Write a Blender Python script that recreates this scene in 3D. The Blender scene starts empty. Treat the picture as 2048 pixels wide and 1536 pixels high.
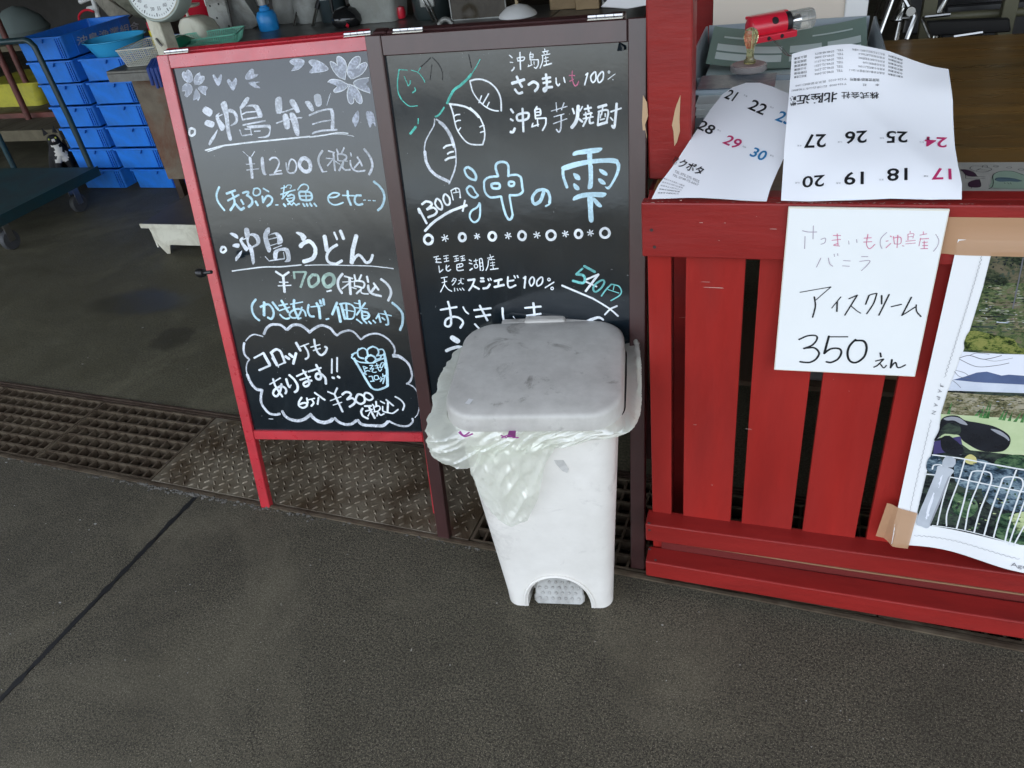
import bpy, bmesh, math, random
from mathutils import Vector, Matrix, noise
R = math.radians
random.seed(7)
SC = bpy.context.scene
COL = SC.collection

# ------------------------------------------------------------------ camera
FOC = 1550.0                       # focal length in pixels of a 2048 px wide frame
PITCH, YAW, ROLL = 34.4, -22.1, -8.1
CAM = Vector((0, 0, 1.5))
_y, _p, _r = R(YAW), R(PITCH), R(ROLL)
FW = Vector((math.sin(_y)*math.cos(_p), math.cos(_y)*math.cos(_p), -math.sin(_p)))
_rt = Vector((math.cos(_y), -math.sin(_y), 0)); _up = _rt.cross(FW)
RT = _rt*math.cos(_r) + _up*math.sin(_r)
UP = -_rt*math.sin(_r) + _up*math.cos(_r)
cam = bpy.data.cameras.new('camera'); camo = bpy.data.objects.new('camera', cam); COL.objects.link(camo)
cam.sensor_width = 36; cam.lens = 36*FOC/2048; cam.clip_start = .02; cam.clip_end = 3000
M = Matrix.Identity(4)
for i in range(3):
    M[i][0], M[i][1], M[i][2], M[i][3] = RT[i], UP[i], -FW[i], CAM[i]
camo.matrix_world = M
SC.camera = camo

# ------------------------------------------------------------------ light
w = bpy.data.worlds.new('World'); SC.world = w; w.use_nodes = True
nt = w.node_tree; nt.nodes.clear()
SUN_EL, SUN_ROT = 52, 20            # high, over the roof behind the picture
sky = nt.nodes.new('ShaderNodeTexSky'); sky.sky_type = 'NISHITA'; sky.sun_disc = False
sky.sun_elevation = R(SUN_EL); sky.sun_rotation = R(SUN_ROT); sky.dust_density = 3.0; sky.air_density = 1.0
hs = nt.nodes.new('ShaderNodeHueSaturation'); hs.inputs['Saturation'].default_value = .42
bg = nt.nodes.new('ShaderNodeBackground'); bg.inputs['Strength'].default_value = .13
wo = nt.nodes.new('ShaderNodeOutputWorld')
nt.links.new(sky.outputs[0], hs.inputs['Color']); nt.links.new(hs.outputs[0], bg.inputs['Color'])
nt.links.new(bg.outputs[0], wo.inputs['Surface'])
sl = bpy.data.lights.new('sun', 'SUN'); sl.energy = 1.2; sl.angle = R(20); sl.color = (1, .97, .92)
so = bpy.data.objects.new('sun', sl); COL.objects.link(so)
sd = Vector((math.sin(R(SUN_ROT))*math.cos(R(SUN_EL)), math.cos(R(SUN_ROT))*math.cos(R(SUN_EL)), math.sin(R(SUN_EL))))
so.rotation_euler = sd.to_track_quat('Z', 'Y').to_euler(); so.location = (0, 0, 20)
SC.view_settings.view_transform = 'Standard'; SC.view_settings.look = 'None'
SC.view_settings.exposure = 2.7; SC.view_settings.gamma = 1.0
try: SC.view_settings.use_curve_mapping = False
except Exception: pass
SC.cycles.use_denoising = True
SC.cycles.max_bounces = 8
SC.cycles.sample_clamp_indirect = 6

# ------------------------------------------------------------------ projecting helpers
def ray(x, y): return FW + RT*((x-1024)/FOC) - UP*((y-768)/FOC)
def on_z(x, y, z=0.0): d = ray(x, y); return CAM + d*((z-CAM.z)/d.z)
def on_y(x, y, Y): d = ray(x, y); return CAM + d*((Y-CAM.y)/d.y)
def on_x(x, y, X): d = ray(x, y); return CAM + d*((X-CAM.x)/d.x)
class Plane:
    """a flat face in the place: origin, u (along), v (up), normal towards the viewer"""
    def __init__(s, o, u, v):
        s.o = Vector(o); s.u = Vector(u).normalized(); s.v = Vector(v).normalized()
        s.n = s.u.cross(s.v).normalized(); s.v = s.n.cross(s.u)
        s.bend = None
    def uv(s, x, y):
        d = ray(x, y); t = (s.o-CAM).dot(s.n)/d.dot(s.n); q = CAM + d*t - s.o
        return Vector((q.dot(s.u), q.dot(s.v)))
    def at(s, a, b, h=0.0):
        if s.bend: h = h + s.bend(a, b)
        return s.o + s.u*a + s.v*b + s.n*h

# ------------------------------------------------------------------ object helpers
def tag(o, label=None, cat=None, group=None, kind=None):
    if label: o['label'] = label
    if cat: o['category'] = cat
    if group: o['group'] = group
    if kind: o['kind'] = kind
    return o
def thing(name, label, cat, loc=(0, 0, 0), rz=0.0, group=None):
    o = bpy.data.objects.new(name, None); COL.objects.link(o)
    o.location = loc; o.rotation_euler = (0, 0, rz); o.empty_display_size = .05
    return tag(o, label, cat, group)
def place(o, parent, world):
    o.parent = parent
    if world and parent is not None:
        p = parent; m = Matrix.Identity(4)
        chain = []
        while p is not None: chain.append(p); p = p.parent
        for q in reversed(chain):
            m = m @ (q.matrix_parent_inverse if q.parent else Matrix.Identity(4)) @ q.matrix_basis
        o.matrix_parent_inverse = m.inverted()
def link(name, me, mat, parent=None, world=True, smooth=False):
    me.name = name
    o = bpy.data.objects.new(name, me); COL.objects.link(o)
    if mat is not None and len(me.materials) == 0: me.materials.append(mat)
    if smooth:
        me.polygons.foreach_set('use_smooth', [True]*len(me.polygons))
        try: me.set_sharp_from_angle(angle=R(40))
        except Exception: pass
    if parent is not None: place(o, parent, world)
    return o
class MB:
    def __init__(s): s.v = []; s.f = []
    def add(s, vs, fs):
        n = len(s.v); s.v += [Vector(a) for a in vs]; s.f += [tuple(i+n for i in f) for f in fs]; return s
    def box(s, a, b, m=None):
        x0, y0, z0 = a; x1, y1, z1 = b
        vs = [(x0,y0,z0),(x1,y0,z0),(x1,y1,z0),(x0,y1,z0),(x0,y0,z1),(x1,y0,z1),(x1,y1,z1),(x0,y1,z1)]
        if m is not None: vs = [m @ Vector(p) for p in vs]
        return s.add(vs, [(0,3,2,1),(4,5,6,7),(0,1,5,4),(1,2,6,5),(2,3,7,6),(3,0,4,7)])
    def tube(s, pts, r, n=8, caps=True, closed=False):
        pts = [Vector(p) for p in pts]; k = len(pts); rr = r if isinstance(r, (list, tuple)) else [r]*k
        ring = []; up = None
        for i, p in enumerate(pts):
            a = pts[(i-1) % k] if (closed or i > 0) else p; b = pts[(i+1) % k] if (closed or i < k-1) else p
            t = (b-a).normalized()
            if up is None:
                up = Vector((0, 0, 1)) if abs(t.z) < .9 else Vector((1, 0, 0))
            x = t.cross(up).normalized(); y = x.cross(t).normalized(); up = y
            ring.append([p + x*math.cos(2*math.pi*j/n)*rr[i] + y*math.sin(2*math.pi*j/n)*rr[i] for j in range(n)])
        vs = [q for rg in ring for q in rg]; fs = []
        for i in range(k if closed else k-1):
            i2 = (i+1) % k
            for j in range(n): fs.append((i*n+j, i*n+(j+1) % n, i2*n+(j+1) % n, i2*n+j))
        if caps and not closed:
            fs.append(tuple(range(n-1, -1, -1))); fs.append(tuple((k-1)*n+j for j in range(n)))
        return s.add(vs, fs)
    def lathe(s, prof, c=(0, 0, 0), n=24, m=None, cap=True):
        vs = []; fs = []; c = Vector(c)
        for r_, z in prof:
            for j in range(n):
                q = Vector((r_*math.cos(2*math.pi*j/n), r_*math.sin(2*math.pi*j/n), z))
                vs.append((m @ q if m is not None else q) + c)
        for i in range(len(prof)-1):
            for j in range(n): fs.append((i*n+j, i*n+(j+1) % n, (i+1)*n+(j+1) % n, (i+1)*n+j))
        if cap:
            fs.append(tuple(range(n-1, -1, -1))); k = len(prof)-1; fs.append(tuple(k*n+j for j in range(n)))
        return s.add(vs, fs)
    def loft(s, rings, caps=(True, True)):
        n = len(rings[0]); vs = [q for rg in rings for q in rg]; fs = []
        for i in range(len(rings)-1):
            for j in range(n): fs.append((i*n+j, i*n+(j+1) % n, (i+1)*n+(j+1) % n, (i+1)*n+j))
        if caps[0]: fs.append(tuple(range(n-1, -1, -1)))
        if caps[1]: fs.append(tuple((len(rings)-1)*n+j for j in range(n)))
        return s.add(vs, fs)
    def me(s, name='m'):
        m = bpy.data.meshes.new(name); m.from_pydata([tuple(v) for v in s.v], [], s.f); m.update(); return m
    def build(s, name, mat, parent=None, world=True, smooth=False, bevel=0.0, seg=1):
        m = s.me(name)
        if bevel > 0:
            bm = bmesh.new(); bm.from_mesh(m)
            bmesh.ops.remove_doubles(bm, verts=bm.verts, dist=1e-5)
            ed = [e for e in bm.edges if len(e.link_faces) == 2 and e.calc_face_angle(0) > .5]
            bmesh.ops.bevel(bm, geom=ed, offset=bevel, segments=seg, affect='EDGES', profile=.5, clamp_overlap=True)
            bm.to_mesh(m); bm.free()
        return link(name, m, mat, parent, world, smooth)
def rrect(w_, d_, r_, z, y0=0.0, n=5, x0=0.0):
    """rounded rectangle ring, centred in x, from y0 to y0+d"""
    out = []
    for cx, cy, a0 in ((w_/2-r_, d_-r_, 0), (-w_/2+r_, d_-r_, 90), (-w_/2+r_, r_, 180), (w_/2-r_, r_, 270)):
        for i in range(n+1):
            a = R(a0+90*i/n); out.append(Vector((x0+cx+r_*math.cos(a), y0+cy+r_*math.sin(a), z)))
    return out
def copy_tree(o, parent=None):
    c = o.copy(); COL.objects.link(c); c.parent = parent
    for ch in list(o.children): copy_tree(ch, c)
    return c

# ------------------------------------------------------------------ materials
def mat(name, col, rough=.5, metal=0.0, spec=.5, bump=0.0, bscale=200.0, var=0.0, vscale=8.0, col2=None, coat=0.0,
        dirt=None, dscale=3.0, damt=.5, detail=6, stretch=None, alpha=1.0, trans=0.0, ior=1.45, rvar=0.0, lo=.42, hi=.62, chip=None, chipamt=.7):
    m = bpy.data.materials.new(name); m.use_nodes = True; t = m.node_tree; N = t.nodes; L = t.links
    b = N['Principled BSDF']
    b.inputs['Base Color'].default_value = (*col, 1); b.inputs['Roughness'].default_value = rough
    b.inputs['Metallic'].default_value = metal; b.inputs['Specular IOR Level'].default_value = spec
    b.inputs['Coat Weight'].default_value = coat; b.inputs['IOR'].default_value = ior
    b.inputs['Transmission Weight'].default_value = trans; b.inputs['Alpha'].default_value = alpha
    tc = N.new('ShaderNodeTexCoord'); mp = N.new('ShaderNodeMapping'); L.new(tc.outputs['Object'], mp.inputs[0])
    if stretch: mp.inputs['Scale'].default_value = stretch
    cur = None
    def ns(sc, det=detail, dist=0.0, rg=.55):
        n_ = N.new('ShaderNodeTexNoise'); n_.inputs['Scale'].default_value = sc; n_.inputs['Detail'].default_value = det
        n_.inputs['Roughness'].default_value = rg; n_.inputs['Distortion'].default_value = dist
        L.new(mp.outputs[0], n_.inputs['Vector']); return n_
    def mix(fac, a, c2):
        x = N.new('ShaderNodeMix'); x.data_type = 'RGBA'
        L.new(fac, x.inputs[0])
        if isinstance(a, tuple): x.inputs[6].default_value = (*a, 1)
        else: L.new(a, x.inputs[6])
        x.inputs[7].default_value = (*c2, 1); return x.outputs[2]
    def ramp(src, p0, p1, v0=0.0, v1=1.0):
        x = N.new('ShaderNodeMapRange'); x.inputs[1].default_value = p0; x.inputs[2].default_value = p1
        x.inputs[3].default_value = v0; x.inputs[4].default_value = v1; L.new(src, x.inputs[0]); return x.outputs[0]
    cur = tuple(col)
    if var or col2:
        c2 = col2 if col2 else tuple(max(0, c*(1-var)) for c in col)
        cur = mix(ramp(ns(vscale, rg=.65).outputs[0], .38, .64), cur, c2)
    if dirt:
        cur = mix(ramp(ns(dscale, 10, .6, .7).outputs[0], lo, hi, 0, damt), cur, dirt)
    if chip:
        cur = mix(ramp(ns(55, 6, .3, .75).outputs[0], chipamt, chipamt+.015), cur, chip)
    if not isinstance(cur, tuple): L.new(cur, b.inputs['Base Color'])
    if rvar: L.new(ramp(ns(vscale*1.7).outputs[0], .3, .7, max(.02, rough-rvar), min(1, rough+rvar)), b.inputs['Roughness'])
    if bump:
        bp = N.new('ShaderNodeBump'); bp.inputs['Strength'].default_value = bump; bp.inputs['Distance'].default_value = .002
        L.new(ns(bscale, 4).outputs[0], bp.inputs['Height']); L.new(bp.outputs[0], b.inputs['Normal'])
    return m
def plain(name, col, rough=.7): return mat(name, col, rough)
# ------------------------------------------------------------------ material library
def m_ground(name, dark, mid, light, scale, rough=.8, bump=.8, stains=None, wet=None):
    m = bpy.data.materials.new(name); m.use_nodes = True; t = m.node_tree; N = t.nodes; L = t.links; b = N['Principled BSDF']
    tc = N.new('ShaderNodeTexCoord')
    def ns(sc, det=8, rg=.6, dist=0):
        n_ = N.new('ShaderNodeTexNoise'); n_.inputs['Scale'].default_value = sc; n_.inputs['Detail'].default_value = det
        n_.inputs['Roughness'].default_value = rg; n_.inputs['Distortion'].default_value = dist; L.new(tc.outputs['Object'], n_.inputs['Vector']); return n_.outputs[0]
    def rp(src, a, c, v0=0., v1=1.):
        x = N.new('ShaderNodeMapRange'); x.inputs[1].default_value = a; x.inputs[2].default_value = c; x.inputs[3].default_value = v0; x.inputs[4].default_value = v1; L.new(src, x.inputs[0]); return x.outputs[0]
    def mix(f, a, c):
        x = N.new('ShaderNodeMix'); x.data_type = 'RGBA'; L.new(f, x.inputs[0])
        for i, q in ((6, a), (7, c)):
            if isinstance(q, tuple): x.inputs[i].default_value = (*q, 1)
            else: L.new(q, x.inputs[i])
        return x.outputs[2]
    c = mix(rp(ns(scale, 3, .7), .40, .60), dark, mid)
    c = mix(rp(ns(scale*1.9, 2, .8), .57, .66, 0, .85), c, light)
    c = mix(rp(ns(scale*1.1+31, 4, .85), .56, .66, 0, .7), c, dark)
    c = mix(rp(ns(scale*.22, 8, .8), .50, .68, 0, .35), c, dark)
    c = mix(rp(ns(3.1, 10, .72, .9), .42, .66, 0, .38), c, dark)                       # grime gathered in patches
    c = mix(rp(ns(1.1, 8, .68, 1.2), .50, .72, 0, .45), c, tuple(q*1.9 for q in mid))   # paler worn areas
    c = mix(rp(ns(.9, 9, .7, 2.0), .62, .68, 0, .3), c, tuple(q*.5 for q in dark))      # oily drips
    c = mix(rp(ns(24, 3, .6, .5), .745, .76, 0, .75), c, (.30, .29, .25))
    c = mix(rp(ns(61, 2, .5, .2), .77, .785, 0, .8), c, (.38, .36, .30))
    if stains:
        for (sx, sy, sr, sc_, am) in stains:
            d = N.new('ShaderNodeVectorMath'); d.operation = 'DISTANCE'; L.new(tc.outputs['Object'], d.inputs[0]); d.inputs[1].default_value = (sx, sy, 0)
            ad = N.new('ShaderNodeMath'); ad.operation = 'MULTIPLY_ADD'; L.new(ns(9, 6, .65, .6), ad.inputs[0]); ad.inputs[1].default_value = sr*1.3; L.new(d.outputs['Value'], ad.inputs[2])
            c = mix(rp(ad.outputs[0], sr*1.45, sr*1.75, am, 0), c, sc_)
    L.new(c, b.inputs['Base Color'])
    b.inputs['Specular IOR Level'].default_value = .35
    rg_ = rp(ns(5, 5, .6), .3, .7, rough-.12, min(1, rough+.1))
    if wet:
        (sx, sy, rx, ry) = wet
        mp = N.new('ShaderNodeMapping'); mp.inputs['Location'].default_value = (-sx/rx, -sy/ry, 0); mp.inputs['Scale'].default_value = (1/rx, 1/ry, 0); L.new(tc.outputs['Object'], mp.inputs[0])
        ln = N.new('ShaderNodeVectorMath'); ln.operation = 'LENGTH'; L.new(mp.outputs[0], ln.inputs[0])
        ad = N.new('ShaderNodeMath'); ad.operation = 'MULTIPLY_ADD'; L.new(ns(7, 5, .6), ad.inputs[0]); ad.inputs[1].default_value = .9; L.new(ln.outputs['Value'], ad.inputs[2])
        wf = rp(ad.outputs[0], 1.0, 1.35, 1, 0)
        x = N.new('ShaderNodeMix'); L.new(wf, x.inputs[0]); L.new(rg_, x.inputs[2]); x.inputs[3].default_value = .30; rg_ = x.outputs[0]
        c2 = mix(wf, c, tuple(q*.55 for q in mid)); L.new(c2, b.inputs['Base Color'])
    L.new(rg_, b.inputs['Roughness'])
    bp = N.new('ShaderNodeBump'); bp.inputs['Strength'].default_value = bump; bp.inputs['Distance'].default_value = .0025
    L.new(ns(scale*2.0, 3, .7), bp.inputs['Height']); L.new(bp.outputs[0], b.inputs['Normal'])
    return m
m_pave = m_ground('apron_concrete', (.024, .020, .012), (.108, .095, .064), (.36, .32, .23), 190, .88, 1.0)
m_floor = m_ground('hall_concrete', (.052, .047, .028), (.128, .117, .074), (.19, .175, .12), 140, .66, .4,
                   stains=[(-2.35, 2.15, .09, (.03, .027, .017), .6)],
                   wet=(-2.75, 2.42, .33, .16))
m_joint = mat('joint_sealant', (.012, .012, .012), .6, bump=.5)
m_curb = mat('curb_mortar', (.07, .065, .055), .85, bump=.8, bscale=120, col2=(.16, .15, .13), vscale=25)
m_rust = mat('rusty_steel', (.060, .038, .026), .55, .35, bump=.6, bscale=150, col2=(.10, .075, .055), vscale=12, dirt=(.035, .02, .013), dscale=5, damt=.8)
m_grate = mat('grate_steel', (.085, .060, .040), .5, .3, bump=.5, bscale=160, col2=(.17, .135, .092), vscale=15)
m_plate = mat('checker_steel', (.175, .140, .092), .38, .3, bump=.35, bscale=170, col2=(.27, .235, .17), vscale=9, dirt=(.065, .040, .020), dscale=5, damt=.85, rvar=.14)
m_pit = plain('drain_dark', (.008, .008, .007), .9)
m_red = mat('red_frame_paint', (.50, .022, .034), .30, spec=1.0, coat=.35, bump=.18, bscale=90, var=.18, vscale=14, chip=(.55, .42, .38), chipamt=.735, rvar=.06)
m_brown = mat('dark_brown_stain', (.050, .018, .017), .34, spec=.9, bump=.16, bscale=70, var=.35, vscale=9, stretch=(1, 1, .25), chip=(.2, .15, .12), chipamt=.755)
m_fence = mat('dull_red_paint', (.275, .018, .015), .42, spec=.45, bump=.45, bscale=75, col2=(.21, .014, .012), vscale=7, chip=(.50, .26, .20), chipamt=.715, stretch=(.22, 1, 1), dirt=(.14, .012, .011), dscale=6, damt=.6, lo=.50, hi=.68, rvar=.12)
m_fence_s = mat('dull_red_paint_slat', (.335, .020, .015), .42, spec=.45, bump=.40, bscale=75, col2=(.26, .016, .013), vscale=6, chip=(.50, .26, .20), chipamt=.75, stretch=(1, 1, .18), dirt=(.18, .014, .011), dscale=5, damt=.45, lo=.50, hi=.70, rvar=.12)
m_rawwood = mat('bare_wood', (.22, .12, .06), .8, bump=.4, stretch=(.1, 1, 1))
def m_chalkboard():
    m = bpy.data.materials.new('black_board_face'); m.use_nodes = True; t = m.node_tree; N = t.nodes; L = t.links; b = N['Principled BSDF']
    tc = N.new('ShaderNodeTexCoord')
    def ns(sc, det=8, rg=.6, dist=0, st=(1, 1, 1)):
        mp = N.new('ShaderNodeMapping'); mp.inputs['Scale'].default_value = st; L.new(tc.outputs['Object'], mp.inputs[0])
        n_ = N.new('ShaderNodeTexNoise'); n_.inputs['Scale'].default_value = sc; n_.inputs['Detail'].default_value = det
        n_.inputs['Roughness'].default_value = rg; n_.inputs['Distortion'].default_value = dist; L.new(mp.outputs[0], n_.inputs['Vector']); return n_.outputs[0]
    def rp(src, a, c, v0=0., v1=1.):
        x = N.new('ShaderNodeMapRange'); x.inputs[1].default_value = a; x.inputs[2].default_value = c; x.inputs[3].default_value = v0; x.inputs[4].default_value = v1; L.new(src, x.inputs[0]); return x.outputs[0]
    def mix(f, a, c):
        x = N.new('ShaderNodeMix'); x.data_type = 'RGBA'; L.new(f, x.inputs[0])
        for i, q in ((6, a), (7, c)):
            if isinstance(q, tuple): x.inputs[i].default_value = (*q, 1)
            else: L.new(q, x.inputs[i])
        return x.outputs[2]
    c = mix(rp(ns(4, 8, .65, .8), .35, .72), (.0035, .0075, .011), (.008, .0145, .020))
    c = mix(rp(ns(7, 9, .7, .4, (5, 1, .7)), .54, .80, 0, .14), c, (.085, .10, .105))     # wiped chalk runs
    c = mix(rp(ns(120, 2, .5), .76, .78, 0, .6), c, (.25, .26, .26))
    L.new(c, b.inputs['Base Color'])
    L.new(rp(ns(6, 8, .7, .5), .3, .7, .05, .13), b.inputs['Roughness'])
    b.inputs['Specular IOR Level'].default_value = .68
    bp = N.new('ShaderNodeBump'); bp.inputs['Strength'].default_value = .16; bp.inputs['Distance'].default_value = .006
    L.new(ns(3.2, 3, .5, .8), bp.inputs['Height'])
    b2 = N.new('ShaderNodeBump'); b2.inputs['Strength'].default_value = .04; b2.inputs['Distance'].default_value = .001
    L.new(ns(130, 3), b2.inputs['Height']); L.new(bp.outputs[0], b2.inputs['Normal']); L.new(b2.outputs[0], b.inputs['Normal'])
    return m
m_board = m_chalkboard()
def m_marker(name, col, worn, sc=180):
    """paint-marker lines: worn = share of the stroke rubbed off"""
    m = bpy.data.materials.new(name); m.use_nodes = True; t = m.node_tree; N = t.nodes; L = t.links; b = N['Principled BSDF']
    b.inputs['Base Color'].default_value = (*col, 1); b.inputs['Roughness'].default_value = .6
    tc = N.new('ShaderNodeTexCoord'); n_ = N.new('ShaderNodeTexNoise'); n_.inputs['Scale'].default_value = sc; n_.inputs['Detail'].default_value = 5; n_.inputs['Roughness'].default_value = .65
    L.new(tc.outputs['Object'], n_.inputs['Vector'])
    n2 = N.new('ShaderNodeTexNoise'); n2.inputs['Scale'].default_value = 22; n2.inputs['Detail'].default_value = 6; L.new(tc.outputs['Object'], n2.inputs['Vector'])
    ad = N.new('ShaderNodeMath'); ad.operation = 'ADD'; L.new(n_.outputs[0], ad.inputs[0]); L.new(n2.outputs[0], ad.inputs[1])
    x = N.new('ShaderNodeMapRange'); x.inputs[1].default_value = .88; x.inputs[2].default_value = 1.10; x.inputs[3].default_value = 1.0; x.inputs[4].default_value = 1-worn
    L.new(ad.outputs[0], x.inputs[0]); L.new(x.outputs[0], b.inputs['Alpha'])
    return m
MK = {'w': m_marker('white_marker', (.84, .89, .91), .22), 'c': m_marker('pale_blue_marker', (.58, .83, .92), .25),
      'd': m_marker('faded_white_marker', (.70, .74, .79), .42), 'e': m_marker('petal_fill_marker', (.56, .60, .68), .5),
      'g': m_marker('green_marker', (.10, .56, .46), .4), 't': m_marker('teal_marker', (.20, .62, .60), .4), 'k': m_marker('dark_trace', (.004, .005, .006), .5),
      'y': m_marker('greenish_marker', (.42, .58, .50), .35), 'b': plain('black_pen', (.008, .010, .012), .5), 'p': m_marker('faded_pink_pen', (.62, .16, .28), .5, 60),
      'q': m_marker('faded_grey_pen', (.40, .33, .40), .5, 60)}

# ------------------------------------------------------------------ handwriting
def spline(pts, per=6):
    pts = [Vector(p) for p in pts]
    if len(pts) < 3: return pts
    cl = (pts[0]-pts[-1]).length < 1e-6
    out = []; n = len(pts)
    for i in range(n-1):
        p1, p2 = pts[i], pts[i+1]
        p0 = pts[i-1] if i > 0 else (pts[-2] if cl else p1); p3 = pts[i+2] if i+2 < n else (pts[1] if cl else p2)
        for k in range(per):
            t = k/per
            out.append(.5*((2*p1)+(-p0+p2)*t+(2*p0-5*p1+4*p2-p3)*t*t+(-p0+3*p1-3*p2+p3)*t**3))
    out.append(pts[-1]); return out
_layer = [0]
def ribbon(mb, pl, pts, wd, h):
    """a flat stroke with rounded ends and a slightly uneven edge"""
    q = [pts[0]]
    for p in pts[1:]:
        if (p-q[-1]).length > 1e-5: q.append(p)
    if len(q) < 2: q.append(q[0]+Vector((.0005, 0)))
    # end caps
    d0 = (q[1]-q[0]).normalized(); d1 = (q[-1]-q[-2]).normalized()
    seq = [(q[0]-d0*wd*.32, .45), (q[0]-d0*wd*.12, .85)] + [(p, 1) for p in q] + [(q[-1]+d1*wd*.12, .85), (q[-1]+d1*wd*.32, .45)]
    L_, R_ = [], []
    for i, (p, k) in enumerate(seq):
        a = seq[max(0, i-1)][0]; b = seq[min(len(seq)-1, i+1)][0]; t = (b-a).normalized(); nrm = Vector((-t.y, t.x))
        j = 1+.16*noise.noise(Vector((p.x*170, p.y*170, 3.1))); j2 = 1+.16*noise.noise(Vector((p.x*170, p.y*170, 9.7)))
        L_.append(p+nrm*wd*.5*k*j); R_.append(p-nrm*wd*.5*k*j2)
    vs = [pl.at(p.x, p.y, h) for p in L_] + [pl.at(p.x, p.y, h) for p in R_]; n = len(L_)
    mb.add(vs, [(i+n, i+1+n, i+1, i) for i in range(n-1)])
def write(pl, data, parent, base=.0008):
    """data: lines '# name colour ox oy scale' then strokes 'c18 x,y x,y' (smooth), 'l' (straight), 'f' (filled), 'o' ring, 'x' star"""
    cur = None; out = []
    mb = None; name = None; colr = None
    def flush():
        if mb is not None and mb.f: out.append(mb.build(name, MK[colr], parent))
    for ln in data.strip().splitlines():
        ln = ln.strip()
        if not ln: continue
        if ln[0] == '#':
            flush(); _, name, colr, ox, oy, sc = ln.split(); ox, oy, sc = float(ox), float(oy), float(sc); mb = MB(); continue
        for st in ln.split(';'):
            tk = st.split()
            if not tk: continue
            k = tk[0][0]; wpx = float(tk[0][1:] or 0)
            _layer[0] = (_layer[0]+1) % 40; h = base + _layer[0]*6e-6
            if k in 'clf':
                raw = [tuple(float(a) for a in q.split(',')) for q in tk[1:]]
                P = [pl.uv(ox+a/sc, oy+b/sc) for a, b in raw]
                cx, cy = ox+raw[0][0]/sc, oy+raw[0][1]/sc
                mpp = (pl.uv(cx+2, cy)-pl.uv(cx-2, cy)).length/4
                if k == 'f':
                    n = len(mb.v); PP = spline([p for p in P]+[P[0]], 3)[:-1]
                    area = sum(PP[i].x*PP[(i+1) % len(PP)].y-PP[(i+1) % len(PP)].x*PP[i].y for i in range(len(PP)))
                    if area < 0: PP.reverse()
                    if 'petal' in name or 'flower' in name:
                        out.append(MB().add([pl.at(p.x, p.y, h) for p in PP], [tuple(range(len(PP)))]).build('petal', MK[colr], parent)); continue
                    mb.add([pl.at(p.x, p.y, h) for p in PP], [tuple(range(len(PP)))])
                else:
                    ribbon(mb, pl, spline(P) if k == 'c' else P, wpx/sc*mpp, h)
            elif k == 'o':
                a, b, rx, ry = (float(q) for q in tk[1].split(','))
                P = [pl.uv(ox+(a+rx*math.cos(q*math.pi/8))/sc, oy+(b+ry*math.sin(q*math.pi/8))/sc) for q in range(17)]
                mpp = (pl.uv(ox+a/sc+2, oy+b/sc)-pl.uv(ox+a/sc-2, oy+b/sc)).length/4
                ribbon(mb, pl, spline(P, 2), wpx/sc*mpp, h)
            elif k == 'x':
                a, b, r_ = (float(q) for q in tk[1].split(','))
                for q in (15, 75, 135):
                    P = [pl.uv(ox+(a+s*r_*math.cos(R(q)))/sc, oy+(b+s*r_*math.sin(R(q)))/sc) for s in (-1, 1)]
                    mpp = (pl.uv(ox+a/sc+2, oy+b/sc)-pl.uv(ox+a/sc-2, oy+b/sc)).length/4
                    ribbon(mb, pl, P, wpx*1.6/sc*mpp, h)
    flush(); return out
_fc = [None]
def text_mesh(s, bold=0.0):
    cu = bpy.data.curves.new('lettering', 'FONT'); cu.body = s; cu.size = 1; cu.offset = bold; cu.resolution_u = 3
    ob = bpy.data.objects.new('lettering', cu); COL.objects.link(ob)
    dg = bpy.context.evaluated_depsgraph_get(); me = bpy.data.meshes.new_from_object(ob.evaluated_get(dg))
    bpy.data.objects.remove(ob); bpy.data.curves.remove(cu); return me
def print_text(pl, s, BL, BR, TL, mtl, parent, bold=0.0, h=.0006, name='lettering', sc=None, fill=None):
    """type set on a face: baseline start, baseline end and cap top, as seen points"""
    me = text_mesh(s, bold)
    if not len(me.vertices): return None
    if sc: BL, BR, TL = [(sc[0]+q[0]/sc[2], sc[1]+q[1]/sc[2]) for q in (BL, BR, TL)]
    a, b, c = pl.uv(*BL), pl.uv(*BR), pl.uv(*TL)
    xs = [v.co.x for v in me.vertices]; ys = [v.co.y for v in me.vertices]
    x0, x1, y0, y1 = min(xs), max(xs), min(ys), max(ys)
    for v in me.vertices:
        u = (v.co.x-x0)/(x1-x0); t = (v.co.y-y0)/(y1-y0)
        q = a + (b-a)*u + (c-a)*t
        v.co = pl.at(q.x, q.y, h)
    me.materials.clear(); me.update()
    return link(name, me, mtl, parent)
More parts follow.
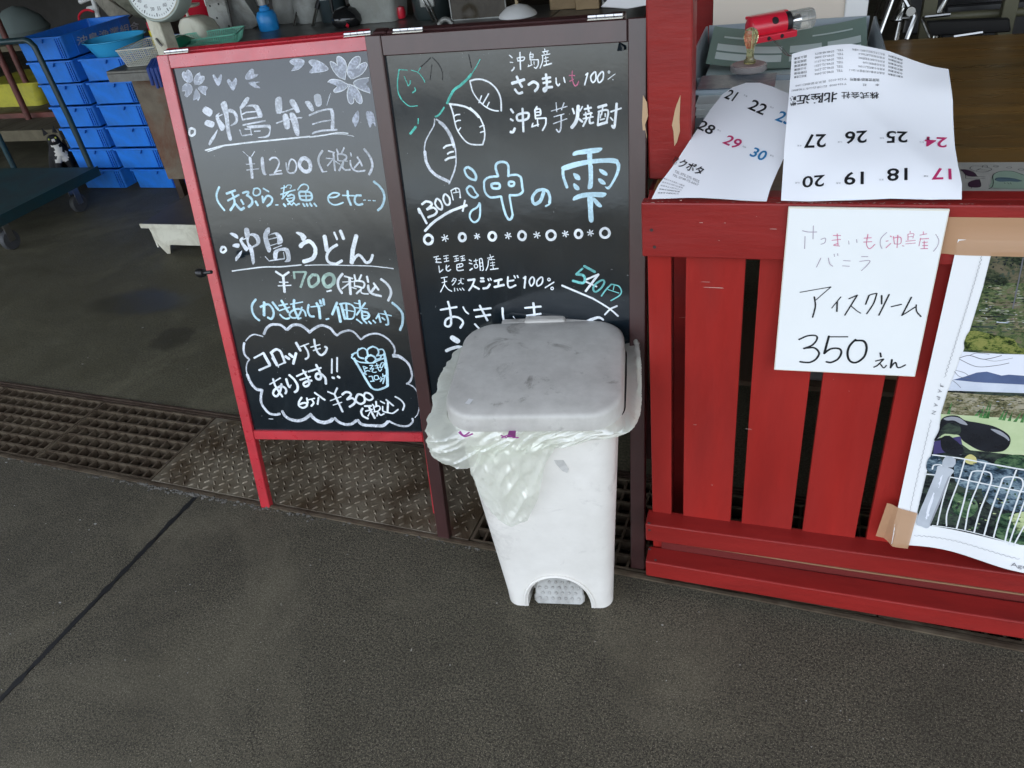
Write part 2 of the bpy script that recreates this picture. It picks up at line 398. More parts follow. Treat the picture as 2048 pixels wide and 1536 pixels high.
# ------------------------------------------------------------------ handwriting data (strokes read off the boards)
LEFT = """
# flower_drawing e 320 100 6.827
f 300,325 330,290 350,320 375,270 410,290 445,360 440,430 380,445 330,400;f 480,470 465,420 490,350 545,310 555,350 605,365 590,420 530,475
f 305,560 310,500 345,460 400,465 440,510 430,580 370,645 345,620 360,560;f 455,685 470,590 495,530 530,580 545,640 520,690 500,670;f 520,525 560,490 655,505 630,560 630,615 590,600
# flower_outline d 320 100 6.827
c9 350,320 375,275 415,295 445,365 440,430;c9 350,320 325,300 303,340 330,400 380,445;c9 480,470 465,420 490,350 545,310;c9 530,475 590,430 605,365 555,365 520,440
c9 310,500 350,465 400,465 440,510 430,580 370,640;c9 305,560 350,560 340,620;c9 495,530 535,590 545,640 520,690;c9 520,525 570,580 625,615
# petal_drawing e 320 100 6.827
f 720,350 745,335 785,390 830,330 850,370 830,450 800,490 760,450;f 915,420 950,395 985,440 1030,380 1055,420 1040,490 1000,555 940,480
f 1165,390 1180,330 1240,260 1285,270 1285,325 1345,330 1310,370 1210,405;f 1210,450 1260,435 1370,435 1310,460 1375,520 1290,510;f 1775,150 1810,125 1900,120 1970,140 1960,200 1900,250 1800,285 1840,215
# lettering d 320 100 6.827
f 625,770 720,830 680,910 580,840;f 645,955 745,990 715,1060 610,1015;f 790,1080 760,1180 690,1295 665,1285 690,1215 740,1150;f 830,740 905,705 940,900 960,1100 985,1220 940,1225 905,1080 880,900
f 760,905 815,855 800,900 830,960 895,1050 840,1105 790,1010;c14 800,905 850,880;f 930,810 985,805 1050,860 1070,940 1050,1000 985,1035 965,1025 1020,985 1030,920 990,860 930,850
f 1090,780 1170,655 1220,650 1205,710 1140,790 1110,800;c18 1100,790 1110,880 1130,955;f 1170,770 1240,745 1330,750 1370,800 1400,880 1395,915 1340,900 1320,850 1280,780 1200,770
l16 1120,880 1180,850 1310,840;l20 1130,950 1390,910;l18 1135,1025 1440,965;f 1200,1035 1450,1020 1510,1030 1510,1110 1480,1190 1350,1200 1350,1190 1470,1160 1480,1060 1240,1070
l14 1290,1110 1370,1105;l16 1160,1080 1240,1080 1250,1160;l16 1090,1090 1120,1170 1260,1150
# lettering d 320 100 6.827
f 1580,665 1660,650 1665,850 1600,860 1580,800;l14 1600,860 1690,845 1820,800;f 1765,700 1835,680 1910,830 1860,850;l16 1590,1000 1700,960 1860,930 1940,922
f 1675,900 1740,880 1780,1050 1710,1075;f 1770,870 1840,870 1890,1000 1905,1165 1850,1150 1810,1030;l12 1860,850 1910,840
# underline w 320 100 6.827
c18 620,1370 850,1310 1000,1290 1250,1260 1500,1235 1750,1210 2048,1180;c10 650,1388 780,1345 870,1310
# bullet_ring w 320 100 6.827
c28 405,1090 435,1070 475,1090 475,1140 435,1170 405,1150 405,1090
# lettering d 560 80 6.827
f 340,850 410,840 465,950 425,970;f 465,760 550,745 570,880 500,905;l12 690,730 640,890;c22 400,1030 540,970 660,945 715,945;f 680,935 730,960 745,1080 740,1220 695,1215 700,1100 690,1000
l16 445,1150 560,1115 690,1095;c22 445,1275 560,1240 780,1225
# underline w 560 80 6.827
c16 400,1325 600,1300 800,1265 930,1275;c8 700,1285 850,1285 1010,1315
# flower_drawing e 560 80 6.827
f 685,300 740,310 785,350 780,235 840,235 900,300 910,400 890,540 810,500 740,420;f 920,440 930,350 980,270 1060,222 1100,250 1090,330 1175,310 1180,370 1110,470 990,530 930,500
f 655,575 700,540 800,545 880,580 930,620 860,690 760,715 735,690 780,630;f 1005,580 1080,535 1195,515 1210,570 1180,600 1222,660 1232,720 1130,690 1040,640
f 930,600 1000,620 1080,690 1125,810 1110,870 1060,850 1020,790 1010,860 960,870 920,790 925,690
# flower_outline w 560 80 6.827
c10 890,540 800,500 720,400 685,300 740,310 785,350;c10 785,350 780,235 840,235 900,310 905,420 890,540;c10 975,530 920,450 935,350 990,260 1060,222 1100,250 1085,340;c10 1040,390 1100,330 1175,310 1185,370 1110,470 990,530
c10 655,575 700,540 800,545 880,580 930,620 860,690 760,715 735,690 780,640;c10 1215,515 1080,535 1005,580 1040,640 1130,690 1230,725;c10 950,620 920,720 930,820 960,870 1000,860 1010,790;c10 930,600 1030,640 1100,740 1125,830 1100,870 1050,840 1020,790
# petal_drawing e 560 80 6.827
f 135,300 180,262 290,262 330,300 310,350 250,400 160,420 200,345;f 395,300 440,272 520,285 600,330 660,395 590,430 420,450 410,420 450,360;f 985,1100 1010,1030 1070,960 1080,1080 1035,1190 1010,1150
f 1175,990 1220,970 1280,1010 1308,1180 1270,1130 1230,1200 1195,1100
# petal_outline d 560 80 6.827
c9 200,345 135,300 180,262 290,262 330,300 310,350 250,400 160,420;c9 450,360 395,300 440,272 520,285 600,330 660,395 590,430 420,450
# lettering d 400 280 8.533
l9 735,195 830,280;l14 935,195 880,280;l48 855,300 875,450 895,645;l12 790,415 940,405;l14 800,512 1005,490;f 1040,320 1085,300 1110,520 1135,590 1090,595 1050,500
c26 1190,340 1230,305 1300,305 1350,360 1345,430 1300,520 1270,560;l26 1190,595 1400,570;c20 1270,560 1330,530 1390,520;c26 1470,390 1490,520 1540,565 1620,545 1650,450 1620,360 1560,330 1520,400 1510,500
c60 1710,370 1700,440 1760,520 1830,540 1880,500 1880,400 1830,330 1760,310 1710,370
# lettering c 400 280 8.533
c34 330,800 283,940 320,1070 420,1200;l34 450,915 605,860;l30 475,1035 665,935;c36 540,880 575,980 590,1080 520,1200;c40 590,1070 640,1130 700,1185 755,1155
c32 730,905 790,885 830,890 810,940;c40 800,940 880,1000 890,1080 830,1140;l34 700,1020 745,1095;l36 950,1045 990,1115;c24 920,850 910,920 960,950 1020,920 1030,860 990,825 930,830 920,850
l26 1080,825 1175,880;l34 1065,960 1080,1065;c34 1080,1055 1140,960 1200,960 1235,1010 1210,1080 1145,1130;l20 1290,1110 1335,1105
# lettering c 400 280 8.533
l22 1440,775 1415,1000;l18 1385,825 1480,800;c14 1465,805 1500,770 1560,775 1540,830;l22 1375,930 1520,880 1625,850;l22 1520,880 1400,1005;c30 1500,960 1560,930 1610,960 1590,1030 1520,1050 1480,1000;l16 1500,1000 1590,985
l36 1430,1090 1460,1130;l30 1500,1100 1530,1080 1570,1110 1600,1070 1640,1110 1700,1085;c22 1670,850 1720,780 1780,755 1840,780 1850,830 1820,870;c34 1700,890 1700,960 1740,1020 1890,1020 1910,940 1870,890 1780,880 1700,890
l22 1805,890 1815,1010;l22 1710,955 1900,950;l34 1760,1085 1790,1130;l34 1820,1085 1840,1125;l34 1880,1080 1910,1125;l30 1950,1080 1990,1130
# lettering d 600 280 8.533
c36 385,185 330,270 315,350 345,450 390,540;l16 380,545 460,535;l22 485,185 590,215;l16 445,310 560,320;l30 570,230 600,520;l20 560,330 470,440;l18 600,360 680,415;l28 625,155 650,215;l26 755,130 715,220
c28 640,240 720,240 790,270 790,320 750,345;l20 640,240 650,350;l14 660,355 810,360;l30 740,380 670,520;c26 740,400 730,470 780,510 860,505;l22 865,220 880,275;c26 860,350 870,440 920,510 1000,535 1110,520
l30 980,290 1030,370 1060,440;l26 1010,380 930,475;c40 1095,155 1180,260 1230,380 1230,480 1180,590
# lettering c 600 280 8.533
c26 480,980 600,975 670,930 640,905 560,905 490,960 490,1040 560,1100 650,1100 740,1065;l40 815,870 820,980 870,1110;l22 725,945 930,950;c36 1045,945 960,950 935,1010 950,1080 1000,1105 1070,1090
l18 1085,1025 1125,1025;l18 1165,1032 1205,1032;l18 1245,1035 1290,1035;c40 1260,710 1350,780 1420,880 1440,1000 1400,1130 1330,1200
# bullet_ring w 420 440 9.309
c40 205,550 230,505 280,510 300,560 255,600 210,590 205,550
# lettering d 420 440 9.309
f 370,260 400,235 480,255 520,295 515,350;f 420,490 450,445 545,440 535,515;f 595,565 575,660 490,765 475,740 480,690;f 635,180 710,150 745,260 720,410 800,520 830,700 835,790 790,820 745,600 690,430
f 550,370 610,310 625,350 600,370 650,450 720,520 720,545 670,580 600,480;l16 610,365 680,340;f 745,260 810,245 900,280 940,370 920,450 840,500 780,510 800,480 860,440 860,370 800,300 750,290
f 1040,170 1110,140 1115,240 1075,300 1140,550 1075,590 990,320;f 1080,290 1210,230 1290,250 1350,340 1350,420 1260,450 1250,330 1200,260;l16 1095,360 1250,325;l14 1130,475 1330,410;l16 1180,535 1340,470
f 1190,580 1330,520 1440,520 1490,600 1500,760 1390,780 1430,720 1400,590 1340,570 1270,600 1250,720 1190,740;l20 1030,680 1100,760 1380,720;l16 1370,600 1390,720
# lettering w 420 440 9.309
f 1600,240 1640,220 1740,250 1800,330 1720,390 1680,300;c70 1680,490 1760,420 1860,400 1950,500 1960,620 1900,720 1740,775
c22 415,950 700,910 1000,875 1300,870 1600,845 1700,835;l40 1225,960 1350,1040;l40 1470,970 1370,1040;l50 1365,1050 1390,1340;l20 1290,1155 1455,1160;l22 1270,1225 1510,1215
# lettering y 420 440 9.309
l40 1575,1085 1565,980;l34 1550,970 1790,965;c40 1790,970 1740,1100 1690,1250
# lettering y 610 440 9.309
c50 130,1030 70,1110 90,1220 150,1240 250,1150 240,1040 170,1020 130,1030;c64 390,1030 340,1110 370,1210 440,1240 530,1170 540,1070 480,1010 390,1030
# lettering w 610 440 9.309
l76 365,300 410,570;c50 600,460 500,520 420,620 410,730 470,800 600,820;l50 600,810 690,755;l40 545,230 600,360;l60 660,200 720,350;l76 960,290 890,560 870,800;c50 880,790 940,690 1010,650 1080,720 1140,790 1220,760 1260,650
c16 0,845 300,835 800,845 1200,855 1500,885 1650,905
# lettering w 610 440 9.309
c46 700,1000 620,1120 625,1250 690,1360;l30 735,1045 890,1090;l18 700,1155 900,1145;l50 830,1090 850,1380;l24 820,1180 690,1280;l20 870,1250 955,1280;l36 920,1020 940,1110;l34 1050,1020 1010,1110
c34 930,1130 1060,1140 1110,1190 1080,1260 1000,1240 920,1230;l22 920,1130 925,1240;l34 1050,1290 960,1370;c26 1040,1290 1060,1360 1180,1375;l40 1155,1050 1180,1155;c44 1180,1215 1190,1300 1250,1370 1420,1415
l40 1280,1175 1370,1300;l44 1310,1240 1240,1330;c46 1415,1100 1520,1180 1590,1280 1600,1380 1550,1500;l30 410,1330 490,1310
# lettering c 480 580 10.24
c44 325,190 250,310 260,450 320,560 400,620;c44 420,345 560,290 640,340 690,440 680,540 640,590 570,560;l56 495,250 495,520;l50 670,250 780,400;l30 795,320 970,285;l26 800,425 1020,350;l50 850,215 990,455
c36 820,500 880,560 950,590 1020,570;l24 1035,290 1285,245;c50 1110,200 1105,350 1150,480 1200,590;c36 1270,350 1240,450 1180,550 1080,570 1020,520 1040,450 1150,390 1270,400 1330,450 1350,530;l30 1200,590 1250,570
c44 1410,300 1390,420 1440,530 1520,540;l26 1450,345 1690,320;c56 1570,265 1620,380 1640,580;l50 1640,210 1660,280;l50 1705,185 1725,300;l30 1765,600 1820,585
# lettering c 640 580 10.24
l50 350,255 250,500;l56 360,350 420,650;l56 430,280 510,590;c34 400,290 520,270 640,300 710,380 710,500 670,580 600,590 510,580;l40 540,290 560,580;l22 470,400 700,440
l22 700,260 790,280;l44 805,215 830,400;l22 720,360 975,385;l36 930,260 750,510;c44 860,420 870,560 900,600 980,570 1010,520 970,460 880,440;l22 880,520 1000,530;l34 750,600 860,680;l34 890,620 960,680;l34 1000,640 1050,690;l34 1090,620 1140,670
l34 1210,480 1150,585;l44 1200,510 1240,655;l24 1240,480 1465,525;c40 1325,430 1380,560 1400,690 1350,710;l34 1270,565 1330,610;c50 1480,260 1600,360 1690,490 1690,680 1640,820
# cloud_border d 480 580 10.24
c44 90,1080 75,1200 100,1320 190,1420;c26 120,1040 200,950 290,910 380,925 470,950;c50 490,900 540,790 620,720 720,705 840,720 950,810;c56 970,810 1060,730 1160,710 1260,730 1360,800 1430,870;c50 1430,860 1520,790 1640,730 1740,735 1860,790 1930,880 1990,930
# lettering w 480 580 10.24
l36 290,1390 480,1290;l60 480,1290 610,1520;l56 650,1300 760,1530;c50 630,1290 740,1215 830,1260 890,1400 920,1490;l26 790,1540 940,1480;l60 930,1360 1010,1410;l60 1010,1310 1080,1370;l54 1150,1290 1090,1510
l56 1150,1080 1240,1240;l26 1240,1160 1410,1095;c40 1310,1130 1390,1260 1400,1370 1340,1415;c44 1520,1010 1550,1180 1610,1300 1680,1330 1750,1270 1780,1190 1740,1160;l24 1450,1170 1640,1115;l24 1500,1240 1650,1190
# cloud_border d 640 580 10.24
c40 350,930 430,870 560,830 640,835 720,880 790,960 840,1010;c36 860,1000 920,950 1040,900 1180,895 1320,950 1450,1060 1530,1200 1520,1320;c44 1490,1330 1600,1340 1700,1400 1800,1490 1830,1536
# cup_drawing c 640 580 10.24
c34 650,1330 720,1290 770,1280;c34 800,1200 770,1270 800,1370 900,1400;c30 790,1230 860,1190 930,1210 980,1290 960,1400;c34 1080,1155 980,1210 970,1300 1010,1340;c34 1080,1155 1180,1200 1200,1290 1160,1350
c40 1050,1330 960,1370 940,1440 990,1490;c40 1050,1335 1120,1370 1140,1440 1090,1490;c30 1210,1220 1280,1215 1320,1270 1290,1330 1200,1340;c30 1250,1330 1240,1390 1170,1420;c30 680,1330 650,1380 700,1420
c28 700,1410 800,1470 950,1490 1080,1490 1200,1440 1300,1400;l50 700,1400 760,1520;l50 1320,1290 1350,1520
# lettering w 480 710 10.24
l60 510,20 610,200;l40 620,210 390,310;l56 670,60 760,210;l26 790,210 940,140;l20 780,215 790,250
l26 610,600 830,470;c44 680,490 720,620 800,750 870,850;c44 850,590 830,720 780,820 720,840 680,780 720,700 840,640 920,670 950,730 930,790;c50 950,490 980,600 1020,660;l20 1020,660 1050,610
c50 1010,410 1110,500 1180,620 1170,720 1120,760;l34 1160,435 1360,340;l34 1230,510 1440,440;c44 1290,310 1370,440 1420,540 1400,620 1330,640 1300,590 1350,550 1470,520
l36 1400,340 1660,260;c50 1560,200 1620,320 1660,430 1640,490 1580,490 1550,430 1590,380 1680,400 1750,480 1760,590;l36 1885,80 1880,370;l36 1990,50 1990,340;l50 1890,460 1930,470;l50 2000,440 2040,460
# lettering w 480 710 10.24
c40 1265,870 1210,960 1210,1040 1280,1080 1360,1050 1370,990 1300,980 1230,1010;l40 1370,880 1390,980;l26 1390,920 1530,885;c40 1470,910 1510,980 1460,1045;l40 1530,770 1740,920;l36 1610,870 1590,1010;l36 1800,750 1920,800
# cloud_border d 480 710 10.24
c24 200,90 150,160 130,290 160,440;c56 150,400 220,560 330,690 460,720;c50 450,730 430,850 440,980 510,1100 600,1190 720,1220 820,1200;c60 870,1150 920,1240 1020,1310 1180,1345 1320,1310 1420,1240
c70 1440,1210 1510,1290 1620,1360 1740,1380 1850,1350 1900,1310;l14 590,1305 680,1310
# lettering w 660 710 10.24
l44 90,800 260,1160;l22 5,935 230,850;l22 65,1025 245,965;l36 150,675 95,790;c44 250,810 320,760 400,770 430,820 350,910;c44 350,910 450,880 510,930 490,1000 400,1060
c44 570,810 530,900 560,970 640,1000 710,950 700,860 640,810 570,810;c40 720,780 700,850 760,910 830,920 880,880 850,820 790,780 720,780;c44 670,1090 640,1160 680,1250 780,1300
l36 710,1045 850,1040;l30 730,1150 870,1110;l46 800,1060 920,1290;l24 830,1150 780,1250;l34 870,1010 910,1060;l40 945,950 950,1050;c30 890,1080 990,1040 1030,1090 980,1150 900,1160;l30 900,1090 920,1160;l30 990,1160 960,1250;c30 1000,1180 1040,1230 1110,1200
l30 1035,945 1120,990;c30 1080,1050 1080,1130 1110,1160 1200,1180 1290,1190 1400,1110;l36 1150,915 1300,1040;l44 1190,970 1180,1170;c34 1335,850 1450,920 1520,1020 1490,1130
# cup_drawing c 660 710 10.24
c50 500,90 640,330 800,600 850,670;c40 830,650 900,700 990,710 1090,680 1190,630;l60 1125,30 1170,300 1180,620
# lettering c 660 710 10.24
l20 690,230 760,260;c24 680,230 730,370 750,400 700,370 760,320 820,330;l20 700,290 770,260;c20 810,215 880,215 820,290 900,270 860,330 900,355 950,345
c22 955,170 980,260 1020,330 1060,290;l18 920,220 1010,205;l18 940,270 1020,245;c22 1100,190 1060,260 1030,230 1060,160 1110,170 1130,270;l24 800,440 860,430 890,530;l24 830,540 910,530
c20 910,430 920,500 990,490 980,425 910,430;l20 1010,470 1030,500;l20 1040,450 1060,490;l24 1090,470 1030,545;l22 1080,385 1090,440;l22 1080,440 1160,400;l28 1130,430 1085,585
# cloud_border d 660 710 10.24
c40 1290,30 1400,40 1520,100 1610,190 1660,300 1680,430 1640,540 1570,590;c26 1600,590 1720,660 1800,780 1830,880;c18 1835,900 1830,1050 1800,1200 1740,1280;c56 100,1290 180,1370 320,1420 440,1410 540,1340
c60 570,1330 640,1410 760,1440 900,1445 1080,1445 1190,1360;c40 1210,1350 1300,1400 1450,1450 1600,1450 1690,1370 1690,1300
"""
RIGHT = """
# leaf_drawing g 770 80 8.533
c22 245,500 225,620 215,760 230,900 280,1010;c14 280,1010 350,1080 430,1130 560,1120;c12 240,500 380,515;c12 450,515 560,550 640,640 685,720;l14 330,620 395,780;c18 430,690 430,740 400,780;c18 510,810 520,860 470,900
c14 1625,330 1560,450 1480,580;c10 560,550 590,500 610,470;c40 1470,590 1380,690 1280,780 1180,850 1120,950 1060,1080;c26 1010,1150 930,1270 860,1310;c20 570,1340 565,1430;l36 530,1480 430,1600
# leaf_trace k 770 80 8.533
c18 610,460 700,380 780,300;c14 810,300 920,420 980,560 980,680;l16 1430,250 1475,470;l14 800,420 770,680
# leaf_drawing w 770 80 8.533
c26 1450,700 1560,670 1680,680 1820,750 1930,880 1980,1030 1985,1210;c22 1450,700 1500,880 1600,1030 1720,1140 1850,1200 1940,1210;l22 1650,950 1605,1070;l22 1770,915 1670,1090;l20 1780,1060 1740,1140
c30 1100,1090 1250,1110 1400,1150 1530,1240 1600,1320;c26 1110,1090 1160,1240 1180,1330
# leaf_drawing w 820 220 10.24
c30 1230,-50 1400,110 1480,250 1525,400 1530,560 1490,710;c28 840,-60 870,20 910,200 950,360 1020,490 1120,620 1220,690 1340,710 1480,710;c24 905,125 960,95 1025,90;c24 925,250 980,215 1040,210;l24 985,430 1040,360
c24 1430,350 1470,325 1520,320;l24 1440,460 1530,430
# leaf_drawing d 820 220 10.24
c30 540,190 690,290 800,430 880,600 930,800 945,1000 930,1170 880,1330 800,1510;c46 600,250 700,340 780,450 850,600 900,760;c24 510,180 490,320 400,480 330,620 300,760 300,900;c60 310,850 330,1040 420,1220 560,1350 790,1460
# leaf_vein w 820 220 10.24
c36 690,780 760,730 910,705;c32 770,900 820,865 890,850;c40 725,1030 800,985 925,960
# lettering w 1000 90 7.877
l18 150,160 195,200;l16 160,270 205,275;c22 225,350 215,380 185,405;l22 315,115 325,385;c18 270,205 380,190 370,240 280,250;l14 270,205 285,250
l14 485,110 470,150;c14 470,150 520,145 520,200;l14 470,150 475,230;l10 480,180 520,175;l10 480,205 520,200;l14 475,235 600,230;c18 600,225 605,300 570,365 540,350;l14 440,340 510,310;l12 450,310 450,340;l14 490,250 495,320;l12 535,260 540,310
l14 705,60 710,100;l14 670,110 765,90;l12 690,115 700,140;l12 745,105 740,140;l14 660,165 790,140;c16 670,170 670,260 630,365;l12 720,180 735,310;l12 700,210 760,195;l12 700,260 770,245;l20 690,325 815,290
# lettering w 1000 90 7.877
l44 190,605 385,545;c38 265,495 310,600 350,660;c34 235,695 290,760 355,745;c40 450,625 530,580 595,620 590,680 550,725;l34 670,530 795,510;l34 680,600 800,575;c38 725,460 740,600 730,700 700,730 690,690 740,670 825,660
c24 885,520 890,600 920,640 940,610;l22 1005,510 1025,590;l22 1350,470 1385,440;l22 1385,440 1335,630;c24 1490,425 1430,500 1460,590 1510,540 1510,450 1490,425;c24 1600,425 1540,510 1560,590 1620,540 1630,440 1600,425
o10 1718,425,14,18;l12 1700,540 1815,455;l10 1775,540 1785,550
# lettering p 1000 90 7.877
c18 1140,410 1140,540 1180,640 1220,620 1240,570;l16 1090,480 1180,480;l16 1100,570 1160,540
# lettering w 1000 90 7.877
l34 170,1010 210,1065;l30 165,1165 205,1190;c40 235,1310 205,1370 165,1370;l34 355,1000 370,1365;c34 280,1100 440,1070 435,1160 290,1190 280,1100
l28 585,970 555,1020;l26 550,1020 560,1150;c28 560,1015 630,1010 640,1090;l20 560,1060 630,1055;l20 560,1110 640,1105;l24 560,1160 720,1150;c26 725,1150 720,1250 670,1345;l22 500,1290 610,1250;l20 520,1230 500,1290;l20 590,1180 600,1280
l30 1145,1000 1170,1080;l24 1300,970 1260,1040;c54 1235,960 1220,1130 1190,1220 1130,1300;l34 1240,1160 1300,1210;l30 1385,950 1400,1050;l30 1330,1010 1440,985;l28 1320,1100 1450,1070;l24 1310,1160 1470,1130;l24 1350,1060 1360,1150
l24 1430,1060 1430,1140;c30 1370,1160 1310,1280;c30 1410,1160 1420,1230 1475,1220
l40 1545,980 1680,945;l30 1560,1060 1540,1250;c30 1550,1050 1700,1030 1680,1210;l40 1540,1260 1690,1215;l24 1620,980 1600,1100;l22 1660,1080 1660,1130;l22 1580,1180 1650,1160;l20 1590,1090 1580,1150
l26 1745,1050 1910,995;c40 1840,920 1820,1150 1800,1300 1765,1270;l24 1740,1140 1780,1185
# lettering d 1000 90 7.877
l14 810,1040 1060,965;l16 885,910 895,1050;l16 1010,910 970,1020;l14 850,1130 1010,1085;l14 840,1240 1055,1160;c24 965,1100 960,1300 930,1370 890,1330
# lettering c 900 290 10.24
c44 360,450 300,500 340,620 420,690 530,720;c50 370,450 460,510 530,620 530,710;c40 400,840 345,900 370,980 440,1050 510,1075 580,1030;c36 400,835 470,870 520,960 580,1030
c48 990,640 940,480 960,380 1060,345 1160,370 1200,470 1195,640;c44 1190,620 1360,610 1450,650;c48 1455,660 1480,850 1490,950 1400,1020 1220,1030;c44 980,640 800,660 710,730 700,850 730,980 830,1070 1040,1050
c48 1045,1050 1100,1290 1150,1440 1200,1520 1260,1500 1285,1420;l40 1220,1050 1260,1290 1285,1430;c50 860,800 1000,790 1010,880 880,880 860,800;c46 1210,760 1310,760 1300,830 1220,830 1210,760
# lettering c 820 360 8.533
c32 1190,390 1150,460 1050,530 1020,620 1060,700 1120,715 1180,660 1200,540 1195,400
# lettering c 1060 280 10.24
c60 270,1010 150,1040 60,1150 60,1270 110,1320;c70 110,1310 210,1250 270,1100 280,1020;c60 280,1010 370,1060 410,1180 400,1290;l36 400,1310 320,1355
f 880,320 900,240 1050,200 1280,165 1480,160 1410,250 1200,280 1000,300;f 1170,260 1270,260 1270,480 1290,560 1290,900 1260,990 1180,990 1205,800 1190,500
f 650,545 900,455 1200,400 1500,375 1700,370 1810,410 1780,480 1600,465 1300,480 1000,540 700,625;c60 680,570 680,720 720,860 760,970;f 1790,410 1850,500 1830,650 1760,800 1620,1010 1530,950 1620,940 1740,720 1780,560 1760,480
f 885,680 980,700 1030,760 1020,820 930,800;f 900,880 1000,950 1010,1020 940,1020 890,950;f 1420,590 1500,610 1580,670 1580,730 1500,710 1430,650;f 1395,790 1460,790 1540,860 1545,910 1460,900 1410,850
f 890,1240 900,1160 1050,1090 1300,1065 1560,1080 1500,1170 1250,1160 1050,1190;f 1180,1160 1290,1170 1290,1400 1300,1660 1210,1660 1190,1400;f 1290,1180 1350,1200 1480,1350 1400,1370 1310,1270
# lettering w 820 360 8.533
l50 150,490 170,560;l40 160,500 285,740;c36 205,415 280,365 370,390 360,440 290,500;c36 290,500 400,470 460,530 420,590 310,635;c32 460,320 430,400 480,480 540,500 550,430 510,350 460,320;c32 600,240 570,320 620,420 680,400 670,300 600,240
c20 700,180 740,340;c20 700,180 780,140 840,160 860,290;l14 740,220 850,200;l14 780,150 790,210;l26 850,290 865,300;c40 255,870 380,740 500,650 700,530 970,430;l32 940,350 900,530
# dotted_border w 820 360 8.533
o44 315,1015,72,78;o44 893,975,55,65;o44 1405,960,60,68;o42 1913,950,62,72;x12 598,990,60;x12 1145,960,50;x12 1675,950,55
# dotted_border w 1040 430 8.533
o44 530,345,75,78;o44 1000,322,58,66;o44 1450,305,78,80;x12 290,340,58;x12 775,320,55;x12 1203,305,55
# lettering w 850 490 10.24
l18 180,250 280,225;l22 215,290 320,280;l24 225,350 335,355;l20 235,240 240,350;l16 380,230 480,210;l16 390,280 480,265;l20 400,340 490,320;l16 435,225 445,330;l20 285,425 300,560;l22 300,560 370,500;c24 440,410 440,500 480,530 530,500;l18 440,470 500,420
l16 585,235 680,215;l16 610,285 690,270;l18 605,335 695,310;l14 635,225 650,330;l16 720,240 810,215;l16 740,280 810,265;l18 740,325 825,305;l14 765,230 780,320;c20 655,400 760,380 770,430 670,460;c22 655,400 655,500 690,525 790,510;l14 710,390 710,450
l22 905,300 950,325;l22 905,370 965,385;l28 970,480 920,515;l16 1000,330 1080,310;l16 1040,285 1050,390;c16 1010,410 1070,400 1080,450 1030,470 1010,410;l22 1115,290 1135,520;c20 1115,285 1165,280 1185,400 1195,500 1170,520;l14 1130,370 1180,360;l14 1130,440 1180,430
l16 1330,190 1345,240;l16 1280,270 1410,230;l14 1320,250 1330,290;l14 1370,240 1360,290;l16 1300,300 1430,295;c20 1300,320 1290,420 1250,520;l14 1340,370 1430,355;l14 1340,420 1430,410;l22 1340,500 1500,480;l14 1385,340 1400,480
# lettering w 850 490 10.24
l16 330,675 460,650;l16 350,770 450,740;c20 395,680 400,790 320,960;c22 395,800 470,900 550,945;c16 590,680 550,750;c16 590,680 640,700 600,780 560,820;l12 570,720 620,740;c18 740,680 730,760 680,800;c18 690,720 730,740 760,790 790,790;l12 770,685 800,695
l20 605,880 610,945;l20 660,890 680,935;l20 710,890 745,925;l20 765,880 805,925
l40 880,720 1020,700;c34 1020,700 970,830 900,930;l40 980,830 1110,900;l44 1145,680 1200,680;l44 1140,745 1210,740;c44 1330,800 1280,870 1190,890;l28 1290,690 1310,730;l28 1335,680 1360,720;l44 1425,740 1575,700;l40 1510,730 1500,840
l44 1420,860 1620,815;c36 1700,650 1695,800 1740,870 1860,820;l34 1700,740 1820,720;l30 1825,625 1850,675;l30 1890,625 1910,665
# lettering w 1040 430 8.533
l30 60,1080 100,1050;l30 95,1050 75,1245;c26 200,1060 160,1130 190,1210 240,1150 240,1080 200,1060;c26 360,1060 290,1130 300,1210 370,1170 390,1090 360,1060;o18 495,1100,22,22;l22 430,1240 580,1145;o18 550,1250,22,22
l40 1340,1010 1120,1300;l34 1340,1010 1110,1110;l30 1110,1130 1310,1220
# lettering t 1040 430 8.533
l34 960,1010 1070,910;c44 960,1010 1080,1030 1110,1110 1060,1160 900,1120;l44 1095,870 1280,970;c34 1400,1110 1290,1180 1250,1260 1290,1310 1380,1250 1440,1150 1400,1110;c26 1560,1180 1470,1270 1390,1380
c22 1560,1180 1680,1210 1730,1290 1700,1370 1550,1460;l16 1500,1270 1690,1330;l16 1610,1200 1590,1280
# lettering w 860 560 10.24
l40 215,610 550,550;c44 370,440 410,600 430,760 430,900 380,950 320,930 310,860 360,790 500,750 620,790 680,870 620,980;c36 680,550 730,640 790,690;l40 900,615 1250,575;l40 940,755 1240,710;l44 1020,520 1180,830;c40 920,900 1020,1000 1100,1035 1190,1050
c44 1485,570 1500,760 1540,900 1590,990;l20 1705,745 1740,790
# lettering w 860 560 10.24
f 410,1200 460,1130 620,1230 560,1300;c60 330,1450 420,1410 560,1370 680,1380;l50 590,1430 500,1680
# lettering w 1040 560 10.24
l40 100,570 430,540;l40 140,730 430,690;c50 275,470 295,700 295,950;l40 860,110 1500,380;c36 1480,370 1750,530 1900,640 2010,740;l36 1735,710 1850,590 1990,530;f 1140,930 1300,850 1480,770 1620,740 1720,800 1700,830 1600,790 1400,880 1280,940
l24 1430,965 1720,955
"""
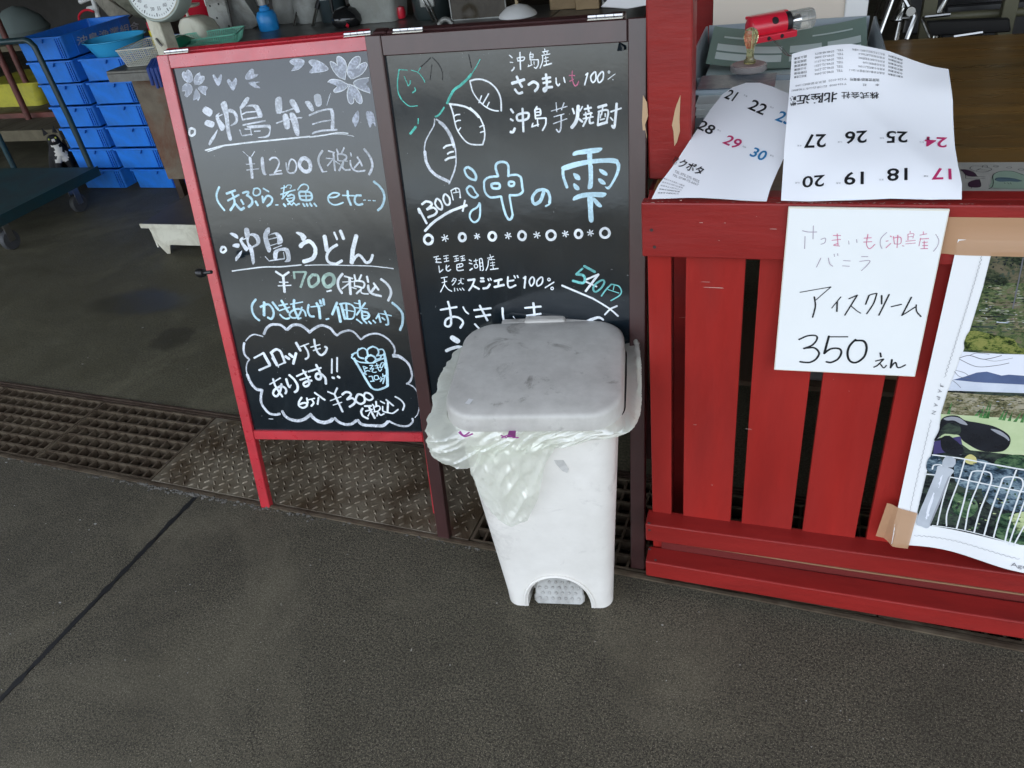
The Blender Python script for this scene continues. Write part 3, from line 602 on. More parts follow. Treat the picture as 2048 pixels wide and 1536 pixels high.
SIGN = """
# lettering b 1580 560 7.314
l14 145,175 600,95;l14 600,95 370,295;c24 355,240 370,380 330,540;l16 745,240 610,405;l24 690,310 685,455;l20 860,270 985,215;l22 985,215 800,510;c16 890,370 970,440 1035,480;l24 1155,220 1105,350;c20 1155,220 1210,200 1270,190;c22 1270,190 1220,340 1120,490
l26 1340,220 1340,345;l24 1450,205 1300,510;l20 1480,385 1630,350;l24 1775,245 1635,515;l18 1635,515 1830,390;c20 1845,355 1850,450 1915,530
# lettering b 1580 560 7.314
c26 130,865 260,810 380,810 390,870 320,950 200,995;c30 200,995 350,985 425,1060 380,1150 280,1200 145,1190;l34 570,815 500,1070;l20 560,825 845,825;c30 500,1070 600,1000 720,1000 750,1060 700,1150 600,1200 530,1190
c34 960,865 870,960 840,1080 880,1180 970,1200 1080,1120 1120,990 1080,890 960,880;l26 1320,1060 1330,1120;l22 1250,1180 1370,1150;c22 1370,1150 1280,1240 1225,1270;c20 1320,1220 1370,1280 1410,1240;l30 1490,1160 1470,1280;c24 1475,1270 1540,1200 1570,1270 1620,1270 1690,1235
# lettering q 1560 400 5.689
c10 255,345 320,360 420,360;l10 380,290 375,440;l10 285,410 280,550;c10 465,445 515,430 510,480 465,500;l10 780,460 785,500;l10 870,445 875,480;c10 1215,365 1150,430 1140,500 1160,550;c10 1770,385 1805,450 1790,520 1745,580
l10 465,655 415,760;c10 550,655 565,720 600,750;l9 615,610 620,640;l9 655,605 658,630;l10 720,685 800,690;l10 710,745 790,750;l10 925,640 1000,640;c10 905,695 1020,685 990,740 925,800
# lettering p 1560 400 5.689
l10 605,400 690,400;l10 590,455 690,445;l10 650,380 660,510;c10 660,490 610,510 680,520;c10 1000,385 985,500 1020,550 1080,500;l10 955,430 1040,425;l10 950,475 1045,470
l11 1255,405 1265,415;l11 1205,465 1230,460;l11 1205,540 1260,490;l11 1290,410 1300,495;c11 1290,430 1370,420 1370,490 1300,495;l11 1340,395 1330,540;l10 1480,350 1480,370;c10 1455,385 1520,380 1510,430;l10 1455,385 1455,450;l9 1460,415 1510,410
l10 1430,465 1540,455;l10 1430,495 1540,485;l10 1390,515 1410,520;l10 1630,355 1630,385;l10 1590,395 1670,380;l11 1590,440 1690,435;l10 1600,430 1580,520;l10 1640,460 1640,550;l10 1620,480 1680,475;l10 1620,515 1680,515;l11 1600,550 1680,548
"""
# ------------------------------------------------------------------ ground, drain, building shell
DA = R(-2.36)                                  # the drain runs a little askew to the stall front
DU = Vector((math.cos(DA), math.sin(DA), 0)); DV = Vector((-math.sin(DA), math.cos(DA), 0))
D0 = Vector((-2.0, 1.366, 0))                  # a point on the near edge of the drain
DW = .335
def dr(a, b, z=0.0): return D0 + DU*a + DV*b + Vector((0, 0, z))
def sheet(name, pts, mtl, kind='structure', thick=.0):
    mb = MB(); mb.add(pts, [tuple(range(len(pts)))])
    o = mb.build(name, mtl); tag(o, kind=kind); return o
JX0 = (-1.617-D0.x)                            # joint in the apron
# near apron: two slabs with a sealed joint between them
jp = on_z(400, 985); jq = on_z(0, 1400); jd = (jp-jq).normalized(); ja = dr((jp-D0).dot(DU), -.05); jb = jp - jd*6.5
def jl(y): t = (y-jp.y)/jd.y; return jp.x+jd.x*t
dl = dr(-7, -.022); drr = dr(7, -.022)
jt = dr((Vector((jl(1.33), 1.33, 0))-D0).dot(DU), -.022)
slab = MB()
slab.add([dl, (dl.x, -6, 0), (jl(-6)-.007, -6, 0), (jt.x-.007, jt.y, 0)], [(0, 1, 2, 3)])
slab.add([(jt.x+.007, jt.y, 0), (jl(-6)+.007, -6, 0), (drr.x, -6, 0), drr], [(0, 1, 2, 3)])
tag(slab.build('pavement', m_pave), kind='structure')
sheet('joint', [(jt.x-.007, jt.y, -.006), (jl(-6)-.007, -6, -.006), (jl(-6)+.007, -6, -.006), (jt.x+.007, jt.y, -.006)], m_joint)
# uneven black sealant along the joint and mortar crumbs along the drain edge
mb = MB(); P = []
for i in range(160):
    y = jt.y - i*.012; P.append((jl(y)+.0035*noise.noise(Vector((y*17, 3, 8))), y))
for i in range(159):
    w1 = .0072+.0075*noise.noise(Vector((P[i][1]*31, 0, 1))); w2 = .0072+.0075*noise.noise(Vector((P[i+1][1]*31, 0, 1)))
    mb.add([(P[i][0]-w1, P[i][1], .0012), (P[i+1][0]-w2, P[i+1][1], .0012), (P[i+1][0]+w2, P[i+1][1], .0012), (P[i][0]+w1, P[i][1], .0012)], [(0, 1, 2, 3)])
tag(mb.build('joint_filler', m_joint), kind='structure')
f0, f1 = dr(-7, DW+.02), dr(7, DW+.02)
sheet('floor', [f0, f1, (9, 9, 0), (-11, 9, 0)], m_floor)
mb = MB(); mb.add([dr(-7, -.03, -.16), dr(7, -.03, -.16), dr(7, DW+.03, -.16), dr(-7, DW+.03, -.16)], [(0, 1, 2, 3)])
mb.add([dr(-7, -.0215, -.16), dr(7, -.0215, -.16), dr(7, -.0215, 0), dr(-7, -.0215, 0)], [(0, 1, 2, 3)])
mb.add([dr(-7, DW+.0195, -.16), dr(7, DW+.0195, -.16), dr(7, DW+.0195, 0), dr(-7, DW+.0195, 0)], [(3, 2, 1, 0)])
tag(mb.build('drain_channel', m_pit), kind='structure')
# steel angle frame along both edges of the drain
fr = thing('steel_edging', 'long rusty steel angle edging set in the ground along both sides of the drain', 'steel edging', dr(0, 0))
for b0, b1 in ((-.021, -.012), (-.0105, -.002), (DW+.002, DW+.010), (DW+.0115, DW+.019)):
    mb = MB(); z = .004 if b0 < -.015 or b0 > DW+.01 else -.001
    mb.add([dr(-7, b0, z), dr(7, b0, z), dr(7, b1, z), dr(-7, b1, z), dr(-7, b0, z-.05), dr(7, b0, z-.05), dr(7, b1, z-.05), dr(-7, b1, z-.05)], [(0, 1, 2, 3), (4, 5, 1, 0), (7, 3, 2, 6)])
    mb.build('edge_bar', m_rust if b0 > 0 else m_grate, fr)
# crumbled mortar
mb = MB()
for i in range(520):
    a = random.uniform(-1.2, 1.6); side = random.random() < .78; b = -.021-abs(random.gauss(0, .007)) if side else DW+.021+abs(random.gauss(0, .006))
    if side and random.random() < .5: a = random.gauss(.38, .16)
    r_ = random.uniform(.0015, .0065)*(1.3 if side else .8); c = dr(a, b, r_*.25)
    vs = [c+Vector((random.uniform(.5, 1)*r_*x, random.uniform(.5, 1)*r_*y, random.uniform(.3, .7)*r_*z)) for x, y, z in ((1, 0, 0), (0, 1, 0), (-1, 0, 0), (0, -1, 0), (0, 0, 1))]
    mb.add(vs, [(0, 1, 4), (1, 2, 4), (2, 3, 4), (3, 0, 4)])
tag(mb.build('mortar_crumbs', m_curb), 'pale crumbs of broken mortar along the edge of the drain', 'grit', kind='stuff')
# small pebbles and flecks lying on the ground
mb = MB()
for i in range(260):
    x, y = (random.uniform(-3, .8), random.uniform(.1, 1.25)) if i % 2 else (random.uniform(-4, -1.5), random.uniform(1.8, 3.2))
    r_ = random.uniform(.0008, .0028); c = Vector((x, y, r_*.3))
    vs = [c+Vector((random.uniform(.5, 1)*r_*a, random.uniform(.5, 1)*r_*b, random.uniform(.3, .7)*r_*z)) for a, b, z in ((1, 0, 0), (0, 1, 0), (-1, 0, 0), (0, -1, 0), (0, 0, 1))]
    mb.add(vs, [(0, 1, 4), (1, 2, 4), (2, 3, 4), (3, 0, 4)])
for px, py, r_ in ((12, 925, .006), (190, 1048, .007), (160, 1040, .005), (178, 1060, .004), (352, 1183, .003), (120, 1205, .005), (66, 470, .004), (1325, 1250, .004), (1700, 1440, .003), (700, 1380, .003), (1480, 1330, .003), (285, 655, .009), (165, 728, .008), (176, 715, .006), (375, 738, .006), (900, 1330, .003), (250, 1320, .003), (640, 1120, .003)):
    c = on_z(px, py, .001)
    k = 7; vs = [c+Vector((r_*rr2*math.cos(6.283*i/k), r_*rr2*.6*math.sin(6.283*i/k), .0002)) for i in range(k) for rr2 in (random.uniform(.4, 1),)]
    mb.add(vs, [tuple(range(k))])
tag(mb.build('grit', mat('pale_grit', (.33, .32, .29), .8)), 'tiny pale bits of grit strewn over the concrete', 'grit', kind='stuff')

# grates
def grate(a0, a1, label, nx):
    t = thing('drain_grate', label, 'drain grate', dr((a0+a1)/2, DW/2), DA, 'steel grates over the drain')
    A, B = (a1-a0)/2, DW/2-.004; z0, z1 = -.034, -.003
    for s in (-1, 1):
        MB().box((-A, s*B-.003*s-.003, z0), (A, s*B-.003*s+.003, z1)).build('rim_bar', m_grate, t, False)
        MB().box((s*A-.004*s-.004, -B, z0), (s*A-.004*s+.004, B, z1+.001)).build('rim_bar', m_grate, t, False)
    lb = MB().box((-A+.008, -.0035, z0), (A-.008, .0035, z1-.001)).me('bearing_bar'); lb.materials.append(m_grate)
    n = 7
    for i in range(1, n):
        o = bpy.data.objects.new('bearing_bar', lb); COL.objects.link(o); o.parent = t; o.location = (0, -B+2*B*i/n, 0)
    sk = Matrix.Rotation(0, 4, 'Z')
    cb = MB().box((-.003, -B+.006, z0+.006), (.003, B-.006, z1-.003)).me('cross_bar'); cb.materials.append(m_grate)
    k = max(2, int(round(2*A/nx)))
    for i in range(1, k):
        o = bpy.data.objects.new('cross_bar', cb); COL.objects.link(o); o.parent = t; o.location = (-A+2*A*i/k, 0, 0)
    return t
def aof(x, y): return (on_z(x, y)-D0).dot(DU)
a_end = (aof(430, 837)+aof(305, 955))/2; a_div = aof(135, 862)
gl = a_end-a_div
grate(a_div, a_end-.003, 'rusty steel grate next to the checker plate', .046)
grate(a_div-gl, a_div-.004, 'rusty steel grate cut by the left edge of the photo, second from the checker plate', .046)
grate(a_div-2*gl-.001, a_div-gl-.004, 'rusty steel grate farthest from the checker plate, outside the left edge', .040)
a_r = aof(957, 1040)
grate(a_r+.004, a_r+.50, 'steel grate partly hidden behind the white bin', .035)
grate(a_r+.504, a_r+1.0, 'steel grate under the left end of the red stall front', .035)
grate(a_r+1.004, a_r+1.5, 'steel grate under the red stall front below the poster', .035)
# checker plate
cp = thing('checker_plate', 'rusty steel checker plate covering the drain under the boards', 'steel plate', dr((a_end+a_r)/2, DW/2), DA)
A = (a_r-a_end)/2; B = DW/2-.002
MB().box((-A, -B, -.010), (A, B, -.002)).build('plate', m_plate, cp, False, bevel=.001)
mb = MB(); px_ = .0285; i = 0
nx = int(2*A/px_); ny = int(2*B/.0245)
for ix in range(nx):
    for iy in range(ny):
        cx = -A+px_*(ix+.5)+(.5*px_ if iy % 2 else 0)-.006; cy = -B+.0245*(iy+.5)
        if cx > A-.01 or cx < -A+.01: continue
        an = R(48) if (ix+iy) % 2 else R(-48); l_, w_, h_ = .0118, .0036, .0034*random.uniform(.7, 1.1)
        ca, sa = math.cos(an), math.sin(an)
        def pt(u, v, h): return (cx+u*ca-v*sa, cy+u*sa+v*ca, -.002+h)
        vs = [pt(-l_, 0, 0), pt(-l_*.45, -w_, 0), pt(l_*.45, -w_, 0), pt(l_, 0, 0), pt(l_*.45, w_, 0), pt(-l_*.45, w_, 0), pt(-l_*.5, 0, h_), pt(l_*.5, 0, h_)]
        mb.add(vs, [(0, 1, 6), (1, 2, 7, 6), (2, 3, 7), (3, 4, 7), (4, 5, 6, 7), (5, 0, 6)])
tag(mb.build('tread_lugs', m_plate, cp, False), kind='stuff')

# building shell: open front under a deep canopy, the quay and an added lake outside
m_wall = mat('dim_wall', (.09, .085, .08), .85, bump=.3, col2=(.06, .055, .05), vscale=2)
m_ceil = mat('dim_ceiling', (.16, .15, .14), .9)
def wallbox(name, a, b, m_=m_wall): tag(MB().box(a, b).build(name, m_), kind='structure')
wallbox('wall_back', (-11, 8.8, 0), (9, 9, 3.2)); wallbox('wall_left', (-11.2, 1.9, 0), (-11, 9, 3.2)); wallbox('wall_right', (9, 1.9, 0), (9.2, 9, 3.2))
wallbox('ceiling', (-11.2, .05, 2.75), (9.2, 9, 2.9), m_ceil)
m_added_lake = mat('added_lake_water', (.02, .035, .04), .08, bump=.25, bscale=.9)
MBX = MB(); MBX.add([(-60, -6, -.02), (60, -6, -.02), (60, -6.2, -.8), (-60, -6.2, -.8)], [(0, 1, 2, 3)])
MBX.add([(-60, 3, -.02), (-11.2, 3, -.02), (-11.2, -6, -.02), (-60, -6, -.02)], [(3, 2, 1, 0)]); MBX.add([(9.2, 3, -.02), (60, 3, -.02), (60, -6, -.02), (9.2, -6, -.02)], [(3, 2, 1, 0)])
MBX.add([(-11.2, -6, -.021), (9.2, -6, -.021), (9.2, 9, -.17), (-11.2, 9, -.17)], [(0, 1, 2, 3)])
tag(MBX.build('quay', m_pave), kind='structure')
tag(MB().add([(-900, -6.1, -.6), (900, -6.1, -.6), (900, -1500, -.6), (-900, -1500, -.6)], [(0, 3, 2, 1)]).build('lake', m_added_lake), kind='structure')  # unseen water, added and set close to give the boards a bright reflection

# ------------------------------------------------------------------ the two A-frame boards
def lean(deg):
    global TILT, BE, BN
    TILT = R(deg); BE = Vector((0, math.sin(TILT), math.cos(TILT))); BN = Vector((0, -math.cos(TILT), math.sin(TILT)))
lean(12.5)
def Bm(x0, y0):   # local frame: x across, y out of the face, z up the board
    m = Matrix.Identity(4)
    for i in range(3): m[i][0] = (1, 0, 0)[i]; m[i][1] = -BN[i]; m[i][2] = BE[i]; m[i][3] = (x0, y0, 0)[i]
    return m
def bar(m_, a, b, name, mtl, parent, bev=.0018):
    return MB().box(a, b, m_).build(name, mtl, parent, bevel=bev)
def aframe(label, xl, xr, y0, stl, str_, H, hz, mtl, ph, pt, hang=(0, 0), feet=(0, 0), base=Matrix.Identity(4)):
    """xl, xr outer edges; stl/str_ stile widths; H height; rails from ph (lower rail top) ; pt top rail width"""
    t = thing('a_frame_board', label, 'A-board', base @ Vector(((xl+xr)/2, y0+.1, 0)))
    m_ = base @ Bm(0, y0); T = .022
    bar(m_, (xl, 0, feet[0]), (xl+stl, T, H+hang[0]), 'stile', mtl, t); bar(m_, (xr-str_, 0, feet[1]), (xr, T, H+hang[1]), 'stile', mtl, t)
    bar(m_, (xl+stl+.0008, .0008, H-pt), (xr-str_-.0008, T-.001, H-.001), 'top_rail', mtl, t)
    bar(m_, (xl+stl+.0008, .0008, ph-.027), (xr-str_-.0008, T-.001, ph), 'bottom_rail', mtl, t)
    MB().box((xl+stl-.002, .0095, ph-.004), (xr-str_+.002, .0135, H-pt+.004), m_).build('board_face', m_board, t)
    # rear leaf, hinged at the top and leaning the other way
    yt = y0+H*math.sin(TILT)+T*1.2; zt = H*math.cos(TILT)
    e2 = Vector((0, math.sin(TILT*1.25), -math.cos(TILT*1.25))); n2 = Vector((0, e2.z, -e2.y))
    m2 = Matrix.Identity(4)
    L2 = zt/math.cos(TILT*1.25)
    for i in range(3): m2[i][0] = (1, 0, 0)[i]; m2[i][1] = (-n2)[i]; m2[i][2] = (-e2)[i]; m2[i][3] = (Vector((0, yt, zt))+e2*L2)[i]
    m2 = base @ m2
    bar(m2, (xl+.004, 0, 0), (xl+.034, T, L2), 'rear_stile', mtl, t); bar(m2, (xr-.075, 0, 0), (xr-.045, T, L2), 'rear_stile', mtl, t)
    bar(m2, (xl+.035, .001, L2-.045), (xr-.076, T-.001, L2-.001), 'rear_rail', mtl, t); bar(m2, (xl+.035, .001, ph-.04), (xr-.076, T-.001, ph), 'rear_rail', mtl, t)
    MB().box((xl+.03, .0095, ph-.004), (xr-.07, .0125, L2-.04), m2).build('rear_panel', m_board, t)
    m_h = mat('hinge_steel', (.62, .61, .58), .25, 1.0)
    for x in hz:
        h = MB(); c = Vector((x, yt-T*.6, zt+.0035))
        for k in range(4): h.tube([c+Vector((-.032+.016*k, 0, 0)), c+Vector((-.0170+.016*k, 0, 0))], .0042, 8)
        h.box((x-.032, yt-.022, zt-.0005), (x+.032, yt-.012, zt+.001))
        h.v = [base @ v for v in h.v]; h.build('hinge', m_h, t)
    return t
YB = 1.315
# the red board stands turned a little, its right end tucked behind the brown one
RB = on_z(522, 1016); YAW = R(8)
base = Matrix.Translation(RB) @ Matrix.Rotation(YAW, 4, 'Z')
red = aframe('black menu board in a bright red A-frame, showing bento, udon and croquette prices', 0, .563, 0, .029, .035, 1.229, (.050, .500), m_red, .252, .031, base=base)
r3 = base.to_3x3()
FACE_L = Plane(RB-(r3 @ BN)*.0095, r3 @ Vector((1, 0, 0)), r3 @ BE)
lean(8); PLB = Plane((0, YB, 0), (1, 0, 0), BE)
def bu(x, y): return PLB.uv(x, y)
brown = aframe('black menu board in a dark brown A-frame, behind the white bin', -.807, -.249, YB-.012, .034, .034, 1.243, (-.715, -.325), m_brown, .418, .039)
FACE_R = Plane(Vector((0, YB-.012, 0))-BN*.0095, (1, 0, 0), BE)
write(FACE_L, LEFT, red, .0004); write(FACE_R, RIGHT, brown, .0004)
# round black knob on the left stile
kp = on_y(404, 546, 1.39)
MB().tube([kp, kp+Vector((.03, 0, .004))], .005, 8).lathe([(.002, -.012), (.010, -.009), (.012, 0), (.010, .009), (.002, .012)], kp+Vector((-.004, 0, 0)), 12, Matrix.Rotation(R(90), 4, 'Y')).build('side_knob', plain('black_plastic', (.01, .01, .01), .35), red, smooth=True)
# loose corner of the black film at the brown board's upper right
q = bu(1252, 95); mb = MB()
mb.add([FACE_R.at(q.x-.012, q.y+.012, .0006), FACE_R.at(q.x-.001, q.y+.004, .012), FACE_R.at(q.x-.001, q.y-.003, .013), FACE_R.at(q.x-.016, q.y-.003, .0006)], [(0, 1, 2, 3)])
mb.build('lifted_corner', m_board, brown)

# ------------------------------------------------------------------ white pedal bin
m_bin = mat('bin_plastic', (.80, .775, .72), .42, spec=.5, bump=.12, bscale=45, col2=(.68, .655, .60), vscale=4, dirt=(.34, .32, .29), dscale=6.5, damt=.7, lo=.56, hi=.74, rvar=.1, chip=(.30, .29, .26), chipamt=.735)
m_lid = mat('shaded_lid_plastic', (.50, .485, .445), .40, spec=.5, bump=.25, bscale=60, col2=(.42, .405, .37), vscale=17, chip=(.13, .12, .105), chipamt=.70, dirt=(.15, .14, .12), dscale=13, damt=.75, lo=.57, hi=.68, rvar=.08)  # base colour darkened for the lid's shaded top; specks and stains are dirt
m_pedal = mat('pedal_plastic', (.42, .415, .39), .5, bump=.2, dirt=(.16, .15, .13), dscale=14, damt=.8)
bn = thing('pedal_bin', 'tall white plastic pedal bin with a grubby lid toned grey for shade, in front of the brown board', 'bin', (-.4255, 1.150, 0), R(9.8))
rings = []
prof = [(.0, .252, .190, .030, 0), (.03, .254, .192, .032, -.001), (.2, .276, .215, .038, -.016), (.4, .302, .245, .044, -.033), (.555, .322, .268, .048, -.046), (.562, .334, .282, .052, -.053), (.60, .338, .286, .053, -.056)]
for z, w_, d_, r_, y0 in prof: rings.append(rrect(w_, d_, r_, z, y0, 6))
mb = MB(); mb.loft(rings); body = mb.me('body')
bmo = link('body', body, m_bin, None)
cut = MB(); ar = []
for k in range(25):
    a = math.pi*k/24; ar.append((.074*math.cos(a), .112*max(0, math.sin(a))**.85))
cr = [[Vector((x*s, y, z*s-.005 if z > .001 else -.02)) for x, z in ar] for y, s in ((-.08, 1.16), (-.012, 1.05), (.055, .94))]
cut.loft(cr); cm = link('cutter', cut.me('cutter'), m_bin)
bm_ = bmesh.new(); bm_.from_mesh(cm.data); bmesh.ops.recalc_face_normals(bm_, faces=bm_.faces); bm_.to_mesh(cm.data); bm_.free()
bm_ = bmesh.new(); bm_.from_mesh(body); bmesh.ops.recalc_face_normals(bm_, faces=bm_.faces); bm_.to_mesh(body); bm_.free()
md = bmo.modifiers.new('cut', 'BOOLEAN'); md.operation = 'DIFFERENCE'; md.object = cm; md.solver = 'EXACT'
dg = bpy.context.evaluated_depsgraph_get(); nb = bpy.data.meshes.new_from_object(bmo.evaluated_get(dg))
bpy.data.objects.remove(bmo); bpy.data.objects.remove(cm)
nb.materials.clear(); link('body', nb, m_bin, bn, False, True)
# raised lip round the pedal arch
mb = MB(); pts = []
for k in range(25):
    a = math.pi*k/24; z = .112*1.12*max(0, math.sin(a))**.85; pts.append((.074*1.13*math.cos(a), -.0005-z*.088, max(.004, z-.005)))
mb.tube(pts, .0036, 6); mb.build('arch_lip', m_bin, bn, False, True)
# pedal
mb = MB(); sh = []
for k in range(21):
    a = math.pi*k/20; sh.append((.058*math.copysign(abs(math.cos(a))**.7, math.cos(a)), .050*max(0, math.sin(a))**.8))
T_ = R(58)
def pp(x, v, h): return Vector((x, .012+v*math.cos(T_)-h*math.sin(T_), .026+v*math.sin(T_)+h*math.cos(T_)))
o2 = [(x, v+.004) for x, v in sh]
low = [(.052, -.018), (-.052, -.018)]
loop = o2 + [(-.061, .0), (-.060, -.012), (-.053, -.019), (.053, -.019), (.060, -.012), (.061, .0)]
rg = [[pp(x*s, v*s if v > 0 else v, h) for x, v in loop] for s, h in ((.96, -.010), (1, -.006), (1, -.001), (.95, .0022))]
mb.loft(rg); ped = mb.build('pedal', m_pedal, bn, False, True)
mb = MB()
for j, (v, n) in enumerate(((-.006, 7), (.007, 6), (.020, 7), (.033, 4))):
    for i in range(n):
        x = (i-(n-1)/2)*.0155; c = pp(x, v, .002)
        mb.lathe([(.0043, 0), (.0040, .0016), (.0026, .0030), (.0006, .0034)], c, 8, Matrix.Rotation(T_, 4, 'X'))
mb.build('tread_studs', m_pedal, ped, False, True)
for o in (bpy.data.objects['tread_studs'],): o.matrix_parent_inverse = Matrix.Identity(4)
# lid: slightly domed plate with a deep rounded skirt, tilting up a touch at the back
def lidring(w_, d_, r_, y0, z, k=10): return [p for p in rrect(w_, d_, r_, z, y0, k)]
TL = .012
def tz(p): return Vector((p.x, p.y, p.z+(p.y+.072)*.05))
L_ = [(.343, .318, .066, -.074, .597), (.3465, .322, .068, -.076, .599), (.344, .320, .068, -.075, .6245), (.3415, .317, .068, -.0738, .6300), (.336, .311, .067, -.0710, .6335), (.329, .304, .066, -.0675, .6350), (.29, .262, .06, -.048, .6395), (.16, .14, .05, .014, .6430), (.05, .04, .018, .063, .6436)]
mb = MB(); mb.loft([[tz(p) for p in lidring(w_, d_, r_, y0, z)] for w_, d_, r_, y0, z in L_]); lid = mb.build('lid', m_lid, bn, False, True)
mb = MB()
mb.box((-.098, .236, .600), (.098, .262, .650)); mb.box((-.045, .236, .60), (.045, .262, .656)); mb.build('hinge_housing', m_lid, bn, False, bevel=.006, seg=2)
# small label residue left on the lid
for (x, y, w_, h_, r_) in ((.5, 0, 0, 0, 0),): pass
LP = Plane(bn.location+Vector((0, 0, .6445)), (math.cos(R(9.8)), math.sin(R(9.8)), 0), (-math.sin(R(9.8)), math.cos(R(9.8)), 0))
m_lab = mat('label_scrap', (.72, .72, .70), .5)
mb = MB(); c = LP.uv(938, 801); 
rr_ = R(-18)
for (sx, sy) in ((.0052, .0085),):
    vs = [LP.at(c.x+x*math.cos(rr_)-y*math.sin(rr_), c.y+x*math.sin(rr_)+y*math.cos(rr_), -.0022) for x, y in ((-sx, -sy), (sx, -sy), (sx, sy), (-sx, sy))]
    mb.add(vs, [(0, 1, 2, 3)])
mb.build('label_scrap', m_lab, lid)

# thin carrier bag used as a liner, folded out over the rim under the lid
def m_bagmat():
    m = bpy.data.materials.new('thin_bag_film'); m.use_nodes = True; t = m.node_tree; N = t.nodes; L = t.links; N.remove(N['Principled BSDF'])
    out = N['Material Output']; df = N.new('ShaderNodeBsdfDiffuse'); df.inputs[0].default_value = (.95, .96, .86, 1); tl = N.new('ShaderNodeBsdfTranslucent'); tl.inputs[0].default_value = (.93, .97, .88, 1)
    tr = N.new('ShaderNodeBsdfTransparent'); gl = N.new('ShaderNodeBsdfGlossy'); gl.inputs['Roughness'].default_value = .22; gl.inputs[0].default_value = (1, 1, 1, 1)
    m1 = N.new('ShaderNodeMixShader'); m1.inputs[0].default_value = .5; m2 = N.new('ShaderNodeMixShader'); m2.inputs[0].default_value = .30; m3 = N.new('ShaderNodeMixShader'); m3.inputs[0].default_value = .14
    L.new(df.outputs[0], m1.inputs[1]); L.new(tl.outputs[0], m1.inputs[2]); L.new(m1.outputs[0], m2.inputs[1]); L.new(tr.outputs[0], m2.inputs[2]); L.new(m2.outputs[0], m3.inputs[1]); L.new(gl.outputs[0], m3.inputs[2]); L.new(m3.outputs[0], out.inputs[0])
    tc = N.new('ShaderNodeTexCoord'); n_ = N.new('ShaderNodeTexNoise'); n_.inputs['Scale'].default_value = 26; n_.inputs['Detail'].default_value = 6; n_.inputs['Distortion'].default_value = 2.2; L.new(tc.outputs['Object'], n_.inputs['Vector'])
    bp = N.new('ShaderNodeBump'); bp.inputs['Strength'].default_value = .45; bp.inputs['Distance'].default_value = .005; L.new(n_.outputs[0], bp.inputs['Height'])
    for q in (df, tl, gl): L.new(bp.outputs[0], q.inputs['Normal'])
    return m
m_bag = m_bagmat()
bag = thing('bin_liner_bag', 'thin crumpled pale green carrier bag folded out over the rim of the white bin', 'plastic bag', (-.4255, 1.150, .56), R(9.8))
def perim(w_, d_, r_, y0, n):
    P_ = rrect(w_, d_, r_, 0, y0, 10); P_.append(P_[0]); ls = [0]
    for i in range(len(P_)-1): ls.append(ls[-1]+(P_[i+1]-P_[i]).length)
    out = []; tot = ls[-1]; j = 0
    for i in range(n):
        s = tot*i/n
        while ls[j+1] < s: j += 1
        p = P_[j].lerp(P_[j+1], (s-ls[j])/(ls[j+1]-ls[j])); out.append(p)
    return out
NP = 560; NR = 30
ring0 = perim(.342, .290, .055, -.058, NP); cen = Vector((0, .087, 0))
mb = MB(); vs = []
def sm(x, a, b): t = max(0, min(1, (x-a)/(b-a))); return t*t*(3-2*t)
def lerp_tab(x, tab):
    for (a, u), (b, v) in zip(tab, tab[1:]):
        if x <= b: return u+(v-u)*max(0, (x-a))/(b-a)
    return tab[-1][1]
def crease(x, y, s):      # sharp film creases: ridged noise
    n_ = noise.noise(Vector((x*s, y*s, 4.2)))+.5*noise.noise(Vector((x*s*2.1+7, y*s*2.1, 1.3)))
    return 1-2*min(.5, abs(n_))
for j in range(NR):
    t = j/(NR-1)
    for i, p in enumerate(ring0):
        nrm = Vector(((p-cen).x, (p-cen).y*1.15, 0)).normalized()
        front = sm(-p.y, -.06, .055); left = sm(-p.x, .10, .165); right = sm(p.x, .10, .165)
        drop = lerp_tab(p.x, ((-.18, .086), (-.127, .098), (-.07, .086), (.03, .058), (.128, .030), (.17, .020))) * (1-.25*sm(p.y, 0, .2))
        out = .006 + left*(.044*sm(t, 0, .22)-.012*sm(t, .75, 1)) + right*.022*sm(t, 0, .4) + .006*math.sin(t*3.1)
        s_ = i/NP*1.3
        k = crease(s_*1.0+t*.12, t*.10+s_*.2, 26)
        out += (k-.6)*.008*sm(t, .02, .25) + noise.noise(Vector((s_*14, t*1.5, 3)))*.006*sm(t, .05, .5)
        q = p + nrm*out
        lift = .030*right*sm(p.y, -.02, .14)*sm(t, 0, .8)
        zz = .040 - drop*t + lift + .0025*noise.noise(Vector((s_*30, 2, 20)))*t + (k-.6)*.003*t
        vs.append(Vector((q.x, q.y, zz)))
fs = []
for j in range(NR-1):
    for i in range(NP):
        p = ring0[i]
        if p.x > .165 and .135 < p.y < .170 and 11 < j < 19: continue      # handle hole in the right flap
        fs.append((j*NP+i, j*NP+(i+1) % NP, (j+1)*NP+(i+1) % NP, (j+1)*NP+i))
mb.add(vs, fs); mb.build('folded_rim', m_bag, bag, False, True)
# loose corner of the bag hanging free from the front
mb = MB(); n1, n2 = 60, 60; vs = []
for b in range(n2):
    t = b/(n2-1)
    xl_ = lerp_tab(t, ((0, -.140), (.35, -.136), (.8, -.122), (1, -.100))); xr_ = lerp_tab(t, ((0, .050), (.25, .018), (.7, -.006), (1, -.034)))
    for a in range(n1):
        s = a/(n1-1)
        x = xl_+(xr_-xl_)*s; z = .0 - .212*t + .016*math.sin(s*math.pi)*-1*t*t + .010*(1-s)*t
        k = crease(x*1.2+.12*t, z*.55, 17); k2 = crease(x*1.3+3+z*.5, z*.45, 38)
        y = -.058+ (.046-.0)*(-z)*.55 - .010*math.sin(t*2.6) - .008*math.sin(s*math.pi) - (k-.6)*.009 - (k2-.5)*.0025
        vs.append(Vector((x, y, z)))
mb.add(vs, [(b*n1+a, b*n1+a+1, (b+1)*n1+a+1, (b+1)*n1+a) for b in range(n2-1) for a in range(n1-1)])
mb.build('hanging_corner', m_bag, bag, False, True)
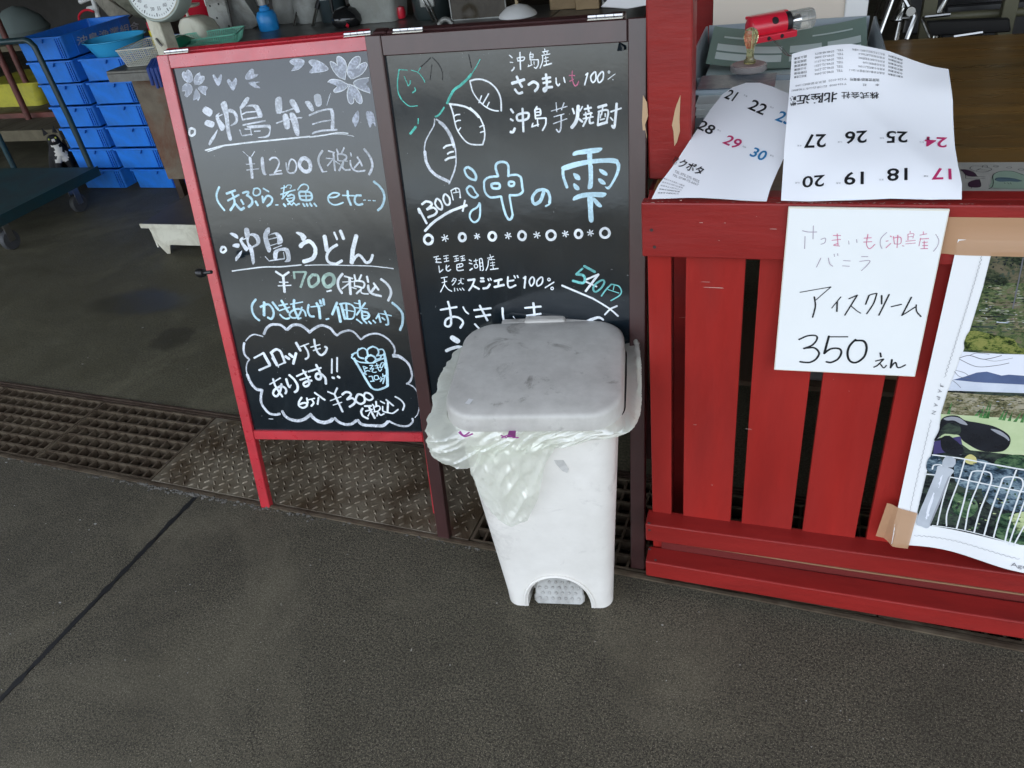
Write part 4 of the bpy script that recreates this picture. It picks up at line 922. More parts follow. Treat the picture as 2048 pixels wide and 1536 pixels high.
FP = Plane(bn.location+Vector((.0, -.100, 0)), (math.cos(R(9.8)), math.sin(R(9.8)), 0), (0, 0, 1))
MK['m'] = plain('purple_print', (.28, .05, .22), .6)
from mathutils.bvhtree import BVHTree
Wm = Matrix.Translation(bag.location) @ Matrix.Rotation(R(9.8), 4, 'Z')
ro = bpy.data.objects['folded_rim'].data
bv = BVHTree.FromPolygons([Wm @ v.co for v in ro.vertices], [tuple(f.vertices) for f in ro.polygons])
fn_ = Vector((math.sin(R(9.8)), -math.cos(R(9.8)), 0))
for o in write(FP, """
# printed_mark m 820 600 2.4
c9 235,636 262,655 300,642;c8 240,630 258,650 285,636;c8 437,650 470,662 520,660;c8 440,662 470,650 500,662
""", bag, .0):
    for v in o.data.vertices:
        h = bv.ray_cast(v.co+fn_*.15, -fn_)
        if h[0] is not None: v.co = h[0]+fn_*.0012
# grey scuffed hook mark on the front of the body
sp = Plane(bn.location+Vector((.0, -.045, 0)), (math.cos(R(9.8)), math.sin(R(9.8)), 0), (0, 0, 1))
mb = MB(); c = [FP.uv(820+x/2.4, 600+y/2.4) for x, y in ((634, 815), (650, 826), (680, 862), (707, 905), (700, 922), (680, 914), (648, 880), (632, 850))]
mb.add([Vector((0, 0, 0))]*0, [])
mm = MB(); n = len(c)
front = lambda z: -.046*sm(z, 0, .555)-.0
vsf = []
for q in c:
    zz = q.y; 
    vsf.append(Vector(((q.x), -.036-.0012, zz)))
mm.add(vsf+[v+Vector((0, -.004, 0)) for v in vsf], [tuple(range(n)), tuple(range(2*n-1, n-1, -1))]+[(i, (i+1) % n, n+(i+1) % n, n+i) for i in range(n)])
mm.build('front_latch', mat('worn_latch', (.55, .54, .51), .5, dirt=(.3, .29, .27), dscale=20, damt=.7), bn, False, bevel=.001)
# ------------------------------------------------------------------ red slatted stall front
YF = 1.287
st = thing('stall_front', 'low red slatted wooden stall front with a wide top board, right of the boards', 'stall counter', (.6, 1.32, 0))
XE = 1.75
def fbar(name, x0, y0, z0, x1, y1, z1, m_=None, bev=.003):
    return MB().box((x0, y0, z0), (x1, y1, z1)).build(name, m_ or m_fence, st, bevel=bev, seg=2)
fbar('top_board', -.233, YF, .862, XE, YF+.024, .966)
fbar('top_cap', -.226, YF+.0245, .93, XE, YF+.062, .9655)
xs_ = [(-.2265, -.183), (-.1565, -.0515), (-.0275, .0785), (.1010, .2075), (.2295, .335)]
x = .2295+.1295
while x < XE-.1: xs_.append((x, x+.106)); x += .1295
for i, (a, b) in enumerate(xs_):
    fbar('slat', a, 1.305, .07, b, 1.322, .93, m_fence_s, .002)
# two thick battens along the foot, the lower one bowed
for nm, z0, z1, y0, bow in (('foot_batten', .150, .203, 1.262, 0), ('foot_batten', .040, .090, 1.252, .010)):
    mb = MB(); rg = []
    for k in range(13):
        t = k/12; x = -.236+(XE+.236)*t; dy = -bow*math.sin(min(1, t*1.6)*math.pi*.8); dz = (-.006*t if bow else 0)
        rg.append([Vector((x, y0+dy, z0+dz)), Vector((x, y0+.050+dy*.5, z0+dz)), Vector((x, y0+.050+dy*.5, z1+dz)), Vector((x, y0+dy, z1+dz))])
    mb.loft(rg); mb.build(nm, m_fence, st, bevel=.003, seg=2)
mb = MB().box((-.205, 1.30, .045), (XE, 1.3045, .149)); mb.build('foot_board', mat('dark_foot_red', (.14, .016, .014), .6, bump=.3), st)  # darker red board in the recess between the battens
MB().tube([(-.16, 1.268, .1489), (.2, 1.262, .1485), (.8, 1.262, .148), (XE, 1.266, .148)], .0022, 6).build('bare_edge', m_rawwood, st)
for i in range(5): fbar('leg', (-.2255 if i == 0 else -.20+i*.48), 1.335, .0, (-.187 if i == 0 else -.15+i*.48), 1.375, .93, m_fence, .003)
m_screw = plain('screw', (.05, .03, .03), .4)
for px, py, Y in ((1303, 460, YF), (1309, 494, YF), (1298, 1046, 1.262), (1299, 1060, 1.262), (1299, 1098, 1.252), (1311, 1120, 1.252)):
    p = on_y(px, py, Y); MB().lathe([(.0032, 0), (.0030, .0008), (.0006, .0008)], p, 10, Matrix.Rotation(R(90), 4, 'X')).build('screw_head', m_screw, st)
# chipped paint along the top edge and scrapes on the slats
m_chip = mat('old_paint_chip', (.50, .36, .31), .8, bump=.4)
mb = MB()
for i in range(70):
    x = random.choice([random.uniform(-.23, .35), random.uniform(.0, .26)]); l_ = random.uniform(.001, .006); z = .9663+.00002*i
    y = YF+random.uniform(-.0, .004)
    mb.add([(x, y, z), (x+l_, y+random.uniform(-.001, .001), z), (x+l_*.8, y+.002*random.random()+.0005, z), (x+l_*.1, y+.001, z)], [(0, 1, 2, 3)])
for px, py, l_ in ((1395, 568, 26), (1397, 577, 60), (1345, 398, 8), (1500, 865, 40), (1395, 850, 30), (1441, 978, 12), (1647, 765, 3), (1712, 782, 6), (1322, 415, 16), (1500, 430, 4), (1440, 472, 5), (1560, 462, 6), (1420, 444, 12), (1470, 455, 9), (1520, 448, 20)):
    Y = 1.3048 if py > 515 else YF-.0002; p = on_y(px, py, Y); L__ = l_*.00065*random.uniform(.4, 1); hh = .0003+.0006*random.random(); p = p+Vector((random.uniform(-.02, .02), 0, random.uniform(-.01, .01)))
    mb.add([p, p+Vector((L__, 0, -.0004)), p+Vector((L__*.9, 0, hh)), p+Vector((L__*.1, 0, hh*.8))], [(0, 1, 2, 3)])
tag(mb.build('paint_chips', m_chip, st), kind='stuff')
# inner structure: plywood counter top and a plain dark inner board
m_ply = mat('varnished_plywood', (.27, .145, .040), .32, spec=.5, bump=.15, bscale=80, col2=(.20, .105, .030), vscale=3, stretch=(.5, 6, 1), dirt=(.10, .075, .035), dscale=2, damt=.5, rvar=.1)
ct = thing('counter_top', 'varnished brown plywood counter top behind the red stall front', 'counter', (.6, 2.0, 0))
MB().box((-.23, 1.3755, .925), (XE, 2.49, .945)).build('top', m_ply, ct, bevel=.002)
for x in (-.21, .75, 1.7): MB().box((x, 2.42, 0), (x+.045, 2.465, .9245)).build('leg', m_fence, ct)
MB().box((-.18, 1.90, .16), (XE, 2.30, .175)).build('shelf', mat('dim_shelf', (.12, .08, .05), .7), ct)
# boxes stored under the counter, seen through the slats
m_box = mat('grey_plastic_box', (.22, .22, .215), .55); m_card = mat('cardboard', (.34, .23, .13), .85, bump=.3)
for lb, a, b, m_ in (('grey plastic tub stored under the counter, seen through the gaps between slats', (-.02, 1.92, .176), (.18, 2.2, .62), m_box), ('dark crate stored under the counter behind the second slat gap', (.26, 1.95, .176), (.6, 2.25, .5), m_card)):
    t = thing('storage_box', lb, 'box', ((a[0]+b[0])/2, (a[1]+b[1])/2, a[2]))
    MB().box(a, b).build('body', m_, t, bevel=.01); MB().box((a[0]-.008, a[1]-.008, b[2]+.001), (b[0]+.008, b[1]+.008, b[2]+.02)).build('lid', m_, t, bevel=.004)
# corner post rising at the left end
pt_ = thing('corner_post', 'square red wooden post rising at the left end of the stall front', 'post', (-.19, 1.48, 0))
pa, pb = on_y(1291, 0, 1.45), on_y(1386, 0, 1.45)
MB().box((pa.x, 1.45, .9455), (pb.x, 1.515, 2.74)).build('shaft', m_fence, pt_, bevel=.003)
MB().box((pa.x, 1.45, 0), (pb.x, 1.515, .9245)).build('lower_shaft', m_fence, pt_)
m_tape = mat('beige_tape', (.50, .34, .20), .35, spec=.5, bump=.1, bscale=40, alpha=.93)
mb = MB(); v = [on_y(x, y, 1.4493) for x, y in ((1361, 190), (1359, 240), (1360, 262), (1354, 284), (1349, 292), (1347, 262), (1344, 250), (1350, 220), (1353, 210))]
mb.add(v, [tuple(range(len(v)))]); mb.add([p+Vector((-.0, -.0012, 0)) for p in v[2:7]], [tuple(range(5))])
mb2 = MB(); v = [on_y(x, y, 1.4493) for x, y in ((1286, 190), (1294, 205), (1296, 232), (1290, 250), (1294, 275), (1287, 278), (1284, 240))]
mb2.add(v, [tuple(range(len(v)))])
mb.build('torn_tape', m_tape, pt_); mb2.build('torn_tape', m_tape, pt_)
# second post and pale panel farther back
p2 = thing('rear_post', 'dark red wooden post standing behind the letter tray', 'post', (-.3, 2.62, 0)); MB().box((-.300, 2.6, 0), (-.238, 2.66, 2.74)).build('shaft', m_fence, p2, bevel=.003)
pn = thing('notice_panel', 'cream panel in a white frame standing upright behind the letter tray', 'panel', (-.02, 2.55, .945))
m_cream = mat('cream_panel', (.68, .60, .50), .6, bump=.15); m_wh = mat('white_gloss', (.78, .78, .76), .4)
MB().box((-.235, 2.55, .93), (.125, 2.565, 1.5)).build('panel_face', m_cream, pn); MB().box((.1255, 2.54, .93), (.185, 2.575, 1.5)).build('frame_side', m_wh, pn, bevel=.003)
MB().box((-.24, 2.535, .928), (.125, 2.549, .952)).build('frame_bottom', m_wh, pn, bevel=.003)

# ------------------------------------------------------------------ papers on the stall front
m_paper = mat('sign_card', (.80, .82, .81), .55, bump=.06, bscale=30, col2=(.77, .79, .78), vscale=3); m_cardedge = mat('card_edge', (.72, .68, .58), .7)
SP = Plane((0, YF-.0095, 0), (1, 0, 0), (0, 0, 1))
def quad_uv(pl, pts): return [pl.uv(*p) for p in pts]
sg = thing('price_card', 'white handwritten ice cream price card hanging from the top board', 'sign', (.13, YF-.006, .8))
Q = quad_uv(SP, ((1577, 414), (1900, 419), (1830, 754), (1548, 740)))
mb = MB(); fr_ = [SP.at(q.x, q.y, 0) for q in Q]; bk = [SP.at(q.x, q.y, -.0045) for q in Q]
cc = sum((q for q in Q), Vector((0, 0)))/4
mb.add(fr_+bk, [(0, 3, 2, 1), (4, 5, 6, 7), (0, 1, 5, 4), (1, 2, 6, 5), (2, 3, 7, 6), (3, 0, 4, 7)]); mb.build('card_back', m_cardedge, sg, bevel=.0008)
ins = [cc+(q-cc)*Vector((1, 1)).length/Vector((1, 1)).length*.985 for q in Q]
# paper face with faint buckles
mb = MB(); n = 24; vs = []
for j in range(n+1):
    for i in range(n+1):
        u, v = i/n, j/n; q = (ins[3]*(1-u)+ins[2]*u)*(1-v)+(ins[0]*(1-u)+ins[1]*u)*v
        vs.append(SP.at(q.x, q.y, .0006+.0004*noise.noise(Vector((u*4, v*5, 3)))))
mb.add(vs, [(j*(n+1)+i, j*(n+1)+i+1, (j+1)*(n+1)+i+1, (j+1)*(n+1)+i) for j in range(n) for i in range(n)]); mb.build('paper_face', m_paper, sg, smooth=True)
write(SP, SIGN, sg, .0013)
# translucent tape strip along the top board and strip of clear tape on the edge
tp = thing('tape_strip', 'wide strip of beige tape along the top board holding the poster', 'tape', (.5, YF-.001, .92))
TPl = Plane((0, YF-.0012, 0), (1, 0, 0), (0, 0, 1))
Q = quad_uv(TPl, ((1897, 434), (2048, 436), (2048, 513), (1884, 505)))
q1 = Q[0]; q3 = Q[3]
m_tape2 = mat('beige_tape_wide', (.50, .30, .17), .32, alpha=.80, bump=.1, bscale=30)
mb = MB(); mb.add([TPl.at(q1.x-.004, q1.y, 0), TPl.at(1.02, q1.y+.0, 0), TPl.at(1.02, q3.y-.002, 0), TPl.at(q3.x-.006, q3.y, 0)], [(0, 3, 2, 1)])
PTY = YF-.0030

# poster
po = thing('photo_poster', 'large glossy photo poster with a white border taped to the stall front', 'poster', (.55, 1.27, .55))
PP = Plane((0, PTY, 0), (1, 0, 0), (0, 0, 1))
def pbend(a, b): return .0015+.004*math.sin(a*14)*sm(.55-b, -.2, .3) + .012*sm(.33-b, 0, .1)*(.5+.5*math.sin(a*26+1.2)) + .010*sm(.5-b, 0, .28) + .012*sm(.9-b, .2, .6)*sm(a, .3, .5)
PP.bend = pbend
tl = PP.uv(1916, 478); bl = PP.uv(1808, 1088)
PX0, PX1, PZ0, PZ1 = tl.x, tl.x+.45, .258, tl.y
def grid_quad(pl, P4, nx, ny, h):
    mb = MB(); vs = []
    for j in range(ny+1):
        for i in range(nx+1):
            u, v = i/nx, j/ny; q = (P4[0]*(1-u)+P4[1]*u)*(1-v)+(P4[3]*(1-u)+P4[2]*u)*v
            vs.append(pl.at(q.x, q.y, h))
    mb.add(vs, [(j*(nx+1)+i, j*(nx+1)+i+1, (j+1)*(nx+1)+i+1, (j+1)*(nx+1)+i) for j in range(ny) for i in range(nx)]); return mb
b0 = PP.uv(1788, 1073); b1 = PP.uv(2048, 1118)
grid_quad(PP, [Vector((PX0, b0.y-.002)), Vector((PX1, b1.y-.012)), Vector((PX1, PZ1)), Vector((PX0, PZ1))], 60, 70, 0).build('sheet', mat('poster_white', (.80, .81, .81), .25, coat=.3), po, smooth=True)
def noisy(name, c1, c2, sc, c3=None, rough=.25):
    """fine multi-coloured print grain, several noises layered like foliage seen from afar"""
    m = bpy.data.materials.new(name); m.use_nodes = True; t = m.node_tree; N = t.nodes; L = t.links; b = N['Principled BSDF']
    b.inputs['Roughness'].default_value = rough; b.inputs['Coat Weight'].default_value = .2
    tc = N.new('ShaderNodeTexCoord'); mp = N.new('ShaderNodeMapping'); mp.inputs['Scale'].default_value = (1, 1, 1.7); L.new(tc.outputs['Object'], mp.inputs[0])
    def ns(k, d=4, dist=.5):
        n_ = N.new('ShaderNodeTexNoise'); n_.inputs['Scale'].default_value = k; n_.inputs['Detail'].default_value = d; n_.inputs['Roughness'].default_value = .7; n_.inputs['Distortion'].default_value = dist; L.new(mp.outputs[0], n_.inputs['Vector']); return n_.outputs[0]
    ad = N.new('ShaderNodeMath'); ad.operation = 'MULTIPLY_ADD'; L.new(ns(sc*2.6, 5), ad.inputs[0]); ad.inputs[1].default_value = .6; L.new(ns(sc*.5, 3), ad.inputs[2])
    r_ = N.new('ShaderNodeValToRGB'); e = r_.color_ramp.elements; L.new(ad.outputs[0], r_.inputs[0])
    c3_ = c3 or tuple(q*1.3 for q in c1)
    e[0].position = .60; e[0].color = (*[q*.35 for q in c2], 1); e[1].position = .96; e[1].color = (*c3_, 1)
    for p_, c_ in ((.72, c2), (.80, c1), (.87, tuple((x+y)/2 for x, y in zip(c1, c3_)))):
        q = e.new(p_); q.color = (*c_, 1)
    L.new(r_.outputs[0], b.inputs['Base Color']); return m
def softp(name, c1, c2, sc): return mat(name, c1, .25, coat=.2, col2=c2, vscale=sc)
PM = {'forest': noisy('print_forest', (.055, .065, .035), (.018, .028, .016), 60, (.13, .11, .07)), 'field': noisy('print_field', (.10, .13, .05), (.045, .07, .03), 70, (.16, .13, .09)),
      'row': noisy('print_row', (.13, .17, .08), (.06, .09, .04), 90, (.3, .3, .24)), 'shrub': noisy('print_shrub', (.14, .17, .04), (.03, .05, .012), 110, (.24, .24, .07)), 'sky': plain('print_sky', (.74, .76, .82), .25),
      'lake': softp('print_lake', (.62, .66, .74), (.50, .55, .64), 12), 'hill': softp('print_hill', (.10, .14, .26), (.08, .11, .21), 14), 'soil': noisy('print_soil', (.20, .18, .10), (.10, .10, .05), 90, (.36, .33, .24)),
      'blade': noisy('print_blade', (.07, .19, .06), (.03, .10, .03), 60), 'pale': softp('print_blur', (.55, .62, .38), (.42, .52, .28), 7), 'black': softp('print_black', (.012, .013, .016), (.02, .022, .028), 12),
      'dark': noisy('print_dark', (.020, .026, .026), (.010, .014, .016), 30, (.05, .07, .05)), 'melon': noisy('print_melon', (.07, .13, .06), (.02, .05, .03), 40, (.13, .2, .11)), 'melonb': noisy('print_melon_blue', (.07, .11, .15), (.02, .04, .06), 50, (.22, .30, .34)),
      'wire': plain('print_wire', (.72, .74, .74), .25), 'silver': softp('print_silver', (.50, .53, .57), (.38, .41, .45), 12), 'hi': plain('print_highlight', (.30, .31, .34), .25), 'yel': plain('print_yellow', (.55, .50, .20), .25), 'line': plain('print_line', (.12, .12, .13), .4), 'purple': plain('print_purple', (.06, .05, .14), .3), 'leaf': noisy('print_leaf', (.40, .46, .24), (.20, .26, .12), 40)}
_pl = [0]
def ppoly(key, name, pts, ox, oy, sc, sm_=0):
    P = [PP.uv(ox+x/sc, oy+y/sc) for x, y in pts]
    if sm_: P = spline(P+[P[0]], sm_)[:-1]
    _pl[0] += 1; h = .0004+_pl[0]*.000018
    # densify through a fine triangulated grid so that the print follows the sheet
    bm = bmesh.new(); vv = [bm.verts.new((p.x, p.y, 0)) for p in P]; f = bm.faces.new(vv)
    if f.normal.z < 0: f.normal_flip()
    x0, x1 = min(p.x for p in P), max(p.x for p in P); y0, y1 = min(p.y for p in P), max(p.y for p in P)
    for ax, lo, hi in ((0, x0, x1), (1, y0, y1)):
        k = math.floor(lo/.012)+1
        while k*.012 < hi:
            co = (k*.012, 0, 0) if ax == 0 else (0, k*.012, 0); no = (1, 0, 0) if ax == 0 else (0, 1, 0)
            bmesh.ops.bisect_plane(bm, geom=bm.verts[:]+bm.edges[:]+bm.faces[:], plane_co=co, plane_no=no, dist=1e-7); k += 1
    bmesh.ops.bisect_plane(bm, geom=bm.verts[:]+bm.edges[:]+bm.faces[:], plane_co=(PX1-.03, 0, 0), plane_no=(1, 0, 0), clear_outer=True)
    for v_ in bm.verts: v_.co = PP.at(v_.co.x, v_.co.y, h)
    me = bpy.data.meshes.new(name); bm.to_mesh(me); bm.free(); return link(name, me, PM[key], po)
def pline(key, name, groups, ox, oy, sc):
    mb = MB()
    for wd, pts in groups:
        _pl[0] += .2; P = spline([PP.uv(ox+x/sc, oy+y/sc) for x, y in pts], 8)
        P = [p for p in P if p.x < PX1-.031]
        P2 = [P[0]]
        for p in P[1:]:
            k = max(1, int((p-P2[-1]).length/.010)); a = P2[-1]
            for j in range(1, k+1): P2.append(a.lerp(p, j/k))
        ribbon(mb, PP, P2, wd*.00023*4/sc, .0004+_pl[0]*.000018)
    return mb.build(name, PM[key], po)
W = (1780, 420, 4.041); X = (1780, 780, 4.388)
ppoly('forest', 'print_trees', [(820, 340), (2700, 340), (2700, 620), (755, 600)], *W)
ppoly('field', 'print_field', [(760, 590), (870, 600), (960, 585), (2700, 600), (2700, 1180), (900, 1160), (590, 1140)], *W)
for k, (x0, y0, x1, y1, c) in enumerate(((760, 650, 900, 656, 'row'), (740, 740, 970, 750, 'soil'), (735, 800, 960, 812, 'row'), (700, 850, 940, 858, 'dark'), (860, 895, 965, 905, 'lake'), (1010, 640, 1300, 650, 'row'), (1000, 930, 1300, 980, 'soil'), (1020, 700, 1300, 712, 'row'), (660, 930, 860, 944, 'dark'), (780, 618, 900, 628, 'soil'))):
    ppoly(c, 'print_row', [(x0, y0), (x1, y0+2), (x1, y1+6), (x0, y1)], *W)
rp_ = random.Random(3)
def sprinkle(key, n, x0, x1, y0, y1, ox, oy, sc, wmax, hmax):
    mb = MB()
    for _ in range(n):
        x, y = rp_.uniform(x0, x1), rp_.uniform(y0, y1); w_ = wmax*rp_.uniform(.3, 1); h_ = hmax*rp_.uniform(.3, 1)
        if sc < 4.2 and x-w_ < 820-(y-360)*.3231+6: continue
        k = rp_.randint(5, 8); _pl[0] += .02
        q = [PP.uv(ox+(x+w_*math.cos(6.283*i/k)*rp_.uniform(.5, 1))/sc, oy+(y+h_*math.sin(6.283*i/k)*rp_.uniform(.5, 1))/sc) for i in range(k)]
        mb.add([PP.at(p.x, p.y, .0004+_pl[0]*.000018) for p in reversed(q)], [tuple(range(k))])
    o = mb.build('print_detail', PM[key], po); tag(o, kind='stuff'); return o
for key, n, y0, y1, wm, hm in (('forest', 90, 350, 600, 26, 22), ('dark', 60, 360, 590, 22, 16), ('row', 140, 600, 980, 60, 7), ('dark', 120, 600, 1000, 46, 8), ('soil', 60, 620, 960, 40, 5), ('field', 120, 600, 1000, 40, 9), ('lake', 20, 700, 960, 16, 4)):
    sprinkle(key, int(n*1.9), 560, 1800, y0, y1, *W, wm, hm)
ppoly('shrub', 'print_shrub', [(640, 975), (760, 985), (870, 1010), (1000, 1040), (1060, 1110), (1300, 1110), (1300, 1175), (950, 1150), (760, 1130), (600, 1110)], *W, 3)
ppoly('sky', 'print_sky', [(585, 1140), (900, 1158), (2700, 1200), (2700, 1460), (500, 1380)], *W)
ppoly('hill', 'print_hill', [(505, 1368), (600, 1342), (700, 1308), (780, 1300), (900, 1332), (960, 1324), (1100, 1334), (2700, 1330), (2700, 1480), (760, 1392)], *W)
ppoly('lake', 'print_lake', [(500, 1372), (760, 1390), (2700, 1475), (2700, 1560), (474, 1450)], *W)
pline('line', 'print_branches', [(6, [(560, 1190), (640, 1170), (760, 1200), (900, 1170)]), (5, [(560, 1200), (700, 1260), (860, 1250), (960, 1230)]), (4, [(640, 1170), (700, 1150), (800, 1160)]), (4, [(530, 1290), (600, 1310), (640, 1340)]), (4, [(520, 1300), (560, 1340), (640, 1360)]), (4, [(505, 1372), (540, 1400), (570, 1430)]), (3, [(760, 1200), (850, 1215), (990, 1190)])], *W)
pline('line', 'print_pole', [(9, [(1075, 380), (1030, 600), (990, 790)])], *W)
ppoly('soil', 'print_field', [(507, 0), (2700, 80), (2700, 260), (1100, 240), (445, 208)], *X)
ppoly('dark', 'print_bank', [(508, 0), (2700, 60), (2700, 85), (900, 40), (506, 12)], *X)
ppoly('pale', 'print_blur', [(445, 206), (1100, 240), (2700, 290), (2700, 620), (1000, 600), (430, 500)], *X)
for k, (bx, by, tx, ty) in enumerate(((790, 235, 825, 120), (820, 240, 875, 85), (850, 240, 890, 90), (960, 250, 1010, 150), (990, 255, 1040, 145), (1040, 260, 1075, 170), (1090, 265, 1160, 170), (1150, 270, 1200, 130), (510, 205, 545, 90), (750, 220, 800, 150))):
    ppoly('blade', 'print_blade', [(bx-14, by), (tx, ty), (bx+16, by+2)], *X)
ppoly('dark', 'print_basket_shade', [(395, 430), (520, 395), (700, 520), (1060, 545), (1300, 640), (2700, 700), (2700, 1330), (1100, 1262), (250, 1150), (238, 1050)], *X)
ppoly('purple', 'print_cloth', [(385, 450), (620, 400), (640, 520), (380, 560)], *X)
ppoly('melonb', 'print_melon', [(320, 690), (335, 600), (390, 570), (445, 600), (470, 680), (400, 740)], *X, 5)
ppoly('melonb', 'print_melon', [(560, 700), (580, 620), (700, 590), (850, 610), (950, 680), (900, 800), (700, 850), (580, 800)], *X, 5)
ppoly('melon', 'print_melon', [(910, 620), (1000, 560), (1150, 545), (1300, 590), (1320, 720), (1000, 680)], *X, 5)
ppoly('melonb', 'print_melon', [(800, 840), (840, 720), (960, 670), (1100, 665), (1250, 700), (1330, 850), (1200, 1000), (950, 990), (830, 930)], *X, 5)
ppoly('melon', 'print_melon', [(540, 1000), (560, 900), (640, 880), (740, 930), (760, 1010), (680, 1080), (570, 1060)], *X, 5)
ppoly('melon', 'print_melon', [(900, 1180), (930, 1060), (1050, 1020), (1250, 1050), (1300, 1250), (1000, 1250)], *X, 5)
ppoly('leaf', 'print_leaf', [(1030, 1050), (1180, 1000), (1300, 1030), (1250, 1120), (1120, 1170), (1060, 1100)], *X, 4)
ppoly('yel', 'print_stem', [(650, 590), (700, 555), (750, 580), (755, 630), (700, 640), (655, 620)], *X, 3)
ppoly('black', 'print_saddle', [(385, 440), (430, 350), (445, 260), (500, 222), (590, 220), (660, 260), (780, 280), (900, 305), (1000, 350), (1050, 400), (1040, 470), (980, 520), (860, 530), (760, 510), (640, 440), (600, 390), (480, 380), (430, 410)], *X, 4)
ppoly('hi', 'print_gleam', [(880, 330), (960, 345), (1030, 395), (1040, 430), (1000, 400), (930, 365)], *X, 4)
ppoly('dark', 'print_saddle_hollow', [(445, 345), (500, 290), (580, 285), (620, 330), (600, 385), (480, 380), (430, 410)], *X, 3)
ppoly('hi', 'print_gleam', [(470, 245), (540, 228), (620, 245), (680, 300), (620, 290), (560, 262), (500, 262)], *X, 4)
ppoly('black', 'print_clamp', [(450, 420), (520, 400), (640, 500), (620, 560), (560, 570), (480, 540), (450, 500)], *X, 4)
sprinkle('melonb', 40, 330, 1200, 600, 1000, *X, 30, 5); sprinkle('melon', 60, 400, 1200, 640, 1200, *X, 26, 14); sprinkle('dark', 70, 340, 1200, 700, 1200, *X, 30, 16); sprinkle('leaf', 18, 560, 1200, 880, 1200, *X, 22, 8); sprinkle('hi', 30, 360, 1200, 560, 1000, *X, 16, 3)
sprinkle('soil', 60, 520, 1200, 40, 200, *X, 40, 6); sprinkle('dark', 60, 520, 1200, 30, 205, *X, 36, 5); sprinkle('row', 30, 520, 1200, 60, 215, *X, 30, 5); sprinkle('lake', 14, 560, 1100, 70, 150, *X, 26, 3)
pline('wire', 'print_wires', [(14, [(370, 565), (600, 590), (850, 625), (1200, 670), (1700, 720), (2300, 800)]), (13, [(310, 730), (500, 750), (850, 800), (1200, 850), (1700, 900), (2300, 985)]),
    (12, [(655, 600), (600, 780), (500, 1040), (490, 1160)]), (12, [(835, 630), (770, 800), (690, 990), (650, 1180)]), (12, [(1100, 670), (1030, 840), (950, 1040), (890, 1225)]),
    (12, [(520, 760), (460, 950), (410, 1155)]), (13, [(575, 1180), (640, 960), (700, 740), (740, 695), (860, 700), (885, 745), (860, 830), (780, 1020), (725, 1200)]), (13, [(810, 1215), (880, 1000), (960, 800), (1000, 735), (1130, 735), (1155, 790), (1120, 870), (1040, 1080), (985, 1250)]),
    (12, [(370, 690), (385, 655), (440, 650), (455, 665)]), (12, [(1020, 1265), (1110, 1050), (1190, 860), (1230, 790), (1330, 790)]), (12, [(1060, 1270), (1180, 1080), (1260, 900)]), (10, [(365, 1160), (700, 1195), (1100, 1262)])], *X)
ppoly('silver', 'print_tube', [(225, 1130), (300, 950), (400, 720), (420, 660), (500, 670), (560, 700), (520, 760), (440, 960), (370, 1110), (330, 1180), (270, 1165)], *X, 3)
ppoly('sky', 'print_tube_light', [(300, 1080), (390, 860), (440, 730), (462, 735), (420, 870), (330, 1100)], *X, 2)
ppoly('hi', 'print_tube_shade', [(352, 1120), (440, 920), (505, 760), (520, 762), (440, 960), (372, 1108), (345, 1160)], *X, 2)
ppoly('silver', 'print_collar', [(455, 655), (490, 575), (575, 600), (550, 670)], *X, 2)
ppoly('sky', 'print_border_strip', [(205, 1160), (330, 1178), (700, 1208), (1100, 1270), (2700, 1400), (2700, 1480), (1100, 1350), (700, 1270), (190, 1210)], *X) if False else None
zz = [(740, 365)]; 
for k in range(1, 62): zz.append((740-300*(k/61)**1.05-(6 if k % 2 else -6), 365+980*k/61))
pline('line', 'margin_line', [(2.4, zz)], *W)
zz = [(360-190*(k/40)+(4 if k % 2 else -4), 255+790*k/40) for k in range(41)]; pline('line', 'margin_line', [(2.4, zz)], *X)
zz = [(205+900*(k/40), 1235+130*(k/40)**1.1+(4 if k % 2 else -4)) for k in range(41)]; pline('line', 'margin_line', [(2.4, zz)], *X)
m_ink = plain('printed_black', (.010, .011, .013), .45); m_grey = plain('printed_grey', (.22, .22, .23), .5); m_pink = plain('printed_magenta', (.50, .03, .13), .45); m_blue = plain('printed_blue', (.015, .19, .42), .45)
for ch, (x, y) in zip('JAPAN', ((430, 1408), (414, 1456), (397, 1512), None, None) if False else ((1884, 769), (1880, 781), (1876.5, 795), (1872, 809), (1868, 824))):
    print_text(PP, ch, (x-3.2, y-4), (x-5.0, y+2.6), (x+4.0, y-2.2), m_grey, po, 0, .0012)
print_text(PP, 'Agric', (2014, 1106), (2056, 1113), (2015, 1097), m_grey, po, 0, .0012)
# tapes over the poster
vs = []; n = 60; xa, xb = q1.x-.004, 1.02
for j in range(7):
    for i in range(n+1):
        x = xa+(xb-xa)*i/n; z = (q3.y-.002)+(q1.y-q3.y+.002)*j/6; xe = x-(.010*(1-j/6) if i == 0 else 0)
        onp = sm(x, PX0-.010, PX0+.006)*sm(PZ1+.006-z, -.004, .006)
        vs.append(Vector((xe, YF-.0013-(.0030+PP.bend(x, z))*onp, z)))
mb = MB(); mb.add(vs, [(j*(n+1)+i, j*(n+1)+i+1, (j+1)*(n+1)+i+1, (j+1)*(n+1)+i) for j in range(6) for i in range(n)]); mb.build('tape', m_tape2, tp, smooth=True)
mb = MB(); Q = quad_uv(PP, ((1774, 1004), (1834, 1021), (1814, 1084), (1751, 1070)))
tq = thing('tape_patch', 'square of beige tape on the lower left corner of the poster', 'tape', (.26, YF-.01, .27))
vs = []; n = 8
